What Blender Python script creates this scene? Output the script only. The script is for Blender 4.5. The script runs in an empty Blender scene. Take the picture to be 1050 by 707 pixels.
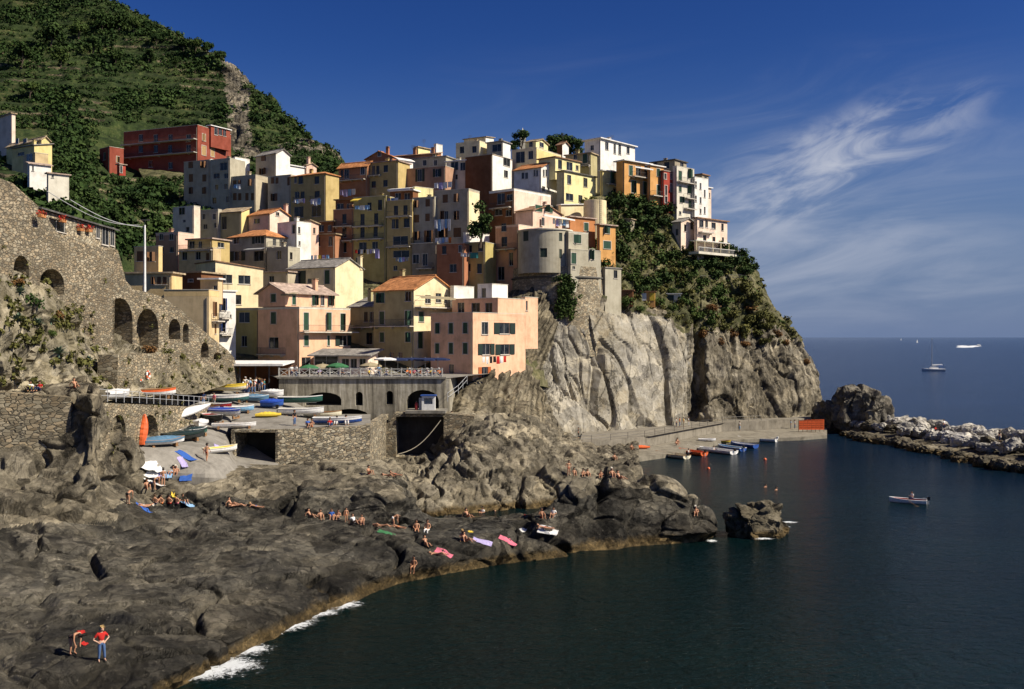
import bpy, bmesh, math, random
import numpy as np
from mathutils import Vector, Matrix
from mathutils.bvhtree import BVHTree

R = math.radians
random.seed(7)
scn = bpy.context.scene
COL = scn.collection

# ------------------------------------------------------------------ camera, sky, sun, exposure
EYE = 19.0                                   # metres above the sea
cam_d = bpy.data.cameras.new('camera')
cam = bpy.data.objects.new('camera', cam_d)
COL.objects.link(cam)
cam.location = (0, 0, EYE)
cam.rotation_euler = (R(90), 0, 0)
cam_d.sensor_width = 36.0
cam_d.lens = 36.0 * 1000 / 1050
cam_d.shift_y = -7.5 / 1050
cam_d.clip_start = 0.5
cam_d.clip_end = 90000
scn.camera = cam

SUN_EL, SUN_AZ = 42.0, 107.0                  # azimuth clockwise from +Y
world = bpy.data.worlds.new('World')
scn.world = world
world.use_nodes = True
nt = world.node_tree
nt.nodes.clear()


def N(tree, kind, **kw):
    n = tree.nodes.new(kind)
    for k, v in kw.items():
        if k in n.inputs.keys():
            n.inputs[k].default_value = v
        else:
            setattr(n, k, v)
    return n


def build_sky():
    t = nt
    L = t.links.new
    out = N(t, 'ShaderNodeOutputWorld')
    bg = N(t, 'ShaderNodeBackground')
    bg.inputs['Strength'].default_value = 0.05
    sky = N(t, 'ShaderNodeTexSky')
    sky.sky_type = 'NISHITA'
    sky.sun_disc = False
    sky.sun_elevation = R(SUN_EL)
    sky.sun_rotation = R(SUN_AZ)
    sky.air_density = 1.0
    sky.dust_density = 0.6
    sky.ozone_density = 4.0
    # the deep saturated blue of a polarised autumn sky
    hs = N(t, 'ShaderNodeHueSaturation')
    hs.inputs['Saturation'].default_value = 1.27
    hs.inputs['Hue'].default_value = 0.512
    L(sky.outputs['Color'], hs.inputs['Color'])
    gm = N(t, 'ShaderNodeGamma')
    gm.inputs['Gamma'].default_value = 1.35
    L(hs.outputs['Color'], gm.inputs['Color'])
    sc = N(t, 'ShaderNodeVectorMath', operation='MULTIPLY')
    sc.inputs[1].default_value = (0.54, 0.505, 0.545)
    L(gm.outputs['Color'], sc.inputs[0])
    # thin cirrus, laid out in sky direction (azimuth and height over the horizon)
    tc = N(t, 'ShaderNodeTexCoord')
    sp = N(t, 'ShaderNodeSeparateXYZ')
    L(tc.outputs['Generated'], sp.inputs[0])
    ymax = N(t, 'ShaderNodeMath', operation='MAXIMUM')
    ymax.inputs[1].default_value = 0.05
    L(sp.outputs['Y'], ymax.inputs[0])
    dx = N(t, 'ShaderNodeMath', operation='DIVIDE')
    L(sp.outputs['X'], dx.inputs[0]); L(ymax.outputs[0], dx.inputs[1])
    dz = N(t, 'ShaderNodeMath', operation='DIVIDE')
    L(sp.outputs['Z'], dz.inputs[0]); L(ymax.outputs[0], dz.inputs[1])
    cb = N(t, 'ShaderNodeCombineXYZ')
    L(dx.outputs[0], cb.inputs[0]); L(dz.outputs[0], cb.inputs[1])

    def blob(cx, cz, rx, rz, rot, amp):
        # mapping applies scale, then rotation, then translation: centre first
        sub = N(t, 'ShaderNodeVectorMath', operation='SUBTRACT')
        sub.inputs[1].default_value = (cx, cz, 0)
        L(cb.outputs[0], sub.inputs[0])
        m1 = N(t, 'ShaderNodeMapping')
        m1.inputs['Rotation'].default_value = (0, 0, -R(rot))
        L(sub.outputs[0], m1.inputs['Vector'])
        m2 = N(t, 'ShaderNodeVectorMath', operation='MULTIPLY')
        m2.inputs[1].default_value = (1 / rx, 1 / rz, 0)
        L(m1.outputs[0], m2.inputs[0])
        ln = N(t, 'ShaderNodeVectorMath', operation='LENGTH')
        L(m2.outputs[0], ln.inputs[0])
        mr = N(t, 'ShaderNodeMapRange')
        mr.interpolation_type = 'SMOOTHSTEP'
        mr.inputs['From Min'].default_value = 1.0
        mr.inputs['From Max'].default_value = 0.0
        mr.inputs['To Min'].default_value = 0.0
        mr.inputs['To Max'].default_value = amp
        L(ln.outputs['Value'], mr.inputs['Value'])
        return mr.outputs[0]

    def streak(scale, stretch, rot, seed, lo, hi, dist=1.2):
        m1 = N(t, 'ShaderNodeMapping')
        m1.inputs['Rotation'].default_value = (0, 0, -R(rot))
        L(cb.outputs[0], m1.inputs['Vector'])
        m2 = N(t, 'ShaderNodeVectorMath', operation='MULTIPLY_ADD')
        m2.inputs[1].default_value = (scale, scale * stretch, 1)
        m2.inputs[2].default_value = (seed, seed * .7, seed)
        L(m1.outputs[0], m2.inputs[0])
        n = N(t, 'ShaderNodeTexNoise')
        n.inputs['Scale'].default_value = 1.0
        n.inputs['Detail'].default_value = 9
        n.inputs['Roughness'].default_value = .58
        n.inputs['Distortion'].default_value = dist
        L(m2.outputs[0], n.inputs['Vector'])
        mr = N(t, 'ShaderNodeMapRange')
        mr.interpolation_type = 'SMOOTHSTEP'
        mr.inputs['From Min'].default_value = lo
        mr.inputs['From Max'].default_value = hi
        L(n.outputs['Fac'], mr.inputs['Value'])
        return mr.outputs[0]

    def op(o, a, b):
        n = N(t, 'ShaderNodeMath', operation=o)
        for i, v in enumerate((a, b)):
            if isinstance(v, (int, float)):
                n.inputs[i].default_value = v
            else:
                L(v, n.inputs[i])
        return n.outputs[0]
    px = lambda x: (x - 525) / 1000
    pz = lambda y: (346 - y) / 1000
    s1 = streak(8, 3.6, 19, 3.1, .38, .74, .9)
    s2 = streak(4, 4.6, 9, 8.4, .36, .80, .9)
    m = op('MULTIPLY', s1, blob(px(900), pz(142), .165, .055, 22, 1.25))
    m = op('ADD', m, op('MULTIPLY', s1, blob(px(800), pz(195), .15, .07, 22, 1.25)))
    m = op('ADD', m, op('MULTIPLY', s2, blob(px(880), pz(185), .30, .17, 18, .34)))
    m = op('ADD', m, op('MULTIPLY', s2, blob(px(880), pz(275), .36, .09, 3, .46)))
    m = op('ADD', m, op('MULTIPLY', s2, blob(px(620), pz(120), .30, .10, 0, .10)))
    m = op('DIVIDE', m, op('ADD', op('MULTIPLY', m, .55), 1.0))
    hz = N(t, 'ShaderNodeMapRange')
    hz.interpolation_type = 'SMOOTHERSTEP'
    hz.inputs['From Min'].default_value = 0.0
    hz.inputs['From Max'].default_value = 0.30
    hz.inputs['To Min'].default_value = 0.88
    hz.inputs['To Max'].default_value = 0.0
    L(sp.outputs['Z'], hz.inputs['Value'])
    air = N(t, 'ShaderNodeMix', data_type='RGBA')
    L(hz.outputs[0], air.inputs['Factor'])
    L(sc.outputs[0], air.inputs['A'])
    air.inputs['B'].default_value = (2.0, 2.95, 5.3, 1)
    mix = N(t, 'ShaderNodeMix', data_type='RGBA')
    L(m, mix.inputs['Factor'])
    L(air.outputs['Result'], mix.inputs['A'])
    mix.inputs['B'].default_value = (7.6, 8.0, 9.2, 1)
    L(mix.outputs['Result'], bg.inputs['Color'])
    L(bg.outputs[0], out.inputs['Surface'])


build_sky()

sun_d = bpy.data.lights.new('sun', 'SUN')
sun_d.energy = 5.0
sun_d.angle = R(0.53)
sun_d.color = (1.0, 0.91, 0.76)
sun = bpy.data.objects.new('sun', sun_d)
COL.objects.link(sun)
SUNV = Vector((math.cos(R(SUN_EL)) * math.sin(R(SUN_AZ)), math.cos(R(SUN_EL)) * math.cos(R(SUN_AZ)), math.sin(R(SUN_EL))))
sun.rotation_euler = (-SUNV).to_track_quat('-Z', 'Y').to_euler()
sun.location = (60, -20, 120)

vs = scn.view_settings
vs.view_transform = 'Standard'
vs.look = 'None'
vs.gamma = 1
vs.exposure = 0.50
vs.use_curve_mapping = False
scn.cycles.max_bounces = 5
scn.cycles.diffuse_bounces = 2
scn.cycles.glossy_bounces = 2
scn.cycles.transmission_bounces = 2
scn.cycles.use_denoising = True

# ------------------------------------------------------------------ helpers: geometry


def P(px, py, d):
    """World point seen at photo position (px, py) at a distance d along the view axis."""
    return Vector(((px - 525) * d / 1000, d, EYE + (346 - py) * d / 1000))


def on_sea(px, py, z=0.0):
    return P(px, py, (EYE - z) * 1000 / (py - 346))


def mesh_obj(name, verts, faces, mat=None, parent=None, smooth=False, mats=None, idx=None):
    me = bpy.data.meshes.new(name)
    if isinstance(verts, np.ndarray) and isinstance(faces, np.ndarray):
        n = len(faces)
        me.vertices.add(len(verts)); me.vertices.foreach_set('co', np.ascontiguousarray(verts, dtype=np.float32).ravel())
        me.loops.add(4 * n); me.loops.foreach_set('vertex_index', np.ascontiguousarray(faces, dtype=np.int32).ravel())
        me.polygons.add(n); me.polygons.foreach_set('loop_start', np.arange(0, 4 * n, 4, dtype=np.int32))
        me.update(calc_edges=True)
        if not smooth: me.polygons.foreach_set('use_smooth', np.zeros(n, dtype=bool))
    else:
        if isinstance(verts, np.ndarray): verts = verts.tolist()
        me.from_pydata(verts, [], faces)
    if mats:
        for m in mats:
            me.materials.append(m)
        if idx is not None:
            me.polygons.foreach_set('material_index', np.asarray(idx, dtype=np.int32))
    elif mat:
        me.materials.append(mat)
    if smooth:
        me.polygons.foreach_set('use_smooth', np.ones(len(me.polygons), dtype=bool))
    me.update()
    o = bpy.data.objects.new(name, me)
    COL.objects.link(o)
    if parent is not None:
        o.parent = parent
    return o


def empty(name, loc=(0, 0, 0), rz=0.0):
    o = bpy.data.objects.new(name, None)
    COL.objects.link(o)
    o.location = loc
    o.rotation_euler = (0, 0, rz)
    o.empty_display_size = .3
    return o


def tag(o, label=None, cat=None, group=None, kind=None):
    if label: o['label'] = label
    if cat: o['category'] = cat
    if group: o['group'] = group
    if kind: o['kind'] = kind
    return o


class MB:
    """Collects boxes, bars, tubes and polygons into one mesh."""

    def __init__(s):
        s.v, s.f, s.i = [], [], []
        s.cur = 0

    def quad(s, *p):
        n = len(s.v)
        s.v += [tuple(q) for q in p]
        s.f.append(tuple(range(n, n + len(p))))
        s.i.append(s.cur)

    def box(s, o, ax, ay, az):
        """box from corner o with edge vectors"""
        o, ax, ay, az = map(Vector, (o, ax, ay, az))
        n = len(s.v)
        for k in range(8):
            s.v.append(tuple(o + ax * (k & 1) + ay * (k >> 1 & 1) + az * (k >> 2 & 1)))
        for a in ((0, 2, 3, 1), (4, 5, 7, 6), (0, 1, 5, 4), (2, 6, 7, 3), (0, 4, 6, 2), (1, 3, 7, 5)):
            s.f.append(tuple(n + q for q in a)); s.i.append(s.cur)

    def cbox(s, c, sx, sy, sz, rz=0):
        c = Vector(c)
        ax = Vector((math.cos(rz), math.sin(rz), 0)) * sx
        ay = Vector((-math.sin(rz), math.cos(rz), 0)) * sy
        az = Vector((0, 0, sz))
        s.box(c - ax / 2 - ay / 2 - az / 2, ax, ay, az)

    def tube(s, a, b, r, r2=None, n=8, caps=True):
        a, b = Vector(a), Vector(b)
        r2 = r if r2 is None else r2
        w = (b - a)
        if w.length < 1e-6: return
        w.normalize()
        u = w.orthogonal().normalized()
        t = w.cross(u)
        k = len(s.v)
        for c, rr in ((a, r), (b, r2)):
            for j in range(n):
                th = 2 * math.pi * j / n
                s.v.append(tuple(c + (u * math.cos(th) + t * math.sin(th)) * rr))
        for j in range(n):
            s.f.append((k + j, k + (j + 1) % n, k + n + (j + 1) % n, k + n + j)); s.i.append(s.cur)
        if caps:
            s.f.append(tuple(range(k + n - 1, k - 1, -1))); s.i.append(s.cur)
            s.f.append(tuple(range(k + n, k + 2 * n))); s.i.append(s.cur)

    def rev(s, c, prof, n=16, caps=True):
        """surface of revolution round the vertical through c; prof = [(r, z)]"""
        c = Vector(c)
        k = len(s.v)
        for r, z in prof:
            for j in range(n):
                th = 2 * math.pi * j / n
                s.v.append((c.x + r * math.cos(th), c.y + r * math.sin(th), c.z + z))
        for i in range(len(prof) - 1):
            for j in range(n):
                a = k + i * n
                s.f.append((a + j, a + (j + 1) % n, a + n + (j + 1) % n, a + n + j)); s.i.append(s.cur)
        if caps:
            s.f.append(tuple(range(k + n - 1, k - 1, -1))); s.i.append(s.cur)
            e = k + (len(prof) - 1) * n
            s.f.append(tuple(range(e, e + n))); s.i.append(s.cur)

    def build(s, name, mat, parent=None, smooth=False):
        if isinstance(mat, (list, tuple)):
            return mesh_obj(name, s.v, s.f, None, parent, smooth, mats=list(mat), idx=s.i)
        return mesh_obj(name, s.v, s.f, mat, parent, smooth)


# ------------------------------------------------------------------ helpers: noise (numpy)
def _h(ix, iy, iz, k=0):
    n = (ix.astype(np.int64) * 73856093) ^ (iy.astype(np.int64) * 19349663) ^ (iz.astype(np.int64) * 83492791) ^ (k * 2654435)
    n = (n ^ (n >> 13)) * 1274126177
    n = n & 0x7fffffff
    n = ((n ^ (n >> 15)) * 2246822519) & 0x7fffffff
    n = n ^ (n >> 13)
    return (n & 0xffffff) / float(0xffffff)


def vnoise(p, k=0):
    i = np.floor(p).astype(np.int64)
    f = p - i
    f = f * f * f * (f * (f * 6 - 15) + 10)
    out = 0
    for a in (0, 1):
        for b in (0, 1):
            for c in (0, 1):
                w = (f[:, 0] if a else 1 - f[:, 0]) * (f[:, 1] if b else 1 - f[:, 1]) * (f[:, 2] if c else 1 - f[:, 2])
                out = out + w * _h(i[:, 0] + a, i[:, 1] + b, i[:, 2] + c, k)
    return out * 2 - 1


def fbm(p, octv=5, gain=.5, lac=2.03, k=0, ridged=False):
    a, s, out = 1.0, 0.0, 0
    q = p.copy()
    for o in range(octv):
        n = vnoise(q, k + o * 17)
        if ridged: n = 1 - 2 * np.abs(n)
        out = out + a * n
        s += a
        a *= gain
        q = q * lac + 11.3
    return out / s


def voro(p, k=0):
    """nearest-cell data: F1, F2-F1, random id, offset from the cell centre, random cell vector"""
    i = np.floor(p).astype(np.int64)
    n = len(p)
    f1 = np.full(n, 9e9); f2 = np.full(n, 9e9)
    cid = np.zeros(n); off = np.zeros((n, 3)); vec = np.zeros((n, 3))
    for a in (-1, 0, 1):
        for b in (-1, 0, 1):
            for c in (-1, 0, 1):
                x, y, z = i[:, 0] + a, i[:, 1] + b, i[:, 2] + c
                ctr = np.stack([x + _h(x, y, z, k + 1), y + _h(x, y, z, k + 2), z + _h(x, y, z, k + 3)], 1)
                dd = p - ctr
                d = np.sqrt((dd ** 2).sum(1))
                m = d < f1
                f2 = np.where(m, f1, np.minimum(f2, d))
                f1 = np.where(m, d, f1)
                cid = np.where(m, _h(x, y, z, k + 4), cid)
                off[m] = dd[m]
                vec[m] = (np.stack([_h(x, y, z, k + 5), _h(x, y, z, k + 6), _h(x, y, z, k + 7)], 1) * 2 - 1)[m]
    return f1, f2 - f1, cid, off, vec


def facet(p, scale, k=0, tilt=1.0, step=.6, wm=.6):
    """blocky fractured-rock height: each cell a tilted facet, joined over wm metres; second value: the joint itself"""
    w = p + .35 / np.array(scale) * np.stack([vnoise(p * scale * 1.7, 91), vnoise(p * scale * 1.7, 92), vnoise(p * scale * 1.7, 93)], 1)
    f1, e, cid, off, vec = voro(w * np.array(scale), k)
    sm = float(np.mean(scale)) if not np.isscalar(scale) else scale
    t = np.clip(e / min(.45, wm * sm), 0, 1)
    h = ((cid - .5) * step + (off * vec).sum(1) * tilt) * (t * t * (3 - 2 * t))
    crack = -np.clip(1 - e / min(.2, wm * .6 * sm), 0, 1)
    return h, crack


# ------------------------------------------------------------------ helpers: lofted terrain
def _pchip(Y, t):
    """monotone cubic through rows of Y (K,...) at parameter t (0..K-1)"""
    K = len(Y)
    dlt = Y[1:] - Y[:-1]
    m = np.zeros_like(Y)
    if K > 2:
        a, b = dlt[:-1], dlt[1:]
        same = (a * b) > 0
        m[1:-1] = np.where(same, 2 * a * b / np.where(same, a + b, 1), 0)
    m[0] = dlt[0]; m[-1] = dlt[-1]
    i = np.clip(np.floor(t).astype(int), 0, K - 2)
    f = (t - i).reshape((-1,) + (1,) * (Y.ndim - 1))
    y0, y1, m0, m1 = Y[i], Y[i + 1], m[i], m[i + 1]
    return (2 * f ** 3 - 3 * f ** 2 + 1) * y0 + (f ** 3 - 2 * f ** 2 + f) * m0 + (-2 * f ** 3 + 3 * f ** 2) * y1 + (f ** 3 - f ** 2) * m1


def _params(Y, step):
    """sample parameters along axis 0 so that samples sit about `step` metres apart"""
    seg = np.percentile(np.sqrt(((Y[1:] - Y[:-1]) ** 2).sum(-1)), 88, axis=1)
    t = [np.zeros(1)]
    for i, s in enumerate(seg):
        n = max(2, int(round(s / step)))
        t.append(i + np.arange(1, n + 1) / n)
    return np.concatenate(t)


GROUND = []                                   # (BVH) terrain that things stand on


def loft(name, rows, step_u, step_v, mat, disp=None, smooth=False, ground=True, kind='structure', flip=False):
    Y = np.array([[list(q) for q in r] for r in rows], dtype=float)      # rows x cols x 3
    tv = _params(Y, step_v)
    Z = _pchip(Y, tv)
    Zt = np.swapaxes(Z, 0, 1).copy()
    tu = _params(Zt, step_u)
    Z = np.swapaxes(_pchip(Zt, tu), 0, 1)
    nv, nu = Z.shape[:2]
    gu = np.gradient(Z, axis=1); gv = np.gradient(Z, axis=0)
    nn = np.cross(gu, gv)
    nn /= np.maximum(np.sqrt((nn ** 2).sum(-1, keepdims=True)), 1e-9)
    p = Z.reshape(-1, 3); nrm = nn.reshape(-1, 3)
    if flip: nrm = -nrm
    if disp is not None:
        U, V = np.meshgrid(tu, tv)
        dv = disp(p, nrm, U.ravel(), V.ravel())
        p = p + (dv if dv.ndim == 2 else nrm * dv[:, None])
    a = (np.arange(nv - 1)[:, None] * nu + np.arange(nu - 1)[None, :]).ravel()
    F = np.stack([a, a + 1, a + nu + 1, a + nu], 1)
    if flip: F = F[:, ::-1]
    o = mesh_obj(name, p, F, mat, smooth=smooth)
    if kind: o['kind'] = kind
    if ground:
        GROUND.append(BVHTree.FromPolygons(p.tolist(), F.tolist(), all_triangles=False))
    return o


def add_ground(o):
    me = o.data
    GROUND.append(BVHTree.FromPolygons([o.matrix_world @ v.co for v in me.vertices], [tuple(q.vertices) for q in me.polygons]))


def hit(px, py, dmin=0):
    """first ground point seen at photo position (px, py)"""
    o = Vector((0, 0, EYE)); dr = (P(px, py, 1) - o).normalized()
    o = o + dr * dmin
    best = None
    for b in GROUND:
        h = b.ray_cast(o, dr)
        if h[0] is not None and (best is None or h[3] < best[1]):
            best = (h[0], h[3], h[1])
    return None if best is None else best[0]


def ground_z(x, y, zmax=200.0, default=0.0):
    best = None
    for b in GROUND:
        h = b.ray_cast(Vector((x, y, zmax)), Vector((0, 0, -1)))
        if h[0] is not None and (best is None or h[0].z > best):
            best = h[0].z
    return default if best is None else best
# ------------------------------------------------------------------ materials
_M = {}


def base_mat(name):
    m = bpy.data.materials.new(name)
    m.use_nodes = True
    t = m.node_tree
    b = t.nodes['Principled BSDF']
    return m, t, b


def ramp(t, fac, stops):
    r = N(t, 'ShaderNodeValToRGB')
    e = r.color_ramp.elements
    while len(e) < len(stops): e.new(0.5)
    for k, (p_, c) in enumerate(stops):
        e[k].position = p_
        e[k].color = (*c, 1) if len(c) == 3 else c
    t.links.new(fac, r.inputs['Fac'])
    return r.outputs['Color']


def tex_noise(t, vec, scale, detail=5, rough=.55, dist=0.0):
    n = N(t, 'ShaderNodeTexNoise')
    n.inputs['Scale'].default_value = scale
    n.inputs['Detail'].default_value = detail
    n.inputs['Roughness'].default_value = rough
    n.inputs['Distortion'].default_value = dist
    if vec is not None: t.links.new(vec, n.inputs['Vector'])
    return n.outputs['Fac']


def mixc(t, fac, a, b, blend='MIX'):
    n = N(t, 'ShaderNodeMix', data_type='RGBA', blend_type=blend)
    for s, v in (('Factor', fac), ('A', a), ('B', b)):
        if isinstance(v, (int, float)): n.inputs[s].default_value = v
        elif isinstance(v, tuple): n.inputs[s].default_value = (*v[:3], 1)
        else: t.links.new(v, n.inputs[s])
    return n.outputs['Result']


def bump(t, height, strength, dist, normal=None):
    n = N(t, 'ShaderNodeBump')
    n.inputs['Strength'].default_value = strength
    n.inputs['Distance'].default_value = dist
    t.links.new(height, n.inputs['Height'])
    if normal is not None: t.links.new(normal, n.inputs['Normal'])
    return n.outputs['Normal']


def obj_vec(t, scale=(1, 1, 1)):
    g = N(t, 'ShaderNodeNewGeometry')
    m = N(t, 'ShaderNodeVectorMath', operation='MULTIPLY')
    m.inputs[1].default_value = scale
    t.links.new(g.outputs['Position'], m.inputs[0])
    return m.outputs[0]


def plaster(name, c, dirt=.22):
    key = ('pl', name)
    if key in _M: return _M[key]
    m, t, b = base_mat('plaster_' + name)
    v = obj_vec(t)
    st = obj_vec(t, (1.6, 1.6, .22))
    n1 = tex_noise(t, v, .55, 6, .65)
    n2 = tex_noise(t, st, 1.1, 6, .7, .6)
    n3 = tex_noise(t, v, 7, 4, .6)
    dark = tuple(x * (1 - dirt) * k for x, k in zip(c, (.95, .93, .9)))
    lite = tuple(min(.85, x * 1.12 + .02) for x in c)
    col = ramp(t, n1, [(.28, dark), (.5, c), (.75, lite)])
    streak = ramp(t, n2, [(.30, (1 - dirt * .9,) * 3), (.60, (1, 1, 1))])
    col = mixc(t, .75, col, streak, 'MULTIPLY')
    t.links.new(col, b.inputs['Base Color'])
    b.inputs['Roughness'].default_value = .92
    b.inputs['Specular IOR Level'].default_value = .15
    t.links.new(bump(t, n3, .35, .04), b.inputs['Normal'])
    _M[key] = m
    return m


def paint(name, c, rough=.55, var=.2, metal=0.0, spec=.4):
    key = ('pt', name)
    if key in _M: return _M[key]
    m, t, b = base_mat('paint_' + name)
    v = obj_vec(t)
    n1 = tex_noise(t, v, 3.0, 5, .6)
    col = ramp(t, n1, [(.3, tuple(x * (1 - var) for x in c)), (.7, tuple(min(.9, x * (1 + var * .4)) for x in c))])
    t.links.new(col, b.inputs['Base Color'])
    b.inputs['Roughness'].default_value = rough
    b.inputs['Metallic'].default_value = metal
    b.inputs['Specular IOR Level'].default_value = spec
    _M[key] = m
    return m


def rubble(name, c, scale=1.9, mortar=(.16, .145, .12), flat=1.6, var=.5):
    """rough dry-stone walling: irregular courses of stones with darker joints"""
    key = ('rb', name)
    if key in _M: return _M[key]
    m, t, b = base_mat('stone_' + name)
    v = obj_vec(t, (1, 1, flat))
    w = tex_noise(t, v, 1.3, 3)
    wv = N(t, 'ShaderNodeVectorMath', operation='MULTIPLY_ADD')
    wv.inputs[1].default_value = (1, 1, 1)
    t.links.new(v, wv.inputs[0])
    cmb = N(t, 'ShaderNodeCombineXYZ')
    for k in range(3): t.links.new(w, cmb.inputs[k])
    sc = N(t, 'ShaderNodeVectorMath', operation='SCALE')
    sc.inputs['Scale'].default_value = .5
    t.links.new(cmb.outputs[0], sc.inputs[0])
    t.links.new(sc.outputs[0], wv.inputs[2])
    vo = N(t, 'ShaderNodeTexVoronoi'); vo.inputs['Scale'].default_value = scale
    ve = N(t, 'ShaderNodeTexVoronoi', feature='DISTANCE_TO_EDGE'); ve.inputs['Scale'].default_value = scale
    t.links.new(wv.outputs[0], vo.inputs['Vector']); t.links.new(wv.outputs[0], ve.inputs['Vector'])
    sp = N(t, 'ShaderNodeSeparateColor'); t.links.new(vo.outputs['Color'], sp.inputs[0])
    big = tex_noise(t, v, .22, 5, .6)
    col = ramp(t, sp.outputs[0], [(0, tuple(x * (1 - var) for x in c)), (.55, c), (1, tuple(min(.7, x * (1 + var * 1.1)) for x in c))])
    warm = mixc(t, sp.outputs[1], (1.06, .98, .88), (.95, 1.0, 1.03))
    col = mixc(t, 1.0, col, warm, 'MULTIPLY')
    tone = ramp(t, big, [(.28, (.50, .47, .42)), (.45, (.85, .83, .79)), (.68, (1.16, 1.13, 1.08))])
    col = mixc(t, .9, col, tone, 'MULTIPLY')
    ed = ramp(t, ve.outputs['Distance'], [(.02, (0, 0, 0)), (.10, (1, 1, 1))])
    col = mixc(t, ed, mortar, col)
    t.links.new(col, b.inputs['Base Color'])
    b.inputs['Roughness'].default_value = .95
    b.inputs['Specular IOR Level'].default_value = .1
    fine = tex_noise(t, v, 9, 4, .6)
    nb = bump(t, fine, .4, .05)
    t.links.new(bump(t, ed, .9, .12, nb), b.inputs['Normal'])
    _M[key] = m
    return m


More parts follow.
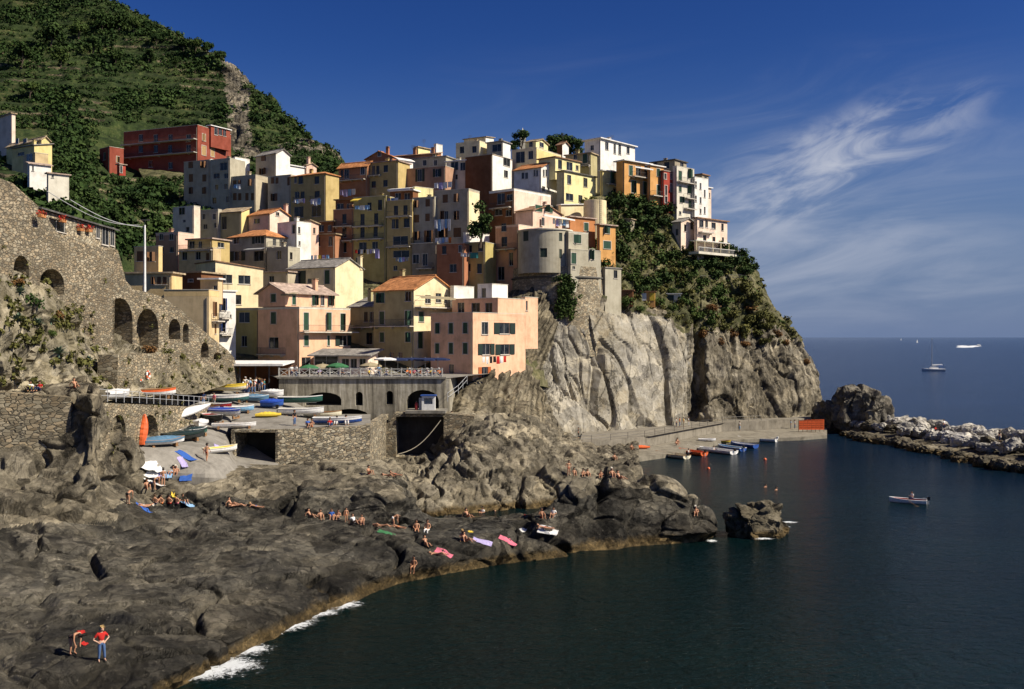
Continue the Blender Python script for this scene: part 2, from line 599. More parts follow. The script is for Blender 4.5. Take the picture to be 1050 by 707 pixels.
def rock(name, stops, fine=3.0, band=True, crack=.35, tint=None, bdist=.25, layer=None, lstr=.75, scar=.28, wet=False, fac=((.30, .34), (.95, .30)), squash=(1, 1, 1), cks=.55, ckw=.035):
    m, t, b = base_mat('rock_' + name)
    v = obj_vec(t)
    n1 = tex_noise(t, v, .10, 8, .62, .6)
    n2 = tex_noise(t, v, .9, 9, .68, .4)
    n3 = tex_noise(t, v, fine, 8, .7)
    f = N(t, 'ShaderNodeMath', operation='MULTIPLY_ADD')
    t.links.new(n1, f.inputs[0]); f.inputs[1].default_value = .55
    f2 = N(t, 'ShaderNodeMath', operation='MULTIPLY'); t.links.new(n2, f2.inputs[0]); f2.inputs[1].default_value = .45
    t.links.new(f2.outputs[0], f.inputs[2])
    stops = [(.5 + (p_ - .5) * .62, c_) for p_, c_ in stops]
    col = ramp(t, f.outputs[0], stops)
    # blocks of slightly different stone, split by joints
    vb = N(t, 'ShaderNodeTexVoronoi'); vb.inputs['Scale'].default_value = .33
    dv = N(t, 'ShaderNodeVectorMath', operation='MULTIPLY_ADD')
    cq = N(t, 'ShaderNodeCombineXYZ')
    for q in range(3): t.links.new(n2, cq.inputs[q])
    dv.inputs[1].default_value = (3.0, 3.0, 3.0)
    t.links.new(cq.outputs[0], dv.inputs[0]); t.links.new(obj_vec(t, (1, 1, 1.6)), dv.inputs[2])
    t.links.new(dv.outputs[0], vb.inputs['Vector'])
    sb = N(t, 'ShaderNodeSeparateColor'); t.links.new(vb.outputs['Color'], sb.inputs[0])
    col = mixc(t, .85, col, ramp(t, sb.outputs[0], [(0, (.62, .61, .60)), (.5, (1, 1, 1)), (1, (1.32, 1.28, 1.2))]), 'MULTIPLY')
    # pale lichen and scars
    sc = ramp(t, n3, [(.60, (0, 0, 0)), (.72, (1, 1, 1))])
    sp = N(t, 'ShaderNodeSeparateColor'); t.links.new(sc, sp.inputs[0])
    k = N(t, 'ShaderNodeMath', operation='MULTIPLY'); t.links.new(sp.outputs[0], k.inputs[0]); k.inputs[1].default_value = scar
    hi = tuple(min(.6, x * 1.9 + .05) for x in stops[-1][1])
    col = mixc(t, k.outputs[0], col, hi)
    dk = ramp(t, n3, [(.30, (.45, .44, .42)), (.45, (1, 1, 1))])
    col = mixc(t, .8, col, dk, 'MULTIPLY')
    vv = obj_vec(t, squash if cks < .5 else (1, 1, .8))
    ve = N(t, 'ShaderNodeTexVoronoi', feature='DISTANCE_TO_EDGE')
    ve.inputs['Scale'].default_value = cks
    dd = N(t, 'ShaderNodeVectorMath', operation='MULTIPLY_ADD')
    cm = N(t, 'ShaderNodeCombineXYZ')
    for q in range(3): t.links.new(n2, cm.inputs[q])
    dd.inputs[1].default_value = (2.2, 2.2, 2.2)
    t.links.new(cm.outputs[0], dd.inputs[0]); t.links.new(vv, dd.inputs[2])
    t.links.new(dd.outputs[0], ve.inputs['Vector'])
    ed = ramp(t, ve.outputs['Distance'], [(.0, (0, 0, 0)), (ckw, (1, 1, 1))])
    col = mixc(t, crack, col, mixc(t, 1.0, col, ed, 'MULTIPLY'))
    h = n3
    if layer:                                                     # thin tilted beds
        lv = N(t, 'ShaderNodeVectorMath', operation='DOT_PRODUCT')
        lv.inputs[1].default_value = layer
        t.links.new(v, lv.inputs[0])
        ls = N(t, 'ShaderNodeMath', operation='ADD')
        lw = N(t, 'ShaderNodeMath', operation='MULTIPLY'); t.links.new(n2, lw.inputs[0]); lw.inputs[1].default_value = 2.0
        t.links.new(lv.outputs['Value'], ls.inputs[0]); t.links.new(lw.outputs[0], ls.inputs[1])
        nl = N(t, 'ShaderNodeTexNoise', noise_dimensions='1D')
        nl.inputs['Scale'].default_value = 1.0; nl.inputs['Detail'].default_value = 4
        t.links.new(ls.outputs[0], nl.inputs['W'])
        lc = ramp(t, nl.outputs['Fac'], [(.40, (.36, .34, .30)), (.50, (1.0, .98, .95)), (.62, (1.2, 1.17, 1.1))])
        col = mixc(t, lstr, col, lc, 'MULTIPLY')
    if band:                                                      # weed-brown tidal band just over the water
        g = N(t, 'ShaderNodeNewGeometry'); s = N(t, 'ShaderNodeSeparateXYZ')
        t.links.new(g.outputs['Position'], s.inputs[0])
        za = N(t, 'ShaderNodeMath', operation='MULTIPLY_ADD')
        t.links.new(n2, za.inputs[0]); za.inputs[1].default_value = -1.25; t.links.new(s.outputs['Z'], za.inputs[2])
        mr = N(t, 'ShaderNodeMapRange')
        mr.inputs['From Min'].default_value = -.15; mr.inputs['From Max'].default_value = .3
        mr.inputs['To Min'].default_value = 1; mr.inputs['To Max'].default_value = 0
        t.links.new(za.outputs[0], mr.inputs['Value'])
        if wet:
            m2 = N(t, 'ShaderNodeMapRange')
            m2.inputs['From Min'].default_value = .6; m2.inputs['From Max'].default_value = 1.6
            m2.inputs['To Min'].default_value = 1; m2.inputs['To Max'].default_value = 0
            t.links.new(za.outputs[0], m2.inputs['Value'])
            col = mixc(t, m2.outputs[0], col, mixc(t, 1.0, col, (.55, .54, .53), 'MULTIPLY'))
        weed = ramp(t, n3, [(.3, (.035, .026, .012)), (.52, (.10, .07, .03)), (.7, (.22, .15, .065))])
        col = mixc(t, mr.outputs[0], col, weed)
    t.links.new(col, b.inputs['Base Color'])
    b.inputs['Roughness'].default_value = .9
    b.inputs['Specular IOR Level'].default_value = .2
    nb = bump(t, h, .55, bdist * .45)
    nb = bump(t, ed, .4, bdist * .4, nb)
    # crisp fractured faces: each cell a plane of its own tilt, split by a dark joint
    cd = N(t, 'ShaderNodeCombineXYZ')
    for q in range(3): t.links.new(n2, cd.inputs[q])
    for fs_, tl in fac:
        wv = N(t, 'ShaderNodeVectorMath', operation='MULTIPLY_ADD')
        wv.inputs[1].default_value = (.9 / fs_ * .35,) * 3
        t.links.new(cd.outputs[0], wv.inputs[0]); t.links.new(obj_vec(t, squash), wv.inputs[2])
        vo = N(t, 'ShaderNodeTexVoronoi'); vo.inputs['Scale'].default_value = fs_
        t.links.new(wv.outputs[0], vo.inputs['Vector'])
        df = N(t, 'ShaderNodeVectorMath', operation='SUBTRACT'); t.links.new(wv.outputs[0], df.inputs[0]); t.links.new(vo.outputs['Position'], df.inputs[1])
        cc = N(t, 'ShaderNodeVectorMath', operation='SUBTRACT'); t.links.new(vo.outputs['Color'], cc.inputs[0]); cc.inputs[1].default_value = (.5, .5, .5)
        dt = N(t, 'ShaderNodeVectorMath', operation='DOT_PRODUCT'); t.links.new(df.outputs[0], dt.inputs[0]); t.links.new(cc.outputs[0], dt.inputs[1])
        hh = N(t, 'ShaderNodeMath', operation='MULTIPLY'); t.links.new(dt.outputs['Value'], hh.inputs[0]); hh.inputs[1].default_value = tl * 3.0
        nb = bump(t, hh.outputs[0], 1.0, 1.0, nb)
    t.links.new(nb, b.inputs['Normal'])
    return m


def foliage(name, dark, mid, light, scale=.35):
    m, t, b = base_mat('leaf_' + name)
    v = obj_vec(t)
    n1 = tex_noise(t, v, scale, 3, .6)
    n2 = tex_noise(t, v, 4.0, 2, .6)
    f = N(t, 'ShaderNodeMath', operation='MULTIPLY_ADD')
    t.links.new(n1, f.inputs[0]); f.inputs[1].default_value = .6
    q = N(t, 'ShaderNodeMath', operation='MULTIPLY'); t.links.new(n2, q.inputs[0]); q.inputs[1].default_value = .4
    t.links.new(q.outputs[0], f.inputs[2])
    t.links.new(ramp(t, f.outputs[0], [(.34, dark), (.5, mid), (.66, light)]), b.inputs['Base Color'])
    b.inputs['Roughness'].default_value = .8
    b.inputs['Specular IOR Level'].default_value = .15
    return m


def tiles(name, c):
    key = ('tl', name)
    if key in _M: return _M[key]
    m, t, b = base_mat('roof_' + name)
    v = obj_vec(t)
    n1 = tex_noise(t, v, .8, 5, .65)
    vo = N(t, 'ShaderNodeTexVoronoi'); vo.inputs['Scale'].default_value = 2.6
    t.links.new(v, vo.inputs['Vector'])
    sp = N(t, 'ShaderNodeSeparateColor'); t.links.new(vo.outputs['Color'], sp.inputs[0])
    col = ramp(t, n1, [(.3, tuple(x * .55 for x in c)), (.55, c), (.75, tuple(min(.7, x * 1.35 + .03) for x in c))])
    tone = ramp(t, sp.outputs[0], [(.0, (.62, .60, .58)), (.5, (1, 1, 1)), (.95, (1.2, 1.2, 1.15))])
    col = mixc(t, .8, col, tone, 'MULTIPLY')
    t.links.new(col, b.inputs['Base Color'])
    b.inputs['Roughness'].default_value = .9
    b.inputs['Specular IOR Level'].default_value = .15
    t.links.new(bump(t, sp.outputs[0], .5, .08), b.inputs['Normal'])
    _M[key] = m
    return m


def glass_dark():
    m, t, b = base_mat('window_glass')
    v = obj_vec(t)
    n = tex_noise(t, v, .9, 3)
    t.links.new(ramp(t, n, [(.35, (.006, .008, .010)), (.7, (.035, .04, .045))]), b.inputs['Base Color'])
    b.inputs['Roughness'].default_value = .12
    b.inputs['Specular IOR Level'].default_value = .35
    return m


def sea_mat():
    m, t, b = base_mat('sea_water')
    g = N(t, 'ShaderNodeNewGeometry')
    v = g.outputs['Position']

    def sv(x, y):
        q = N(t, 'ShaderNodeVectorMath', operation='MULTIPLY'); q.inputs[1].default_value = (x, y, 1)
        t.links.new(v, q.inputs[0]); return q.outputs[0]
    n1 = tex_noise(t, sv(.16, .30), 1.0, 6, .6, .8)
    n2 = tex_noise(t, sv(.9, 1.5), 1.0, 5, .62, .5)
    n3 = tex_noise(t, sv(.018, .05), 1.0, 4, .55)
    # water colour by distance: green-black cove, sky reflection put in as blue offshore
    ln = N(t, 'ShaderNodeVectorMath', operation='DISTANCE'); ln.inputs[1].default_value = (-20, 60, 0)
    t.links.new(v, ln.inputs[0])
    mr = N(t, 'ShaderNodeMapRange'); mr.interpolation_type = 'SMOOTHSTEP'
    mr.inputs['From Min'].default_value = 25; mr.inputs['From Max'].default_value = 260
    t.links.new(ln.outputs['Value'], mr.inputs['Value'])
    near = ramp(t, n3, [(.35, (.0012, .0072, .0075)), (.7, (.0030, .0130, .0120))])
    far = ramp(t, n3, [(.35, (.0034, .0125, .0390)), (.7, (.0070, .0200, .0560))])
    t.links.new(mixc(t, mr.outputs[0], near, far), b.inputs['Base Color'])
    b.inputs['Roughness'].default_value = .16
    b.inputs['IOR'].default_value = 1.33
    b.inputs['Specular IOR Level'].default_value = .13
    nb = bump(t, n1, .55, 1.0)
    nb = bump(t, n2, 1.0, .42, nb)
    n4 = tex_noise(t, sv(2.6, 3.6), 1.0, 4, .6, .3)
    nb = bump(t, n4, 1.0, .18, nb)
    t.links.new(nb, b.inputs['Normal'])
    return m
# ------------------------------------------------------------------ the sea
M_SEA = sea_mat()
xs = np.array([-60000, -9000, -2000, -500, -120, -60, 0, 60, 150, 400, 1200, 4000, 12000, 60000], float)
ys = np.array([-300, -60, 0, 40, 80, 120, 180, 260, 500, 1000, 3000, 9000, 30000, 70000], float)
gx, gy = np.meshgrid(xs, ys)
vv = np.stack([gx.ravel(), gy.ravel(), np.zeros(gx.size)], 1)
a = (np.arange(len(ys) - 1)[:, None] * len(xs) + np.arange(len(xs) - 1)[None, :]).ravel()
mesh_obj('sea', vv, np.stack([a, a + 1, a + len(xs) + 1, a + len(xs)], 1), M_SEA)['kind'] = 'structure'

# ------------------------------------------------------------------ rock materials
RK_FRONT = rock('coast', fac=((.17, .30), (.5, .34), (1.5, .26)), squash=(1, .8, 1.5), stops= [(.30, (.030, .029, .025)), (.46, (.072, .067, .055)), (.58, (.122, .111, .087)), (.75, (.25, .225, .175))], fine=2.6, bdist=1.1, crack=.5, layer=(.24, .16, .9), lstr=.30, scar=.62, wet=True)
RK_MID = rock('cove', [(.30, (.068, .060, .044)), (.46, (.158, .137, .098)), (.58, (.245, .214, .155)), (.75, (.38, .335, .245))], fine=2.2, bdist=.5, crack=.4)
RK_BED = rock('tilted_beds', fac=((.6, .22),), stops= [(.30, (.065, .055, .037)), (.45, (.135, .117, .082)), (.58, (.205, .182, .132)), (.75, (.29, .26, .195))], fine=1.8, bdist=.4, crack=.2, layer=(1.5, .1, -.75), lstr=.95)
RK_CLIFF = rock('headland', fac=((.28, .36), (.9, .30)), squash=(1, 1, .4), stops= [(.30, (.070, .061, .045)), (.45, (.155, .137, .101)), (.58, (.24, .215, .165)), (.75, (.34, .31, .245))], fine=1.6, bdist=.5, crack=.3, layer=(1.1, .5, -.22), lstr=.7)
RK_SLAB = rock('cliff_slab', fac=((.14, .12), (.5, .20)), squash=(1, .4, .30), cks=.26, ckw=.022, stops= [(.28, (.17, .142, .095)), (.45, (.265, .238, .182)), (.58, (.33, .305, .25)), (.75, (.39, .365, .31))], fine=1.1, bdist=.3, crack=.75)
M_SCREE = rock('slope', fac=((.8, .2),), stops= [(.3, (.035, .042, .014)), (.46, (.075, .075, .032)), (.58, (.13, .12, .062)), (.75, (.25, .225, .15))], fine=1.5, band=False, bdist=.6, crack=.2)
M_HILL = rock('hillside', fac=(), stops= [(.3, (.011, .020, .005)), (.46, (.022, .037, .009)), (.58, (.042, .056, .016)), (.78, (.11, .095, .042))], fine=.8, band=False, bdist=.9, crack=.0)
ST_VIA = rubble('viaduct', (.285, .245, .18), 1.9, flat=2.2, var=.42, mortar=(.16, .138, .105))
ST_LOW = rubble('terrace', (.30, .26, .19), 1.8, flat=2.1, var=.42, mortar=(.16, .14, .105))
ST_QUAY = rubble('boat_wall', (.34, .30, .225), 2.2, flat=1.9, var=.55)
ST_BAST = rubble('bastion', (.40, .35, .26), 2.2, var=.4, mortar=(.22, .19, .145))
CONC = plaster('old_concrete', (.26, .24, .20), .5)
CONC_D = plaster('dark_concrete', (.13, .122, .105), .5)
PAVE = plaster('ramp_paving', (.25, .232, .20), .4)


def disp_front(p, n, u, v):
    q = p @ np.array([[.94, .34, 0], [-.34, .94, 0], [0, 0, 1]]).T
    h1, c1 = facet(q, (.055, .085, .12), 3, tilt=1.1, step=1.7, wm=1.0)
    h2, c2 = facet(q, (.17, .23, .30), 8, tilt=.75, step=.75, wm=.8)
    h3, c3 = facet(q, (.6, .7, .8), 12, tilt=.55, step=.30, wm=.5)
    f = fbm(p * 1.1, 5, .55, k=5)
    # beds dipping towards the water, broken here and there
    s = p @ np.array([.30, .12, .95])
    w = s * .9 + fbm(p * .10, 4, k=3) * 2.0
    t_ = w % 1
    bed = np.where(t_ < .72, (t_ / .72) ** 2, 1 - ((t_ - .72) / .28) ** 2 * (3 - 2 * (t_ - .72) / .28))
    bk = np.clip(fbm(p * .06, 3, k=31) * 2 + .5, 0, 1)
    up = np.clip((v - 3.6) / 1.2, 0, 1)           # boulders and crags above the shelf
    up = up * (1 - .55 * np.clip((v - 5.6) / .6, 0, 1) * np.clip((u - 4) / .5, 0, 1))
    shelf = .55 + .6 * up + .35 * np.clip((u - 9.5) / 2, 0, 1)
    d = shelf * (.62 * h1 + .52 * h2 + 1.15 * c1 + .45 * c2) + .15 * h3 + .12 * f + .22 * bed * np.clip(bk - .55, 0, 1)
    w = np.clip((p[:, 2] + 2.5) / 4.0, .25, 1)
    return d * w


def wl(px, py, dz=0):          # a waterline point
    return on_sea(px, py, dz)


KX = [-70, 0, 60, 95, 120, 180, 250, 330, 400, 450, 500, 560, 620, 680, 715, 735]
A1 = [840, 800, 765, 748, 738, 708, 672, 632, 601, 590, 581, 573, 565, 559, 556, 549]
A2 = [812, 775, 742, 727, 717, 690, 653, 613, 587, 578, 569, 561, 552, 547, 547, 545]
A3 = [(738, 45), (700, 48), (670, 52), (652, 55), (640, 57), (612, 63.5), (585, 70), (560, 78.5), (553, 81.5), (552, 82.5), (548, 84), (544, 86), (530, 88.5), (522, 91.2), (532, 92), (544, 93.2)]
A4 = [(648, 56), (620, 60), (590, 66), (570, 71), (560, 74), (528, 85), (527, 87), (527, 88), (542, 85.5), (543, 87.5), (530, 89), (533, 88), (507, 90), (502, 92.5), (520, 92.8), (543, 94)]
A5 = [(574, 67), (550, 71), (525, 77), (512, 80), (505, 83), (515, 87), (512, 89), (505, 91), (505, 90), (528, 91), (522, 94), (514, 91.5), (490, 92), (494, 94), (517, 94.5), (543, 95.5)]
A6 = [(487, 77), (475, 80), (445, 82), (442, 81.2), (474, 86), (498, 89.5), (488, 92), (486, 95.5), (495, 93), (530, 100), (527, 104)]
A7 = [(416, 80), (402, 83), (398, 84), (400, 82.2), (444, 86), (492, 92), (480, 97), (478, 100), (484, 99), (536, 104), (533, 108)]
A8 = [(394, 87), (388, 90), (386, 91), (392, 87), (430, 88), (486, 96), (478, 102), (475, 104.5), (474, 106), (540, 108), (540, 112)]
r1 = [wl(x, y) for x, y in zip(KX, A1)]
r0 = [q + Vector((1.0, -4.5, -3.5)) for q in r1]
r2 = [wl(x, y, 1.0) for x, y in zip(KX, A2)]
r3 = [P(x, *q) for x, q in zip(KX, A3)]
r4 = [P(x, *q) for x, q in zip(KX, A4)]
r5 = [P(x, *q) for x, q in zip(KX, A5)]
r6 = [P(x, *q) for x, q in zip(KX, A6)]
r7 = [P(x, *q) for x, q in zip(KX, A7)]
r8 = [P(x, *q) for x, q in zip(KX, A8)]
for k in range(11, 16):
    r6.append(Vector((r5[k].x + .5, r5[k].y + 4, .6)))
    r7.append(Vector((r5[k].x + 1, r5[k].y + 6, -1.6)))
    r8.append(Vector((r5[k].x + 1, r5[k].y + 8, -4)))
coast = loft('coast_rocks', [r0, r1, r2, r3, r4, r5, r6, r7, r8], .19, .19, RK_FRONT, disp_front)
me = coast.data
me.materials.append(RK_MID)
co = np.zeros(len(me.polygons) * 3); me.polygons.foreach_get('center', co); co = co.reshape(-1, 3)
mi = ((co[:, 2] + 1.6 * fbm(co * .22, 4, k=47)) > 4.3).astype(np.int32)
me.polygons.foreach_set('material_index', mi)
me.polygons.foreach_set('use_smooth', np.ones(len(mi), dtype=bool))

# rocks of the inner cove, between the boat wall and the headland
DX = [372, 400, 430, 480, 530, 580, 625, 655]
D = [
    [(505, 92), (508, 96), (523, 103), (526, 104.5), (522, 107), (508, 111), (493, 117), (481, 124)],
    [(488, 96), (490, 100), (500, 106), (490, 108), (493, 109), (490, 113.5), (485, 119), (475, 127)],
    [(484, 101), (482, 106), (485, 112), (458, 113), (455, 115), (472, 118), (481, 121), (471, 130)],
    [(480, 106), (476, 112), (476, 118), (440, 119), (430, 121), (461, 124), (478, 125), (469, 134)],
    [(474, 113), (470, 119), (472, 123), (426, 126), (427, 130), (457, 132), (472, 132), (466, 140)],
    [(466, 120), (462, 124), (466, 126), (402, 136), (402, 145), (452, 145), (463, 146), (459, 150)],
    [(440, 126), (440, 130), (430, 135), (392, 140), (366, 152), (447, 162), (455, 165), (452, 168)],
]
dr = [[P(x, *q) for x, q in zip(DX, row)] for row in D]
dr.insert(0, [q + Vector((0, -2.5, -3.5)) for q in dr[0]])


def disp_mid(p, n, u, v):
    h1, c1 = facet(p, (.12, .14, .20), 13, tilt=1.4, step=1.8)
    h2, c2 = facet(p, (.40, .45, .6), 18, tilt=.7, step=.6)
    h3, c3 = facet(p, (1.2, 1.2, 1.5), 14, tilt=.5, step=.3)
    f = fbm(p * .8, 5, .55, k=5)
    d = .65 * h1 + .55 * h2 + .2 * h3 + .25 * f + c1 * 1.2 + c2 * .4
    s = p @ np.array([.80, -.1, -.62])
    w = s * .75 + fbm(p * .16, 4, k=3) * .9
    tri = lambda x: np.where((x % 1) < .68, (x % 1) / .68, (1 - (x % 1)) / .32)
    bd = np.clip((v - 4.6) / .8, 0, 1) * np.clip((u - 2) / .6, 0, 1)
    d = d * (1 - .65 * bd) + bd * (.55 * tri(w * .7) + .12 * tri(w * 2.1))
    edge = np.clip(v / 1.0, 0, 1)
    return d * (.3 + .7 * edge)


cove = loft('cove_rocks', dr, .26, .26, RK_MID, disp_mid, smooth=True)
me = cove.data
me.materials.append(RK_BED)
co = np.zeros(len(me.polygons) * 3); me.polygons.foreach_get('center', co); co = co.reshape(-1, 3)
sx = co[:, 0] / co[:, 1] * 1000 + 525; sy = 346 - (co[:, 2] - EYE) / co[:, 1] * 1000
me.polygons.foreach_set('material_index', ((sy + 9 * fbm(co * .15, 4, k=49) < 424) & (sx > 465)).astype(np.int32))

# ------------------------------------------------------------------ the headland
C = [
    [(500, 440, 150), (530, 440, 155), (560, 448, 162), (600, 449, 166), (640, 446, 172), (680, 441, 178), (703, 438, 183), (709, 437, 189), (718, 437, 188), (726, 436, 187.5), (750, 434, 191), (785, 432, 195), (815, 431, 199), (835, 430, 203), (843, 428, 208)],
    [(500, 415, 151), (530, 400, 158), (560, 400, 167), (600, 400, 170), (640, 400, 175), (680, 400, 181), (703, 400, 185), (709, 400, 195), (718, 400, 194), (726, 400, 190), (750, 395, 194), (785, 395, 198), (815, 397, 202), (835, 402, 206), (841, 405, 212)],
    [(500, 392, 153), (530, 360, 162), (560, 330, 170), (600, 322, 172.5), (640, 326, 179), (680, 330, 186), (703, 345, 189), (709, 348, 196), (718, 351, 195), (726, 352, 194), (750, 352, 198), (785, 360, 202), (812, 365, 206), (827, 375, 209), (834, 383, 214)],
    [(500, 380, 157), (530, 325, 168), (560, 302, 172.5), (600, 299, 175), (640, 292, 186.5), (680, 290, 195), (703, 300, 197), (709, 300, 199), (718, 302, 200), (726, 305, 201), (750, 310, 204), (780, 322, 207), (799, 335, 209), (812, 345, 211), (817, 352, 216)],
    [(500, 350, 165), (530, 300, 175), (560, 275, 186), (600, 262, 188), (640, 262, 196), (680, 258, 203), (703, 262, 205), (709, 263, 206), (718, 265, 207), (726, 267, 208), (745, 272, 209), (765, 283, 211), (775, 290, 213), (785, 300, 215), (790, 308, 220)],
    [(500, 320, 180), (530, 270, 190), (560, 240, 196), (600, 235, 195), (640, 222, 202), (680, 222, 208), (703, 235, 210), (709, 240, 211), (718, 243, 211.5), (726, 246, 212), (738, 250, 213), (752, 256, 215), (760, 262, 217), (767, 268, 219), (772, 275, 225)],
    [(500, 280, 195), (530, 230, 205), (560, 215, 210), (600, 205, 206), (640, 198, 210), (680, 205, 216), (703, 222, 219), (709, 228, 220), (718, 233, 220.5), (726, 237, 221), (735, 245, 222), (745, 250, 223), (750, 255, 225), (755, 262, 227), (760, 270, 232)],
    [(500, 240, 215), (530, 205, 225), (560, 195, 226), (600, 195, 222), (640, 195, 226), (680, 208, 230), (703, 228, 232), (709, 233, 233), (718, 238, 233.5), (726, 242, 234), (732, 252, 235), (738, 258, 236), (742, 262, 238), (746, 268, 240), (750, 275, 245)],
]
cr = [[P(*q) for q in row] for row in C]
for row in cr:
    e = row[-1]
    row.append(e + Vector((-3, 25, -1)))
cr.insert(0, [q + Vector((0, -1.0, -5)) for q in cr[0]])


def disp_cliff(p, n, u, v):
    slab = np.clip((u - 2.2) / .6, 0, 1) * np.clip((6.3 - u) / .3, 0, 1) * np.clip((3.4 - v) / .5, 0, 1)
    beds = np.clip((2.4 - u) / .5, 0, 1) * np.clip((4.6 - v) / .6, 0, 1)
    right = np.clip((u - 8.0) / .8, 0, 1)
    h1, c1 = facet(p, (.13, .11, .040), 23, tilt=1.5, step=2.6, wm=.9)
    h2, c2 = facet(p, (.38, .34, .13), 28, tilt=.9, step=1.0, wm=.7)
    f = fbm(p * .5, 6, .58, k=5)
    rug = .75 * h1 + .65 * h2 + .75 * f + c1 * 1.1 + c2 * .4
    # the big slabs: smooth faces stepped like peeled sheets, long dark cracks leaning left
    sh = np.stack([p[:, 0] + .28 * p[:, 2], p[:, 1] * .3, p[:, 2]], 1)
    hs, cs = facet(sh, (.105, .05, .034), 33, tilt=.16, step=1.7, wm=1.5)
    ht, ct = facet(sh + 31, (.26, .10, .10), 37, tilt=.16, step=.7, wm=1.2)
    patch = np.clip(fbm(p * .07, 3, k=38) * 2.2 + .3, 0, 1)
    sl = .95 * hs + 1.3 * cs + (.45 * ht + .5 * ct) * patch + .16 * fbm(p * .6, 5, .6, k=6)
    # tilted beds of the buttress under the houses
    s = p @ np.array([.80, -.1, -.62])
    w = s * .75 + fbm(p * .16, 4, k=3) * .9
    tri = lambda x: np.where((x % 1) < .68, (x % 1) / .68, (1 - (x % 1)) / .32)
    saw = tri(w)
    bd = .8 * saw + .35 * tri(w * 2.7) + .35 * h2 + .35 * f
    d = rug * (1 - slab) * (1 - beds) + sl * slab + bd * beds
    low = np.clip(v - .2, 0, 1)
    soft = np.clip((5.6 - v) / 1.5, .35, 1)
    return d * low * soft


head = loft('headland', cr, .24, .34, RK_CLIFF, disp_cliff, smooth=True)
# the clean slabs and the planted upper slope carry their own rock
me = head.data
me.materials.append(RK_SLAB); me.materials.append(M_SCREE); me.materials.append(RK_BED)
co = np.zeros(len(me.polygons) * 3); me.polygons.foreach_get('center', co); co = co.reshape(-1, 3)
sx = co[:, 0] / co[:, 1] * 1000 + 525; sy = 346 - (co[:, 2] - EYE) / co[:, 1] * 1000
wob = fbm(co * .12, 5, k=44) * 20
top = np.interp(sx + wob, [540, 575, 600, 640, 680, 703], [350, 318, 305, 318, 326, 342])
mi = np.zeros(len(co), dtype=np.int32)
mi[(sx + wob * .3 > 556 - (sy - 380) * .35) & (sx < 705 + wob * .15) & (sy > top)] = 1
top2 = np.interp(sx, [500, 560, 600, 640, 680, 705, 745, 785, 815, 845], [300, 285, 306, 318, 326, 342, 330, 335, 345, 360])
mi[(sy < top2 + wob * 1.3) & (mi == 0)] = 2
mi[(mi == 0) & (sx < 600)] = 3
me.polygons.foreach_set('use_smooth', mi != 1)
me.polygons.foreach_set('material_index', mi)

# ------------------------------------------------------------------ village slope and the hill behind
V = [
    [(150, 360, 134), (250, 388, 140), (350, 388, 142), (450, 390, 142), (520, 392, 150), (580, 400, 175)],
    [(150, 330, 150), (250, 340, 160), (350, 340, 160), (450, 345, 160), (520, 345, 168), (580, 330, 184)],
    [(150, 270, 185), (250, 290, 185), (350, 292, 185), (450, 292, 186), (520, 290, 190), (580, 280, 198)],
    [(150, 220, 214), (250, 240, 207), (350, 240, 207), (450, 240, 207), (520, 240, 210), (580, 228, 216)],
    [(150, 190, 238), (250, 200, 228), (350, 198, 229), (450, 196, 230), (520, 196, 232), (580, 195, 236)],
    [(150, 175, 262), (250, 185, 250), (350, 190, 250), (450, 188, 250), (520, 188, 252), (580, 190, 256)],
]
vr = [[P(*q) for q in row] for row in V]
vr.append([q + Vector((0, 60, -25)) for q in vr[-1]])
loft('village_slope', vr, 1.2, 1.2, M_SCREE, lambda p, n, u, v: .5 * fbm(p * .3, 4, k=61))

WX = [-120, 0, 60, 130, 190, 250, 310, 345, 372]
W = [
    [(330, 100), (310, 118), (290, 126), (300, 150), (275, 192), (240, 222), (215, 228), (207, 230), (212, 232)],
    [(200, 170), (200, 180), (205, 185), (215, 205), (215, 225), (195, 240), (182, 245), (182, 245), (192, 245)],
    [(150, 230), (160, 235), (165, 240), (165, 272), (155, 284), (145, 284), (165, 268), (174, 260), (190, 253)],
    [(90, 300), (95, 305), (100, 305), (105, 310), (115, 310), (125, 302), (148, 290), (169, 272), (188, 259)],
    [(20, 370), (30, 375), (40, 375), (55, 370), (65, 360), (95, 332), (136, 304), (165, 282), (187, 266)],
    [(-60, 450), (-50, 450), (-25, 440), (12, 420), (42, 395), (82, 352), (131, 314), (163, 290), (186, 271)],
]
wr = [[P(x, *q) for x, q in zip(WX, row)] for row in W]
wr.append([q + Vector((10, 90, -35)) for q in wr[-1]])


def disp_hill(p, n, u, v):
    terr = np.clip((5.4 - u) / 1.2, 0, 1)
    ph = p[:, 2] / 4.6 + fbm(p * .012, 3, k=51) * .9
    saw = (ph % 1)
    z = (np.clip(saw / .8, 0, 1) - .5) * 2.6 * terr
    rk = np.clip((u - 4.3) / .7, 0, 1)
    h1, c1 = facet(p, (.06, .06, .06), 53, tilt=2.0, step=3.0, wm=2.5)
    d = z + 2.2 * fbm(p * .035, 4, k=52) + .8 * fbm(p * .25, 4, k=54) + rk * (h1 + c1)
    return d


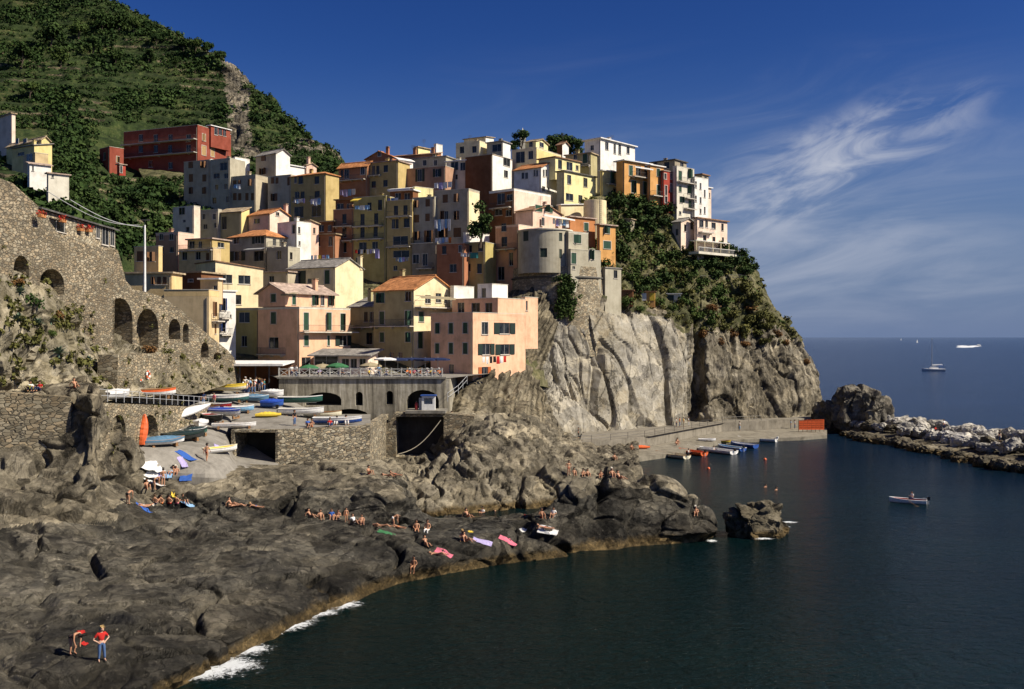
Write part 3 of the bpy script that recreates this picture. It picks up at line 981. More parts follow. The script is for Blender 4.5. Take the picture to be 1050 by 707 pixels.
hill = loft('hill', wr, 1.5, .75, M_HILL, disp_hill)
me = hill.data
me.materials.append(RK_CLIFF)
co = np.zeros(len(me.polygons) * 3); me.polygons.foreach_get('center', co); co = co.reshape(-1, 3)
sx = co[:, 0] / co[:, 1] * 1000 + 525; sy = 346 - (co[:, 2] - EYE) / co[:, 1] * 1000
wob = fbm(co * .05, 4, k=45) * 9
ax_ = np.interp(sy, [60, 85, 120, 150, 170], [236, 240, 246, 252, 266])
mi = ((np.abs(sx + wob - ax_) < 13) & (sy > 62) & (sy < 165)).astype(np.int32)
tw = ((co[:, 2] / 4.6 + fbm(co * .012, 3, k=51) * .9) % 1)
mi |= ((fbm(co * .08, 3, k=46) > .42) & (sx > 285) & (sy < 180)).astype(np.int32)
me.materials.append(rock('terrace_stone', [(.3, (.05, .042, .024)), (.46, (.10, .085, .05)), (.58, (.17, .145, .085)), (.75, (.26, .22, .14))], fine=1.5, band=False, crack=.2))
mi[(tw > .80) & (sx < 235) & (sy > 40) & (fbm(co * .02, 3, k=48) > -.12) & (mi == 0)] = 2
me.polygons.foreach_set('material_index', mi)
from mathutils.geometry import tessellate_polygon


def face_hit(C0, u, px, py):
    """(s, z) where the view line through a photo position meets the upright plane through C0 along u"""
    a_ = (px - 525) / 1000
    s = (a_ * C0[1] - C0[0]) / (u[0] - a_ * u[1])
    d = C0[1] + s * u[1]
    return s, EYE + (346 - py) * d / 1000


def arch(s0, s1, z0, z1, n=9):
    """outline of a round-headed opening"""
    w = (s1 - s0) / 2
    rise = min(w, (z1 - z0) * .55)
    pts = [(s0, z0), (s1, z0)]
    for k in range(n):
        th = math.pi * k / (n - 1)
        pts.append(((s0 + s1) / 2 + w * math.cos(th), z1 - rise + rise * math.sin(th)))
    return pts


def rect(s0, s1, z0, z1):
    return [(s0, z0), (s1, z0), (s1, z1), (s0, z1)]


def wall_prism(name, C0, u, outer, holes, thick, mats, parent=None, hole_depth=None):
    """upright wall: outline and openings in (s, z) on the plane C0 + s u, thickened away from the viewer; openings are real recesses"""
    u = Vector((u[0], u[1], 0)).normalized()
    nrm = Vector((-u.y, u.x, 0))
    if nrm.dot(Vector((C0[0], C0[1], 0))) < 0: nrm = -nrm           # away from the camera
    hd = hole_depth or thick * .85
    W3 = lambda s, z, t=0.0: tuple(Vector((C0[0], C0[1], 0)) + u * s + nrm * t + Vector((0, 0, z)))
    mb = MB()
    loops = [outer] + holes
    flat = [q for lp in loops for q in lp]
    tri = tessellate_polygon([[Vector((q[0], q[1], 0)) for q in lp] for lp in loops])
    base = len(mb.v)
    mb.v += [W3(*q) for q in flat]
    for f in tri:
        mb.f.append(tuple(base + k for k in f)); mb.i.append(0)
    for k in range(len(outer)):
        a_, b_ = outer[k], outer[(k + 1) % len(outer)]
        mb.quad(W3(*a_), W3(*b_), W3(*b_, thick), W3(*a_, thick))
    mb.quad(*[W3(*q, thick) for q in outer])
    for h in holes:
        mb.cur = 0
        for k in range(len(h)):
            a_, b_ = h[k], h[(k + 1) % len(h)]
            mb.quad(W3(*a_), W3(*b_), W3(*b_, hd), W3(*a_, hd))
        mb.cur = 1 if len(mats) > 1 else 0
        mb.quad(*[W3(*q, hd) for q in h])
        mb.cur = 0
    o = mb.build(name, mats, parent)
    bm = bmesh.new(); bm.from_mesh(o.data); bmesh.ops.recalc_face_normals(bm, faces=bm.faces); bm.to_mesh(o.data); bm.free()
    return o


def rock_blob(name, c, size, seed, mat, sub=4, rough=.35, parent=None, base=None):
    bm = bmesh.new()
    bmesh.ops.create_icosphere(bm, subdivisions=sub, radius=1.0)
    co = np.array([v.co[:] for v in bm.verts])
    fc = [tuple(v.index for v in f.verts) for f in bm.faces]
    bm.free()
    rs = np.random.RandomState(seed)
    off = rs.rand(3) * 50
    h1, c1 = facet(co + off, (1.25, 1.25, 1.25), seed, tilt=.9, step=.9, wm=.12)
    h2, c2 = facet(co + off, (3.0, 3.0, 3.0), seed + 5, tilt=.5, step=.3, wm=.08)
    d = 1 + rough * (.8 * h1 + .35 * h2 + .5 * fbm(co * 2.2 + off, 5, .55) + .25 * c1)
    # square the ball off a little so that it sits like quarried stone
    sq = np.sign(co) * np.abs(co) ** .75
    p = sq * d[:, None] * np.array(size) * .5
    rz = rs.rand() * 6.28
    m = np.array([[math.cos(rz), -math.sin(rz), 0], [math.sin(rz), math.cos(rz), 0], [0, 0, 1]])
    p = p @ m.T
    o = mesh_obj(name, p, fc, mat, parent)
    o.location = c
    return o


def sheet(name, pts, mat, kind='structure', ground=True):
    """strip of quads between rows of world points"""
    nv, nu = len(pts), len(pts[0])
    v = [tuple(q) for r in pts for q in r]
    f = [(j * nu + i, j * nu + i + 1, (j + 1) * nu + i + 1, (j + 1) * nu + i) for j in range(nv - 1) for i in range(nu - 1)]
    o = mesh_obj(name, v, f, mat)
    o['kind'] = kind
    if ground: add_ground(o)
    return o


# ------------------------------------------------------------------ the slope under the viaduct
BX = [-140, 0, 40, 70, 100, 130, 165, 200, 240]
B = [
    [(420, 76), (405, 83), (400, 86), (398, 88), (412, 88), (408, 93), (405, 101), (404, 111), (392, 124)],
    [(400, 76), (386, 81), (382, 86), (384, 89), (398, 91), (402, 95), (402, 103), (400, 112), (388, 125)],
    [(350, 77), (336, 79.5), (330, 85.5), (342, 90.5), (372, 97), (368, 102.5), (364, 108.5), (375, 117), (384, 128)],
    [(290, 79), (288, 81.2), (294, 87), (318, 92), (345, 100), (355, 106.5), (360, 111.5), (372, 119), (380, 131)],
    [(262, 86), (268, 90), (278, 96), (300, 102), (330, 108), (350, 114), (362, 118), (372, 124), (380, 136)],
]
br = [[P(x, *q) for x, q in zip(BX, row)] for row in B]
RK_GARDEN = rock('garden_slope', [(.3, (.10, .085, .045)), (.46, (.20, .175, .115)), (.58, (.30, .265, .19)), (.75, (.42, .38, .29))], fine=1.8, band=False, bdist=.4, crack=.2)


def disp_garden(p, n, u, v):
    h, c = facet(p, (.22, .22, .25), 63, tilt=1.2, step=1.0)
    d = .55 * h + .4 * c + .5 * fbm(p * .5, 5, .55, k=64)
    return d * np.clip(v / .8, .25, 1) * np.clip((4 - v) / .8, 0.2, 1)


loft('garden_slope', br, .4, .4, RK_GARDEN, disp_garden)

# ------------------------------------------------------------------ the boat ramp, the little square and the terrace floors
ramp_rows = [
    [(140, 520, 89), (175, 520, 91), (210, 519, 91.5), (233, 520, 91.5), (243, 520, 91.5), (290, 520, 92)],
    [(140, 490, 88), (175, 489, 90), (210, 490, 91), (233, 492, 92.5), (243, 497, 92.5), (288, 503, 92.8)],
    [(140, 468, 89.5), (175, 464, 92), (210, 465, 95), (233, 468, 97), (243, 480, 97), (286, 487, 97)],
    [(140, 453, 93), (175, 449, 98), (210, 447, 101), (232, 449, 104), (242, 470, 104), (284, 474, 104.4)],
    [(150, 432, 103), (180, 428, 107), (212, 426, 111), (236, 431.5, 110), (246, 450, 109), (256, 452, 110)],
    [(160, 416, 112), (190, 412, 116), (215, 411, 118), (247, 413.3, 119), (252, 415, 119), (258, 418, 119)],
    [(165, 404, 121), (195, 400, 124), (220, 399, 126), (258, 399.5, 127.6), (262, 401, 127.6), (266, 402, 127.6)],
]
loft('boat_ramp', [[P(*q) for q in r] for r in ramp_rows], .7, .7, PAVE,
     lambda p, n, u, v: np.clip(2.4 - v, 0, 1) * (.30 * fbm(p * .5, 4, k=7) + .25 * facet(p, (.3, .3, .4), 77, .6, .5)[0]) + .02 * fbm(p * 2, 3))
sq_rows = [
    [(237, 441.3, 104.4), (285, 441, 104.2), (330, 438, 106), (380, 437, 107.5)],
    [(238, 431, 110), (288, 431, 110), (332, 432, 112), (380, 431, 113.5)],
    [(250, 413, 119), (290, 418, 119), (334, 427, 118.5), (380, 427, 119)],
    [(255, 399, 127.5), (290, 406, 126.5), (335, 424.5, 126.5), (380, 424.5, 126.5)],
]
loft('harbour_square', [[P(*q) for q in r] for r in sq_rows], 1.2, 1.2, PAVE, lambda p, n, u, v: .02 * fbm(p, 3))
zt = EYE + (346 - 388.5) * .125
sheet('upper_square', [[P(200, 400, 126), P(262, 400, 126.2)], [P(190, 392, 140), P(262, 389, 141)]], PAVE)
sheet('restaurant_terrace', [[Vector((P(288, 0, 125.3).x, 125.3, zt)), Vector((P(456, 0, 125.3).x, 125.3, zt))],
                             [Vector((P(262, 0, 150).x, 150, zt)), Vector((P(520, 0, 150).x, 150, zt))]], PAVE)

# wall under the square where the boats stand
DARK_SHADE = plaster('cellar', (.05, .045, .04), .3)  # near-black colour stands for the shade inside arches and recesses
Wq = empty('boat_wall', P(330, 470, 105)); tag(Wq, 'rough lit stone wall holding up the small square with the parked boats', 'wall', kind='thing')
A_, B_ = P(285, 441, 104), P(379, 437, 107.3)
u = (B_ - A_); ln = u.xy.length
h = Wq.location


def child_of(o, par):
    o.parent = par
    o.location = o.location - par.location
    return o


child_of(wall_prism('lit_face', A_, (u.x, u.y), [(0, 3.5), (ln, 4.5), (ln, B_.z + .02), (ln * .5, (A_.z + B_.z) / 2 + .02), (0, A_.z + .02)], [], 1.2, [ST_QUAY]), Wq)
C_ = P(237, 441, 104.25)
u2 = (A_ - C_); l2 = u2.xy.length
sh0 = .25; fq = lambda x, y: face_hit(C_, (1, 0), x, y)
child_of(wall_prism('recess_front', C_ + Vector((0, 0, 0)), (u2.x, u2.y), [(0, 3.5), (l2 - .01, 3.5), (l2 - .01, A_.z + .02), (0, C_.z + .03)],
                    [rect(fq(240.5, 0)[0], fq(283, 0)[0], fq(250, 478)[1], fq(250, 443.5)[1])], 5.0, [ST_QUAY, DARK_SHADE]), Wq)
mb = MB()
mb.box(B_ + Vector((-.8, .3, -6)), (.8, 0, 0), (0, 16, 0), (0, 0, 6.05))
child_of(mb.build('end_face', ST_QUAY), Wq)

def streak_wall():
    m, t, b = base_mat('streaked_wall')
    n1 = tex_noise(t, obj_vec(t, (1.7, 1.7, .10)), 1.0, 6, .7, .3)
    n2 = tex_noise(t, obj_vec(t), .7, 6, .65)
    col = ramp(t, n1, [(.34, (.10, .092, .072)), (.46, (.27, .245, .19)), (.58, (.42, .39, .31)), (.70, (.60, .57, .49))])  # streaks of raking sunlight put into the wall colour
    col = mixc(t, .8, col, ramp(t, n2, [(.3, (.55, .54, .5)), (.6, (1.05, 1.03, 1)) ]), 'MULTIPLY')
    t.links.new(col, b.inputs['Base Color']); b.inputs['Roughness'].default_value = .95; b.inputs['Specular IOR Level'].default_value = .1
    t.links.new(bump(t, n2, .5, .15), b.inputs['Normal'])
    return m


# ------------------------------------------------------------------ promenade wall with arches under the restaurant terrace
DP = 125.0
C0 = (P(286, 0, DP).x, DP)
ux = (1, 0)
fh = lambda x, y: face_hit(C0, ux, x, y)


def ar(x0, x1, y1, y0, fn=fh, rc=False):
    s0, z1 = fn(x0, y1); s1, z0 = fn(x1, y0)
    z1 = fn((x0 + x1) / 2, y1)[1]; z0 = fn((x0 + x1) / 2, y0)[1]
    return rect(s0, s1, z0, z1) if rc else arch(s0, s1, z0, z1)


sR = fh(456, 0)[0]
streaked = streak_wall()
Wp = empty('promenade_wall', (P(370, 0, DP).x, DP, 8.5)); tag(Wp, 'grey streaked wall with round arches below the restaurant terrace railing', 'wall', kind='thing')
zb = 6.8
child_of(wall_prism('arched_wall', C0, ux, [(0, zb + 3.5), (6.5, zb), (sR, zb), (sR, zt), (0, zt)],
                    [ar(313, 350, 402.5, 416), ar(364.5, 372, 402, 416), ar(396, 403, 401, 415), ar(417, 450, 400, 420.5), ar(337, 381, 419.3, 440)],
                    3.2, [streaked, DARK_SHADE]), Wp)
mb = MB(); mb.box((C0[0] - .2, DP - .22, zt), (sR + .4, 0, 0), (0, .6, 0), (0, 0, .22))
child_of(mb.build('coping', CONC), Wp)
mb = MB()
mb.box((C0[0] + sR + .002, DP + .1, zb - 2), (.6, 0, 0), (0, 24, 0), (0, 0, zt - zb + 1.9))
child_of(mb.build('end_wall', streaked), Wp)

# ledge with the kiosk and the dark slip below it
DS = 121.5
C1 = (P(379, 0, DS).x, DS)
fs = lambda x, y: face_hit(C1, ux, x, y)
Wl = empty('slip_wall', (P(430, 0, DS).x, DS, 6)); tag(Wl, 'low stone wall with a dark square boat slip under the white kiosk', 'wall', kind='thing')
ztop = fs(430, 424)[1]
zlow = fs(430, 441)[1]
o_ = [(0, 2.5), (fs(486, 0)[0], 2.5), (fs(486, 0)[0], fs(486, 427)[1]), (fs(457, 0)[0], ztop), (fs(404, 0)[0], ztop), (fs(400, 0)[0], zlow + 1), (0, zlow)]
s0, z1 = fs(406, 424.8); s1, z0 = fs(455, 469)
child_of(wall_prism('slip_front', C1, ux, o_, [rect(s0, s1, z0, z1 - .35)], 3.0, [ST_LOW, DARK_SHADE]), Wl)
mb = MB(); mb.box((fs(416, 0)[0] + C1[0], DS - .5, ztop), (fs(457, 0)[0] - fs(416, 0)[0], 0, 0), (0, 4.2, 0), (0, 0, .35))
child_of(mb.build('ledge', CONC), Wl)

# ------------------------------------------------------------------ the viaduct with its arcade
Wv = empty('viaduct', (-42, 100, 14)); tag(Wv, 'tall stone viaduct with round arches stepping down to the square', 'viaduct', kind='thing')
Ca = (-43.4, 74.0); Cb = (-42.2, 103.0); Cc = (-36.6, 132.5)
ua = (Cb[0] - Ca[0], Cb[1] - Ca[1]); ub = (Cc[0] - Cb[0], Cc[1] - Cb[1])
la = math.hypot(*ua); lb = math.hypot(*ub)
uan = (ua[0] / la, ua[1] / la); ubn = (ub[0] / lb, ub[1] / lb)
fa = lambda x, y: face_hit(Ca, uan, x, y)
fb = lambda x, y: face_hit(Cb, ubn, x, y)
outer = [(0, 14), (la, 14), (la, 27.6), (la - .8, 28.0), fa(60, 240), fa(42, 214), fa(13, 188), (0, fa(13, 188)[1] + .6)]
child_of(wall_prism('arcade_wall', Ca, uan, outer, [ar(41, 66, 276, 302, fa), ar(14, 30, 262, 290, fa)], 3.0, [ST_VIA, ST_VIA], hole_depth=2.0), Wv)
tops = [(240, 367), (233, 359), (214, 344), (190, 321.5), (176, 311), (164, 304), (152, 300), (137, 297), (129, 288), (124, 268), (120.5, 256)]
outer = [(0.03, 12), (lb, 12)] + [fb(*q) for q in tops] + [(0.03, 27.6)]
child_of(wall_prism('arcade_wall', Cb, ubn, outer,
                    [ar(109.5, 136, 305.5, 364, fb), ar(140, 162.5, 316.5, 358, fb), ar(173, 185, 327, 348, fb), ar(187.5, 193.5, 332, 352, fb), ar(206, 214, 351, 367, fb), ar(219, 227, 361.5, 369, fb)],
                    3.0, [ST_VIA, ST_VIA], hole_depth=2.4), Wv)

# terrace wall with the lifebuoys, and the boat terrace wall with two cellar arches
Cu = (-38.6, 92.0); uu = (.9, 20.5); lu = math.hypot(*uu); uun = (uu[0] / lu, uu[1] / lu)
fu = lambda x, y: face_hit(Cu, uun, x, y)
Wu = wall_prism('upper_terrace_wall', Cu, uun, [(fu(119, 0)[0], 11.5), (fu(184, 0)[0], 11.0), fu(184, 363), fu(150, 362.5), fu(121, 364)], [], 2.0, [ST_LOW])
tag(Wu, 'square block of lit stone retaining wall carrying two red lifebuoys', 'wall', kind='thing')
Ct = (-35.3, 80.0); ut = (.7, 33.0); lt = math.hypot(*ut); utn = (ut[0] / lt, ut[1] / lt)
ft = lambda x, y: face_hit(Ct, utn, x, y)
Wt = wall_prism('boat_terrace_wall', Ct, utn, [(ft(103, 413)[0], 5.5), (lt, 6.5), ft(216, 418), ft(160, 415.5), ft(103, 413)],
                [ar(113, 129, 425.5, 460, ft), ar(144.5, 162, 425.5, 460, ft)], 4.0, [ST_LOW, DARK_SHADE], hole_depth=3.6)
tag(Wt, 'stone wall with two dark cellar arches beside the boat ramp', 'wall', kind='thing')
tz = [ft(104, 413), ft(160, 415.5), ft(216, 418)]
edge = [Vector((Ct[0] + utn[0] * s + .02, Ct[1] + utn[1] * s, z + .06)) for s, z in tz]
sheet('boat_terrace', [edge, [q + Vector((-7, 2, .15)) for q in edge]], PAVE)
Wc = wall_prism('lower_garden_wall', P(-90, 0, 80), (P(57, 0, 82) - P(-90, 0, 80)).xy, [(0, 6), (12.2, 7), (12.2, P(57, 408, 82).z), (7, P(13, 403, 81).z), (0, P(13, 403, 81).z)], [], 1.5, [ST_LOW])
tag(Wc, 'coarse stone retaining wall under two seated people at the rock edge', 'wall', kind='thing')
add_ground(Wc)

# ------------------------------------------------------------------ quay along the foot of the headland
QX = [585, 625, 660, 700, 740, 780, 820, 848]
q1 = [wl(x, y, .6) for x, y in zip(QX, [482, 475, 469, 463.5, 452, 450, 448.5, 446.5])]
q2 = [wl(x, y, .95) for x, y in zip(QX, [466, 463, 459, 451, 443, 441, 438.5, 436.5])]
q3 = [Vector((q.x, q.y + .15, 2.65)) for q in q2]
q0 = [q + Vector((0, -.02, -2.6)) for q in q1]
q4 = [q + Vector((1.5, 1.4, .02)) for q in q3]
q5 = [q + Vector((3, 16, .1)) for q in q3]
sheet('lower_quay', [q0, q1, [q + Vector((0, .05, 0)) for q in q2]], plaster('quay_concrete', (.24, .215, .165), .5))
sheet('upper_quay', [[q + Vector((0, .03, -1.7)) for q in q3], q3, q4, q5], plaster('walkway_concrete', (.24, .215, .17), .45))

# ------------------------------------------------------------------ sea stacks, islet and breakwater
RK_DARK = rock('stack', [(.30, (.035, .032, .028)), (.46, (.085, .078, .065)), (.58, (.16, .145, .115)), (.75, (.27, .24, .19))], fine=2.4, bdist=.5, crack=.4)
RK_PALE = rock('boulder_pale', fac=((1.2, .2),), stops= [(.30, (.16, .15, .13)), (.46, (.30, .285, .255)), (.6, (.46, .44, .40)), (.75, (.60, .585, .55))], fine=2.0, bdist=.25, band=True, crack=.1)
RK_BRN = rock('boulder_brown', [(.30, (.045, .038, .026)), (.46, (.10, .086, .058)), (.58, (.175, .152, .108)), (.75, (.30, .27, .20))], fine=2.2, bdist=.3, crack=.2)
g = on_sea(889, 446); o = rock_blob('sea_stack', g + Vector((.3, 4, 3.4)), (10.0, 9, 10.8), 5, RK_DARK, 6, .42)
tag(o, 'tall jagged dark rock stack where the pale breakwater meets the quay', 'rock')
g = on_sea(855, 444); o = rock_blob('sea_stack', g + Vector((0, 3, 2.2)), (5.6, 6, 7.8), 9, RK_DARK, 5, .36)
tag(o, 'smaller pointed rock stack beside the orange barrier at the quay end', 'rock')
g = on_sea(779, 552); o = rock_blob('sea_rock', g + Vector((0, 1.3, .7)), (5.2, 3.6, 4.4), 21, RK_BRN, 6, .40)
tag(o, 'lone brown rock standing in the water of the cove with foam at its foot', 'rock')
g = on_sea(793, 548); o = rock_blob('sea_rock', g + Vector((0.2, .8, .1)), (2.6, 2.4, 1.9), 27, RK_BRN, 5, .4)
tag(o, 'low brown rock leaning against the lone rock in the cove', 'rock')
bw_f = [(862, 451), (890, 458), (920, 463), (950, 470), (980, 478), (1010, 485), (1045, 490), (1090, 500)]
bw_b = [(866, 440), (890, 443), (920, 445), (950, 448), (980, 452), (1010, 457), (1045, 461), (1090, 468)]
fr = [on_sea(x, y, -.6) for x, y in bw_f]
bk = [on_sea(x, y, -.6) for x, y in bw_b]
rows = [fr, [f.lerp(b_, .35) + Vector((0, 0, 1.7)) for f, b_ in zip(fr, bk)], [f.lerp(b_, .7) + Vector((0, 0, 2.0)) for f, b_ in zip(fr, bk)], bk]
loft('breakwater_core', rows, .8, .8, RK_BRN, lambda p, n, u, v: .5 * facet(p, (.5, .5, .5), 83, 1.0, .8)[0])
rs = np.random.RandomState(12)


def along(t, w):
    k = min(int(t * 7), 6); f = t * 7 - k
    return fr[k].lerp(fr[k + 1], f).lerp(bk[k].lerp(bk[k + 1], f), w)


protos = [rock_blob('breakwater_boulder', (0, 0, 0), (1, .8, .62), 100 + k, RK_PALE, 4, .38) for k in range(6)]
used = set()
n_b = 0
for i in range(118):
    t = (i + rs.rand() * .8) / 119
    row = i % 3
    w = (.10, .42, .72)[row] + rs.uniform(-.08, .08)
    z = (.35, 1.9, 2.6)[row] + rs.uniform(-.3, .35)
    s = rs.uniform(1.7, 3.3) * (1, 1.0, 1.05)[row]
    k = rs.randint(6)
    o = protos[k] if k not in used else protos[k].copy()
    if k in used: COL.objects.link(o)
    used.add(k)
    q = along(min(.985, .03 + .96 * t), w)
    o.location = (q.x, q.y, z)
    o.scale = (s * rs.uniform(.9, 1.35), s, s * rs.uniform(.8, 1.15))
    o.rotation_euler = (rs.uniform(-.4, .4), rs.uniform(-.4, .4), rs.uniform(0, 6.28))
    o.name = 'breakwater_boulder'
    brown = row == 0 or (row == 1 and rs.rand() < .35)  # darker stone on the low rows imitates the shaded harbour face
    o.material_slots[0].link = 'OBJECT'
    o.material_slots[0].material = RK_BRN if brown else RK_PALE
    if brown: tag(o, 'brown boulder, toned darker for shade, low on the harbour face of the breakwater', 'boulder', 'brown boulders along the breakwater foot')
    else: tag(o, 'pale quarried boulder heaped on the crest of the breakwater', 'boulder', 'pale boulders on the breakwater crest')
# ------------------------------------------------------------------ houses: builder
TILE = {'A': (10, 10, 5.8333), 'a': (10, 110, 8.75), 'B': (170, 110, 5.8333), 'C': (330, 120, 5.8333), 'D': (470, 120, 5.8333), 'E': (610, 120, 5.8333),
        'F': (170, 200, 5.8333), 'G': (330, 210, 5.8333), 'H': (470, 200, 5.8333), 'I': (10, 170, 5.8333), 'J': (10, 270, 5.8333),
        'K': (10, 370, 5.8333), 'L': (130, 270, 5.8333), 'M': (250, 290, 5.8333), 'N': (390, 280, 5.8333), 'O': (100, 370, 5.8333),
        'Q': (240, 360, 4.375), 'R': (460, 290, 4.375), 'S': (620, 230, 4.375), 'T': (620, 380, 4.375), 'U': (810, 330, 4.375),
        'V': (420, 430, 3.28), 'W': (240, 440, 4.375), 'X': (10, 470, 2.983), 'Y': (230, 370, 8.75), 'Z': (340, 370, 7.5), 'x': (120, 470, 8.75)}


def TX(t, x): return TILE[t][0] + x / TILE[t][2]
def TY(t, y): return TILE[t][1] + y / TILE[t][2]


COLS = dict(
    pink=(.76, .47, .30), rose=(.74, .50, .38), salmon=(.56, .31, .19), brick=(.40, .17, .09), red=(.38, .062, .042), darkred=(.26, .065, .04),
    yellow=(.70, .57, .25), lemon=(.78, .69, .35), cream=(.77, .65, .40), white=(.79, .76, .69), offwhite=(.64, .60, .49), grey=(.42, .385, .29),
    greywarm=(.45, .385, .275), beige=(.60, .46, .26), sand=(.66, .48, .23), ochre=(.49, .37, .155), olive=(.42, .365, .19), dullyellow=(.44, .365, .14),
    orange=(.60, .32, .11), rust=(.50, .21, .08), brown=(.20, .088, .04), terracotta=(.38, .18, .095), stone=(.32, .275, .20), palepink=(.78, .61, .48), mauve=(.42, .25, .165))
WALL = lambda c: (ST_BAST if c == 'rubble' else plaster(c, COLS[c]))
M_GLASS = glass_dark()
FR_W = paint('frame_white', (.50, .48, .44)); FR_D = paint('frame_dark', (.10, .07, .045)); FR_S = plaster('surround', (.58, .53, .45), .3)
SHUT = {'g': paint('shutter_green', (.022, .070, .038), .6), 'n': paint('shutter_dark_green', (.014, .030, .022), .6), 'b': paint('shutter_brown', (.16, .075, .028), .6),
        'B': paint('shutter_blue', (.03, .10, .42), .5), 'r': paint('shutter_orange', (.45, .12, .03), .55), 'y': paint('shutter_tan', (.45, .30, .13), .6)}
ROOF = {'orange': tiles('orange', (.50, .215, .085)), 'tan': tiles('tan', (.40, .31, .20)), 'grey': tiles('grey', (.27, .25, .225)), 'brown': tiles('brown', (.28, .165, .10)),
        'white': plaster('roof_white', (.76, .745, .71), .25), 'dark': tiles('dark', (.10, .095, .09)), 'pinkgrey': tiles('pinkgrey', (.42, .32, .26))}
DECK = plaster('roof_deck', (.42, .33, .26), .4)
RAIL = paint('railing_dark', (.07, .065, .06), .5)
RAIL_W = paint('railing_white', (.70, .69, .66), .5)
PIPE = paint('downpipe', (.30, .25, .19), .5)
HOUSES = {}
GRP = 'houses stepping up the village'


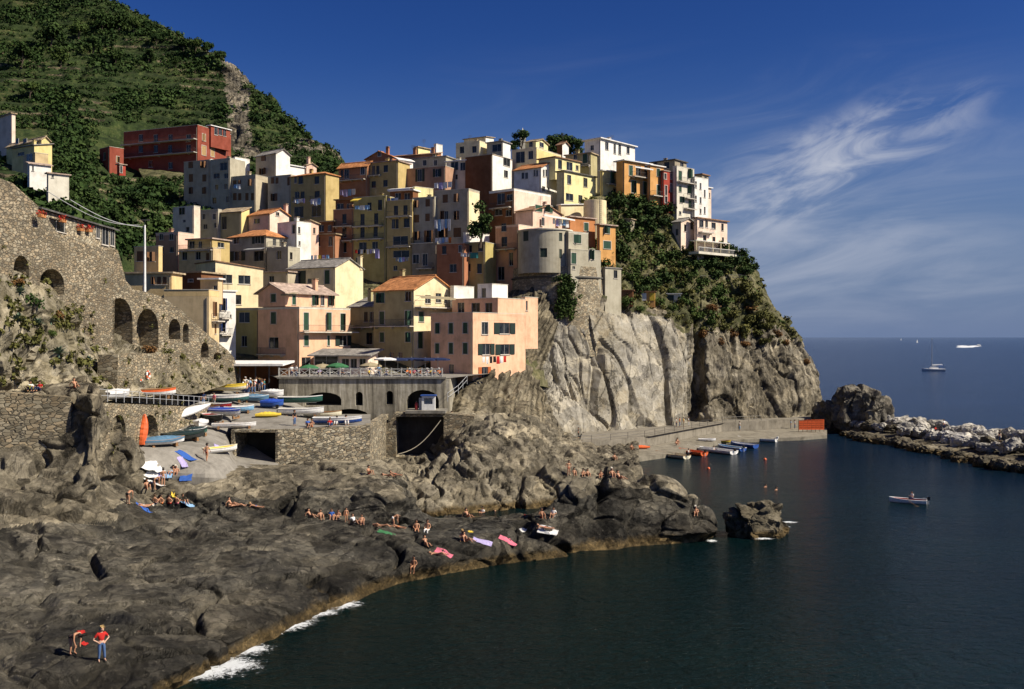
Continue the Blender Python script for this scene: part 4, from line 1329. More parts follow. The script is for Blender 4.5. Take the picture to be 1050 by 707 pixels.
class House:
    def __init__(s, t, label, d, th, xl, xc, xr, yt, yb, wall, roof='flat', L='', Rw='', wr=None, rise=1.4, par=.5, dep=7.0, drop=4.0, name='village_house',
                 cat='house', rc='orange', balL='', balR='', chim=(), parc=None, key=None, over=.32, grp=GRP, pipe=True, antenna=False, rib=False):
        s.t = t
        s.d = d
        th = R(th)
        pxc = TX(t, xc)
        s.C0 = Vector(((pxc - 525) * d / 1000, d))
        s.uL = Vector((-math.cos(th), math.sin(th))); s.uR = Vector((math.sin(th), math.cos(th)))

        def solve(u, px):
            a = (px - 525) / 1000
            return (a * s.C0.y - s.C0.x) / (u.x - a * u.y)
        s.wl = max(.8, solve(s.uL, TX(t, xl)) if xl is not None else dep)
        s.wr = max(.8, min(18.0, solve(s.uR, TX(t, xr)))) if xr is not None else dep
        s.zt = EYE + (346 - TY(t, yt)) * d / 1000
        s.zb = EYE + (346 - TY(t, yb)) * d / 1000 - drop
        A = s.C0; B = A + s.uL * s.wl; D = A + s.uR * s.wr; C = B + s.uR * s.wr
        s.A, s.B, s.C, s.D = A, B, C, D
        ctr = (A + C) / 2
        s.root = empty(name, (ctr.x, ctr.y, s.zb))
        tag(s.root, label, cat, grp)
        if key: HOUSES[key] = s
        wm = WALL(wall); wrm = WALL(wr) if wr else wm  # right face may differ; on some houses sunlight is put into its colour
        s.wm = wm
        s.holes = {'L': [], 'R': []}
        s.wins = []
        for f, spec in (('L', L), ('R', Rw)):
            for it in spec.split():
                q = it.split(',')
                s._win(f, *[float(v) for v in q[:4]], q[4] if len(q) > 4 else 'd')
        mb = MB()
        for f, o, u, ln, m in (('L', A, s.uL, s.wl, 0), ('R', A, s.uR, s.wr, 1)):
            mb.cur = m
            s._face(mb, f, o, u, ln)
        mb.cur = 0
        V3 = lambda p, z: (p.x, p.y, z)
        for a, b in ((B, C), (C, D)):
            mb.quad(V3(a, s.zb), V3(b, s.zb), V3(b, s.zt), V3(a, s.zt))
        mb.quad(V3(A, s.zt - .02), V3(D, s.zt - .02), V3(C, s.zt - .02), V3(B, s.zt - .02))
        # roof
        if roof == 'gR':
            for P_, Q_, m in ((A, D, 1), (B, C, 0)):
                mb.cur = m
                mb.quad(V3(P_, s.zt), V3(Q_, s.zt), V3((P_ + Q_) / 2, s.zt + rise))
        if roof == 'gL':
            for P_, Q_, m in ((A, B, 0), (D, C, 1)):
                mb.cur = 0
                mb.quad(V3(P_, s.zt), V3(Q_, s.zt), V3((P_ + Q_) / 2, s.zt + rise))
        s.body = s._put(mb, 'wall', [wm, wrm])
        rm = ROOF[rc]
        rb = MB()

        def slab(p, t_=.16):
            p = [Vector(q) for q in p]
            lo = [q - Vector((0, 0, t_)) for q in p]
            rb.quad(*p); rb.quad(*lo[::-1])
            n = len(p)
            for k in range(n): rb.quad(p[k], lo[k], lo[(k + 1) % n], p[(k + 1) % n])
        s.rooftop = s.zt
        up = .17
        if roof in ('gR', 'gL'):
            if roof == 'gR': a, b, half, e1, e2 = s.uL, s.uR, s.wr / 2, s.wl, (A, D)
            else: a, b, half, e1, e2 = s.uR, s.uL, s.wl / 2, s.wr, (A, B)
            sl = rise / half
            rid = A + b * half
            r0 = rid - a * over; r1 = rid + a * (e1 + over)
            for sg in (-1, 1):
                q0 = r0 + b * sg * (half + over); q1 = r1 + b * sg * (half + over)
                zl = s.zt - sl * over + up
                slab([V3(r0, s.zt + rise + up), V3(r1, s.zt + rise + up), V3(q1, zl), V3(q0, zl)])
            rt = MB()
            rb.tube(V3(r0, s.zt + rise + up), V3(r1, s.zt + rise + up), .14, n=6)
            s.rooftop = s.zt + rise + up
        elif roof == 'hip':
            if s.wl >= s.wr: a, b, la_, lb_ = s.uL, s.uR, s.wl, s.wr
            else: a, b, la_, lb_ = s.uR, s.uL, s.wr, s.wl
            m0 = A + b * lb_ / 2 + a * lb_ / 2; m1 = A + b * lb_ / 2 + a * (la_ - lb_ / 2)
            o = over
            e00 = A - a * o - b * o; e10 = A + a * (la_ + o) - b * o; e11 = A + a * (la_ + o) + b * (lb_ + o); e01 = A - a * o + b * (lb_ + o)
            zl = s.zt + .10; zr = s.zt + rise + .1
            slab([V3(e00, zl), V3(e10, zl), V3(m1, zr), V3(m0, zr)]); slab([V3(e11, zl), V3(e01, zl), V3(m0, zr), V3(m1, zr)])
            slab([V3(e10, zl), V3(e11, zl), V3(m1, zr)]); slab([V3(e01, zl), V3(e00, zl), V3(m0, zr)])
            s.rooftop = zr
        elif roof in ('shedL', 'shedR', 'shedB'):
            o = over
            # pitched one way: low edge over the named face
            za = {'shedL': (0, 0, 1, 1), 'shedR': (0, 1, 1, 0), 'shedB': (1, 1, 0, 0)}[roof]      # A B C D heights
            pts = []
            for q, h_, (i, j) in zip((A, B, C, D), za, ((-1, -1), (1, -1), (1, 1), (-1, 1))):
                w = q + s.uL * i * o + s.uR * j * o
                pts.append(V3(w, s.zt + rise * h_ + up))
            slab(pts)
            for a_, b_, h0, h1 in ((A, B, za[0], za[1]), (B, C, za[1], za[2]), (C, D, za[2], za[3]), (D, A, za[3], za[0])):
                if h0 or h1:
                    sm = MB()
                    sm.quad(V3(a_, s.zt), V3(b_, s.zt), V3(b_, s.zt + rise * h1 + .02), V3(a_, s.zt + rise * h0 + .02))
                    s._put(sm, 'wall_top', wrm if (a_ is D and b_ is A) else wm)
            s.rooftop = s.zt + rise
        elif roof == 'slab':
            o = over
            pts = [V3(q + s.uL * i * o + s.uR * j * o, s.zt + .22) for q, (i, j) in zip((A, B, C, D), ((-1, -1), (1, -1), (1, 1), (-1, 1)))]
            slab(pts, .22)
            s.rooftop = s.zt + .22
        else:
            rm = DECK
            rb.quad(V3(A, s.zt + .01), V3(D, s.zt + .01), V3(C, s.zt + .01), V3(B, s.zt + .01))
            if par:
                pm = MB()
                w = .2
                for a, u, ln, inn in ((A, s.uL, s.wl, s.uR), (A + s.uR * (s.wr - w), s.uL, s.wl, s.uR), (A + s.uR * w, s.uR, s.wr - 2 * w, s.uL), (A + s.uL * (s.wl - w) + s.uR * w, s.uR, s.wr - 2 * w, s.uL)):
                    pm.box((a.x, a.y, s.zt + .015), (u.x * ln, u.y * ln, 0), (inn.x * w, inn.y * w, 0), (0, 0, par))
                    a2 = a - u * .05 - inn * .05
                    pm.cur = 1
                    pm.box((a2.x, a2.y, s.zt + .018 + par), (u.x * (ln + .1), u.y * (ln + .1), 0), (inn.x * (w + .1), inn.y * (w + .1), 0), (0, 0, .07))
                    pm.cur = 0
                pmat = WALL(parc) if parc else wm
                s._put(pm, 'parapet', [pmat, WALL('offwhite')])
                s.rooftop += par
        s.roof = s._put(rb, 'roof', rm)
        for f, spec in (('L', balL), ('R', balR)):
            for it in spec.split():
                q = [float(v) for v in it.split(',')]
                s.balcony(f, *q)
        hk = sum(map(ord, label))
        if not chim and name == 'village_house' and hk % 2 and s.wr > 2.5 and s.wl > 2.5 and drop > 1.2: chim = ((.25 + .5 * (hk % 7) / 7, .35 + .4 * (hk % 5) / 5, .5 + .5 * (hk % 3) / 3),)
        if hk % 4 == 1 and drop > 1.2: antenna = True
        for fx, fy, h_ in chim:
            s.chimney(fx, fy, h_)
        if pipe:
            for pp, uu_ in ((A + s.uL * .25 - s.uR * .06, 0), (B - s.uL * .3 - s.uR * .06, 0)):
                pm = MB(); pm.tube((pp.x, pp.y, s.zb + 2), (pp.x, pp.y, s.zt - .15), .05, n=5)
                s._put(pm, 'downpipe', PIPE)
                break
        if antenna:
            p = s.A * .4 + s.C * .6
            am = MB(); z = s.rooftop - .1
            am.tube((p.x, p.y, z - .4), (p.x, p.y, z + 2.2), .03, n=5)
            for k in range(4): am.tube((p.x - .5, p.y, z + 1.5 + k * .2), (p.x + .5, p.y, z + 1.5 + k * .2), .018, n=4)
            s._put(am, 'antenna', RAIL)

    def _put(s, mb, name, mat, parent=None):
        o = mb.build(name, mat)
        o.data.transform(Matrix.Translation(-s.root.location))
        o.parent = parent or s.root
        return o

    def fc(s, f, px, py):
        u = s.uL if f == 'L' else s.uR
        return face_hit(s.C0, u, px, py)

    def depth(s, f, x):
        """distance of the spot on a face seen at tile x"""
        u = s.uL if f == 'L' else s.uR
        k, _ = face_hit(s.C0, u, TX(s.t, x), 300)
        return s.C0.y + u.y * k

    def _win(s, f, x, y, w, h_, k):
        px, py = TX(s.t, x), TY(s.t, y); dw = w / TILE[s.t][2] / 2; dh = h_ / TILE[s.t][2] / 2
        a, _ = s.fc(f, px - dw, py); b, _ = s.fc(f, px + dw, py)
        _, z0 = s.fc(f, px, py + dh); _, z1 = s.fc(f, px, py - dh)
        if a > b: a, b = b, a
        ln = s.wl if f == 'L' else s.wr
        a = max(.12, a); b = min(ln - .12, b)
        if b - a < .25: return
        z0 = max(z0, s.zb + .3)
        if z1 - z0 < .25: return
        s.wins.append((f, a, b, z0, z1, k))
        if z1 < s.zt - .05:
            for q in s.holes[f]:
                if not (b < q[0] - .02 or a > q[1] + .02 or z1 < q[2] - .02 or z0 > q[3] + .02):
                    s.wins.pop(); return
            s.holes[f].append((a, b, z0, z1))

    def _face(s, mb, f, o, u, ln):
        hs = s.holes[f]
        S = sorted({0.0, ln, *[h[0] for h in hs], *[h[1] for h in hs]}); Z = sorted({s.zb, s.zt, *[h[2] for h in hs], *[h[3] for h in hs]})
        W3 = lambda a, z: (o.x + u.x * a, o.y + u.y * a, z)
        for i in range(len(S) - 1):
            for j in range(len(Z) - 1):
                ms, mz = (S[i] + S[i + 1]) / 2, (Z[j] + Z[j + 1]) / 2
                if any(h[0] < ms < h[1] and h[2] < mz < h[3] for h in hs): continue
                mb.quad(W3(S[i], Z[j]), W3(S[i + 1], Z[j]), W3(S[i + 1], Z[j + 1]), W3(S[i], Z[j + 1]))
        inn = s.uR if f == 'L' else s.uL
        dp = .24
        for a, b, z0, z1 in hs:
            c = [(a, z0), (b, z0), (b, z1), (a, z1)]
            for k in range(4):
                p, q = c[k], c[(k + 1) % 4]
                P0, Q0 = W3(*p), W3(*q)
                mb.quad(P0, Q0, (Q0[0] + inn.x * dp, Q0[1] + inn.y * dp, Q0[2]), (P0[0] + inn.x * dp, P0[1] + inn.y * dp, P0[2]))
        # windows of this face
        for w in s.wins:
            if w[0] == f: s._window(o, u, -inn, *w[1:])

    def _window(s, o, u, out, a, b, z0, z1, k):
        proud = z1 >= s.zt - .05
        base = .03 if proud else -.15                     # out of the wall plane

        def bx(mb, s0, s1, za, zb_, t0, t1):
            p = o + u * s0 + out * t0
            mb.box((p.x, p.y, za), (u.x * (s1 - s0), u.y * (s1 - s0), 0), (out.x * (t1 - t0), out.y * (t1 - t0), 0), (0, 0, zb_ - za))
        w, h_ = b - a, z1 - z0
        fm = MB()
        fw = min(.05, w * .08)
        kk = k[0]
        closed = kk in 'sgbBry'
        for s0, s1, za, zb_ in ((a, a + fw, z0, z1), (b - fw, b, z0, z1), (a + fw, b - fw, z0, z0 + fw), (a + fw, b - fw, z1 - fw, z1)):
            bx(fm, s0 + .002, s1 - .002, za + .002, zb_ - .002, base, base + .06)
        if not closed:
            bx(fm, (a + b) / 2 - fw * .4, (a + b) / 2 + fw * .4, z0 + fw, z1 - fw, base, base + .05)
        fm.cur = 1
        if k[-1] == 'f' or kk in 'wgys':
            e = .11                                           # painted surround
            for s0, s1, za, zb_ in ((a - e, a, z0 - e, z1 + e), (b, b + e, z0 - e, z1 + e), (a, b, z1, z1 + e)):
                bx(fm, s0, s1, za, zb_, .002, .035)
        bx(fm, a - .1, b + .1, z0 - .09, z0 - .002, .002, .11)      # sill
        win = s._put(fm, 'window', [FR_W if kk in 'dow' else FR_D, FR_S])
        pm = MB()
        p0 = o + u * a + out * (base + .01); p1 = o + u * b + out * (base + .01)
        if closed:
            mat = SHUT[{'s': 'g'}.get(kk, kk)]
            rnd_ = random.Random(int(abs(a * 971 + z0 * 137 + o.x * 31)))
            ajar = rnd_.random() < .38 and w > .5
            if ajar:
                pm.quad((p0.x, p0.y, z0), (p1.x, p1.y, z0), (p1.x, p1.y, z1), (p0.x, p0.y, z1))
                s._put(pm, 'pane', M_GLASS, win)
            for li, (s0, s1) in enumerate(((a + .02, (a + b) / 2 - .012), ((a + b) / 2 + .012, b - .02))):
                sm = MB()
                if ajar and (li == 0 or rnd_.random() < .5):
                    hp = o + u * (a - .01 if li == 0 else b + .01) + out * .05
                    an = rnd_.uniform(.5, 1.9); sg = 1 if li == 0 else -1
                    dv = u * math.cos(an) * sg + out * math.sin(an); nv_ = Vector((-dv.y, dv.x))
                    sm.box((hp.x, hp.y, z0 + .02), (dv.x * (s1 - s0), dv.y * (s1 - s0), 0), (nv_.x * .04, nv_.y * .04, 0), (0, 0, h_ - .04))
                    s._put(sm, 'shutter', mat, win)
                    continue
                bx(sm, s0, s1, z0 + .02, z1 - .02, base + .065, base + .105)
                n = max(3, int(h_ / .14))
                for i in range(n):
                    za = z0 + .06 + (h_ - .12) * i / n
                    bx(sm, s0 + .03, s1 - .03, za, za + (h_ - .12) / n * .55, base + .106, base + .125)
                s._put(sm, 'shutter', mat, win)
        else:
            pm.quad((p0.x, p0.y, z0), (p1.x, p1.y, z0), (p1.x, p1.y, z1), (p0.x, p0.y, z1))
            s._put(pm, 'pane', M_GLASS, win)
            if kk == 'o':
                col = SHUT[k[1]] if len(k) > 1 and k[1] in SHUT else SHUT['n']
                sw = w / 2
                for s0, s1 in ((a - sw - .03, a - .03), (b + .03, b + sw + .03)):
                    sm = MB()
                    bx(sm, s0, s1, z0, z1, .04, .085)
                    n = max(3, int(h_ / .14))
                    for i in range(n):
                        za = z0 + .05 + (h_ - .1) * i / n
                        bx(sm, s0 + .03, s1 - .03, za, za + (h_ - .1) / n * .55, .086, .10)
                    s._put(sm, 'shutter', col, win)

    def balcony(s, f, x0, x1, y, dep=.9, hr=.95, white=0):
        u = s.uL if f == 'L' else s.uR
        out = -(s.uR if f == 'L' else s.uL)
        a, z = s.fc(f, TX(s.t, x0), TY(s.t, y)); b, _ = s.fc(f, TX(s.t, x1), TY(s.t, y))
        _, z = s.fc(f, TX(s.t, (x0 + x1) / 2), TY(s.t, y))
        if a > b: a, b = b, a
        o = s.C0
        p = o + u * a + out * .003
        mb = MB()
        mb.box((p.x, p.y, z - .16), (u.x * (b - a), u.y * (b - a), 0), (out.x * dep, out.y * dep, 0), (0, 0, .16))
        for k in range(3):
            q = o + u * (a + (b - a) * (.1 + .4 * k) - .06) + out * .004
            mb.box((q.x, q.y, z - .42), (u.x * .12, u.y * .12, 0), (out.x * dep * .6, out.y * dep * .6, 0), (0, 0, .258))
        bal = s._put(mb, 'balcony', FR_S)
        rm = MB()
        q0 = o + u * (a + .03) + out * (dep - .05); q1 = o + u * (b - .03) + out * (dep - .05)
        w0 = o + u * (a + .03) + out * .05; w1 = o + u * (b - .03) + out * .05
        for A_, B_ in ((w0, q0), (q0, q1), (q1, w1)):
            L_ = (B_ - A_).length
            for zz in (z + .1, z + hr):
                rm.tube((A_.x, A_.y, zz), (B_.x, B_.y, zz), .028, n=4)
            n = max(1, int(L_ / .22))
            for i in range(n + 1):
                c = A_.lerp(B_, i / n)
                rm.tube((c.x, c.y, z), (c.x, c.y, z + hr), .016, n=4, caps=False)
        s._put(rm, 'railing', RAIL_W if white else RAIL, bal)
        return bal

    def chimney(s, fx, fy, h_=1.2):
        p = s.A + s.uL * s.wl * fx + s.uR * s.wr * fy
        mb = MB()
        z0 = s.zt - .1; z1 = s.rooftop + h_
        rz = math.atan2(s.uL.y, s.uL.x)
        mb.cbox((p.x, p.y, (z0 + z1) / 2), .7, .55, z1 - z0, rz)
        mb.cbox((p.x, p.y, z1 + .05), .86, .70, .1, rz)
        for k in (-1, 1):
            q = p + s.uL * .2 * k
            mb.cbox((q.x, q.y, z1 + .2), .16, .4, .2, rz)
        mb.cur = 1
        mb.cbox((p.x, p.y, z1 + .34), .9, .7, .07, rz)
        s._put(mb, 'chimney', [s.wm, ROOF['tan']])

    def at(s, f, px, py, out=0.0):
        """world point on a face seen at a photo position, moved out from the wall"""
        u = s.uL if f == 'L' else s.uR
        o = -(s.uR if f == 'L' else s.uL)
        a, z = s.fc(f, px, py)
        p = s.C0 + u * a + o * out
        return Vector((p.x, p.y, z))
# ------------------------------------------------------------------ houses: the front row on the square
H = House
H('M', 'pink three storey house with green shutters beside the restaurant terrace', 143, 36, 85, 332, 637, 157, 578, 'pink', 'flat', key='M1', par=.25, parc='offwhite',
  L='177,212,32,70,g 178,360,58,66,d 270,520,38,90,d', Rw='373,232,30,105,s 510,232,28,105,s 592,235,28,100,s 374,347,28,62,s 507,347,14,60,s 595,347,46,60,o 373,477,54,60,d',
  balL='100,250,428', balR='332,660,294,1.1', dep=8)
h = HOUSES['M1']
H('M', 'set back top storey of the pink house under a pale pitched roof', h.depth('L', 250) + .15, 36, 86, 249, 545, 58, 150, 'pink', 'gL', rc='pinkgrey', rise=1.3, drop=-.2, over=.5, pipe=False,
  L='177,92,30,48,g', Rw='300,105,22,80,g 420,108,25,80,s 470,108,22,76,d 518,112,22,72,g', chim=((.2, .7, .6),))
H('M', 'low restaurant annex with a sloping tiled roof and pink piers', 138.5, 12, 418, 742, None, 442, 575, 'palepink', 'shedL', rc='grey', rise=.9, drop=.6, dep=4.2, over=.7, name='restaurant_annex', cat='restaurant',
  L='495,492,140,110,d 607,483,44,56,d 657,483,38,56,d 710,483,38,56,d', pipe=False)
H('M', 'shaded grey house with a lean-to roof between the pink house and the orange roofed house', 153, 30, 630, 800, None, 148, 560, 'olive', 'shedL', rc='grey', rise=2.2, dep=6,
  L='730,205,22,60,n 768,205,28,62,d 750,335,35,70,n 735,440,40,60,d', balL='640,790,265')
H('N', 'olive yellow house with a bright orange tiled gable roof behind the terrace', 146, 38, -40, 200, 440, 100, 590, 'olive', 'gR', rise=2.2, rc='orange', wr='cream', key='N1',
  L='8,150,32,60,s 165,140,35,60,d 10,270,30,78,s 165,270,35,88,s 10,385,26,58,s 165,385,30,58,s 68,495,24,40,d 120,495,24,40,d',
  Rw='245,262,30,60,s 240,402,30,98,s 285,158,34,50,d 348,150,34,56,d 392,158,20,50,d 380,262,26,50,d', balR='205,415,206,1.3', chim=((.85, .55, .9),), balL='-40,200,318')
H('N', 'pink house on the corner above the rocks with washing under its windows', 140, 36, 302, 553, 868, 282, 650, 'pink', 'flat', par=1.05, key='N2', dep=8, drop=2,
  L='340,332,24,62,s 422,332,26,64,s 508,330,28,64,s 340,452,24,60,s 422,452,26,66,s 508,452,28,66,s 425,575,30,56,d', Rw='625,332,38,74,w 743,332,62,66,on 633,457,48,66,on 745,458,56,62,on 623,596,36,66,or')
h = HOUSES['N2']
H('N', 'upper floor of the corner house with three tall windows on a shaded loggia', h.depth('R', 703) - .04, 36, 430, 703, 870, 156, 268, 'pink', 'flat', par=.12, drop=-.35, pipe=False, key='N3',
  L='482,222,40,88,d 570,208,50,58,d 648,208,42,58,d')
H('N', 'narrow sunlit pink wing of the corner house touching the cliff', h.depth('R', 866), 36, 845, 867, 942, 150, 300, 'pink', 'flat', par=.12, Rw='874,197,14,58,d', pipe=False)
H('N', 'small white roof room on top of the corner house', 149.5, 36, 582, 668, 762, 72, 170, 'white', 'flat', par=.15, L='618,120,26,58,d', drop=1, pipe=False)
H('N', 'bright white parapet wall and roof terrace beside the orange roof', 151, 42, 428, 440, 560, 86, 170, 'white', 'flat', par=.2, drop=1, pipe=False)

# cream, blue, olive and beige fronts left of the pink house
H('F', 'sunlit cream house with large dark windows and a slanting brown eave', 153, 50, 180, 297, 582, 432, 720, 'cream', 'shedB', rc='brown', rise=.9, key='F10', over=.2,
  Rw='362,503,70,52,d 470,508,72,52,d 418,627,68,58,d')
H('L', 'olive yellow house front with grey bands in the shade of the pink house', 149, 20, 652, 790, None, 282, 600, 'dullyellow', 'flat', par=.3, parc='grey', L='702,325,66,62,d 702,467,34,64,d 705,566,34,24,d', dep=5)
H('L', 'tall narrow white house with bright blue shutters', 146, 50, 545, 553, 652, 168, 600, 'white', 'slab', rc='white', Rw='577,247,27,74,B 577,372,27,74,B 622,318,10,20,d', balR='556,606,330 556,620,428', over=.2)
H('I', 'flat roofed yellow house with brown garage doors behind the white flagpole', 133, 6, 688, 968, 1032, 645, 760, 'sand', 'slab', rc='tan', L='858,688,24,46,b 892,688,24,46,b 926,688,24,46,b', over=.35, drop=2)
H('I', 'small yellow tower room with brown shutters on the flat roofed house', 136, 20, 744, 890, 912, 498, 640, 'sand', 'flat', par=.35, L='778,542,38,60,b 853,545,32,58,b', drop=1, pipe=False)
H('L', 'plain beige house wall curving down beside the viaduct steps', 131, 5, 222, 491, 552, 198, 560, 'beige', 'flat', par=.85, parc='sand', Rw='520,275,11,88,b 531,390,11,66,b', balR='505,550,345', dep=6)
H('L', 'beige roof room with a white slab roof on the beige house', 136, 12, 440, 545, 572, 98, 200, 'beige', 'slab', rc='white', L='528,148,22,30,d', drop=1, pipe=False)
H('L', 'dark brown shaded roof room behind the beige terrace', 139, 20, 300, 445, None, 58, 200, 'brown', 'slab', rc='tan', L='382,105,26,14,w', drop=1, dep=5, pipe=False)
# the low shelter by the steps and bar behind the crowd are separate things further down

# ------------------------------------------------------------------ second and third rows
H('F', 'long pinkish house with a grey lean-to roof and a tall cream gable', 165, 32, 728, 1013, 1180, 432, 690, 'cream', 'gR', rise=1.6, rc='grey', key='G1', over=.25,
  L='780,495,56,78,on 965,492,30,82,s 860,515,24,30,d', chim=((.02, .92, .3),))
H('F', 'small grey block with one dark window next to the long pinkish house', 167, 25, 578, 729, None, 462, 600, 'greywarm', 'slab', rc='pinkgrey', L='632,508,30,46,d', dep=5)
H('F', 'grey house under a hipped orange tile roof in the middle of the terraces', 178, 30, 380, 600, 737, 245, 470, 'grey', 'hip', rise=1.5, rc='orange', key='F4',
  L='425,272,34,44,d 552,268,34,48,ow 430,366,44,58,o 555,366,60,62,d', Rw='650,285,20,40,d 690,290,20,40,d', balR='606,735,320,1.2', over=.4)
H('F', 'grey lower wing with a shuttered window under the hipped orange roof', 174.5, 30, 606, 731, 803, 328, 480, 'grey', 'flat', par=.5, L='677,360,28,52,d', Rw='750,366,16,44,n', pipe=False)
H('F', 'ochre house with two dark windows above the cream house', 168, 24, 78, 282, 330, 332, 470, 'beige', 'flat', par=.4, L='112,366,30,48,d 193,364,30,48,d 250,370,20,44,b', balL='80,280,332,.5')
H('F', 'small ochre house with a flat terrace behind the ochre house', 171.5, 24, 130, 276, 382, 264, 360, 'ochre', 'slab', rc='pinkgrey', L='155,300,34,46,d 206,300,22,46,d', Rw='330,300,40,30,d')
H('F', 'dull pink house with dark windows beside the garden terraces', 176, 25, -60, 74, 168, 238, 440, 'mauve', 'flat', par=.45, parc='rose', wr='rose', L='35,252,24,38,d -25,252,22,36,d 35,328,24,32,d -25,328,22,32,d')
H('F', 'terracotta house with a white sunlit side above the washing lines', 181, 38, 668, 783, 868, 168, 330, 'white', 'flat', par=.3, Rw='798,212,14,40,d 800,290,12,26,d', L='765,205,20,52,w', antenna=True)
H('F', 'narrow pale pink house tucked behind the white sided house', 185, 38, 838, 866, 914, 172, 300, 'rose', 'shedB', rc='tan', rise=.6, Rw='888,215,14,36,d', pipe=False)
H('F', 'dark terracotta house with two tall windows beside the washing lines', 187, 22, 876, 1012, None, 236, 420, 'terracotta', 'slab', rc='tan', L='912,280,22,58,d 985,277,22,58,d', dep=5)
H('F', 'dark brown top floor with a tan roof above the terracotta house', 190, 22, 905, 1006, None, 160, 250, 'brown', 'slab', rc='tan', L='930,200,30,40,d 980,200,22,40,d', dep=5, pipe=False)
H('F', 'pink house with an orange roof and a sunlit gable', 190, 38, 495, 622, 737, 112, 260, 'rose', 'gR', rise=1.1, rc='orange', key='F3', L='545,157,34,30,d', Rw='668,115,20,24,d', chim=((.1, .95, .8),), wr='palepink')
H('F', 'olive house with a long tan roof rising towards the pink gable', 192.5, 24, 315, 452, 500, 104, 270, 'olive', 'shedL', rc='tan', rise=1.2, L='350,168,28,76,n', wr='yellow')
H('F', 'grey white house with a sunlit white end above the garden', 190, 30, 42, 168, 206, 76, 300, 'offwhite', 'flat', par=.35, L='98,98,36,44,d 110,157,16,16,d 130,207,22,30,d', wr='palepink', dep=5)
H('F', 'plain grey house with small dark windows above the dull pink house', 194, 25, 203, 313, 335, 96, 260, 'grey', 'flat', par=.3, L='228,130,18,34,w 290,130,18,34,w 236,190,24,30,d 298,182,18,30,d', dep=5)
H('G', 'red rendered house with washing under a dark window', 176, 22, 688, 852, None, 242, 470, 'brick', 'flat', par=.3, L='733,272,24,48,n 785,380,42,50,d 828,264,20,44,d', dep=5)
H('G', 'dull ochre house with a teal cloth hanging at its window', 176.6, 22, 853, 978, None, 234, 470, 'dullyellow', 'flat', par=.3, L='880,264,36,44,d 950,257,26,44,n 878,377,24,48,n 943,382,28,58,n', dep=5)
H('G', 'stone grey basement house with a pale framed door', 181.6, 22, 540, 690, None, 238, 430, 'stone', 'flat', par=.25, L='562,325,38,54,w 617,330,30,72,w', dep=4, balL='575,670,382')
H('G', 'low wall and white sunlit parapet above the red house', 179, 45, 852, 862, 1002, 176, 240, 'white', 'flat', par=.3, pipe=False, drop=1)

# ------------------------------------------------------------------ fourth row: tall shaded fronts
H('C', 'tall ochre house with balconies and washing over a dull yellow base', 186, 22, 190, 384, None, 482, 930, 'dullyellow', 'flat', par=.3, key='C8', antenna=True,
  L='285,537,24,48,n 348,527,24,62,n 243,615,25,68,n 325,610,25,68,n 243,692,25,64,n 322,686,25,64,n 245,772,46,44,d 318,768,34,44,d 217,858,28,30,d', balL='195,370,655 195,372,732', dep=6)
H('C', 'tall narrow terracotta house with a column of dark shutters', 189, 22, 68, 190, None, 560, 900, 'terracotta', 'flat', par=.3, L='135,610,25,58,n 135,692,25,58,n 135,782,25,58,n', balL='80,188,655 80,188,742', dep=6)
H('C', 'brown roof room under the washing above the terracotta house', 194, 22, 82, 196, None, 494, 600, 'brown', 'slab', rc='brown', L='110,535,40,34,d 165,535,34,34,d', dep=4, pipe=False)
H('C', 'tall yellow house with balconies between the ochre and grey houses', 184, 22, 388, 541, None, 505, 940, 'ochre', 'flat', par=.3, L='443,560,25,58,n 500,558,25,58,n 428,640,20,58,d 450,640,18,58,n 507,634,34,54,n 470,740,90,54,d 475,820,96,42,d 440,905,24,30,d', balL='395,538,597 395,535,778', dep=6)
H('C', 'dark roof terrace under a white awning on the yellow house', 188, 22, 408, 545, None, 440, 520, 'brown', 'slab', rc='white', L='455,478,34,46,d 510,478,34,46,d', dep=4, pipe=False)
H('C', 'small bright yellow roof room beside the white awning', 189.5, 50, 548, 556, 666, 424, 500, 'lemon', 'flat', par=.2, drop=1.5, pipe=False)
H('C', 'grey house with brown shutters between the yellow and the pale grey house', 183, 22, 541, 674, None, 487, 770, 'grey', 'flat', par=.25, L='565,522,27,44,b 633,515,27,46,b 560,610,44,48,b 632,602,27,46,b 565,712,44,52,b 637,715,48,70,b', balL='545,672,757', dep=6)
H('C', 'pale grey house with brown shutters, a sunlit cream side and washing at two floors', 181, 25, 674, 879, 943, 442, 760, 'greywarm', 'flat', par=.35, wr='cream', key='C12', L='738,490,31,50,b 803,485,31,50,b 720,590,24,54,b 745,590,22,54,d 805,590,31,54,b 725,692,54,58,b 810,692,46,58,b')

# ------------------------------------------------------------------ houses below the crest
H('B', 'grey beige house front with faint closed windows below the red hotel', 217, 25, 108, 263, None, 322, 640, 'greywarm', 'flat', par=.25, L='150,347,26,40,b 228,345,24,40,b 150,425,26,48,b 230,425,24,44,b 150,500,24,40,b 228,500,24,40,b', dep=5)
H('B', 'tall grey house with scattered small dark windows', 214.5, 25, 266, 384, None, 314, 620, 'grey', 'flat', par=.3, L='345,355,44,48,d 303,412,38,32,d 360,412,24,32,d 303,480,20,32,d 358,475,20,32,d 290,560,24,38,d 370,552,22,38,d', dep=5)
H('B', 'slim sunlit white pier on the roof of the tall grey house', 217.5, 48, 262, 268, 305, 310, 390, 'white', 'flat', par=0, drop=1, pipe=False)
H('B', 'grey house with a roof terrace and brown shutters beside the white gabled tower', 212, 25, 386, 537, None, 425, 620, 'greywarm', 'flat', par=.7, L='412,457,22,38,b 440,457,20,38,b 502,452,24,40,b 412,537,22,44,b 442,537,20,44,b 485,537,20,46,b 518,537,18,46,b', dep=5)
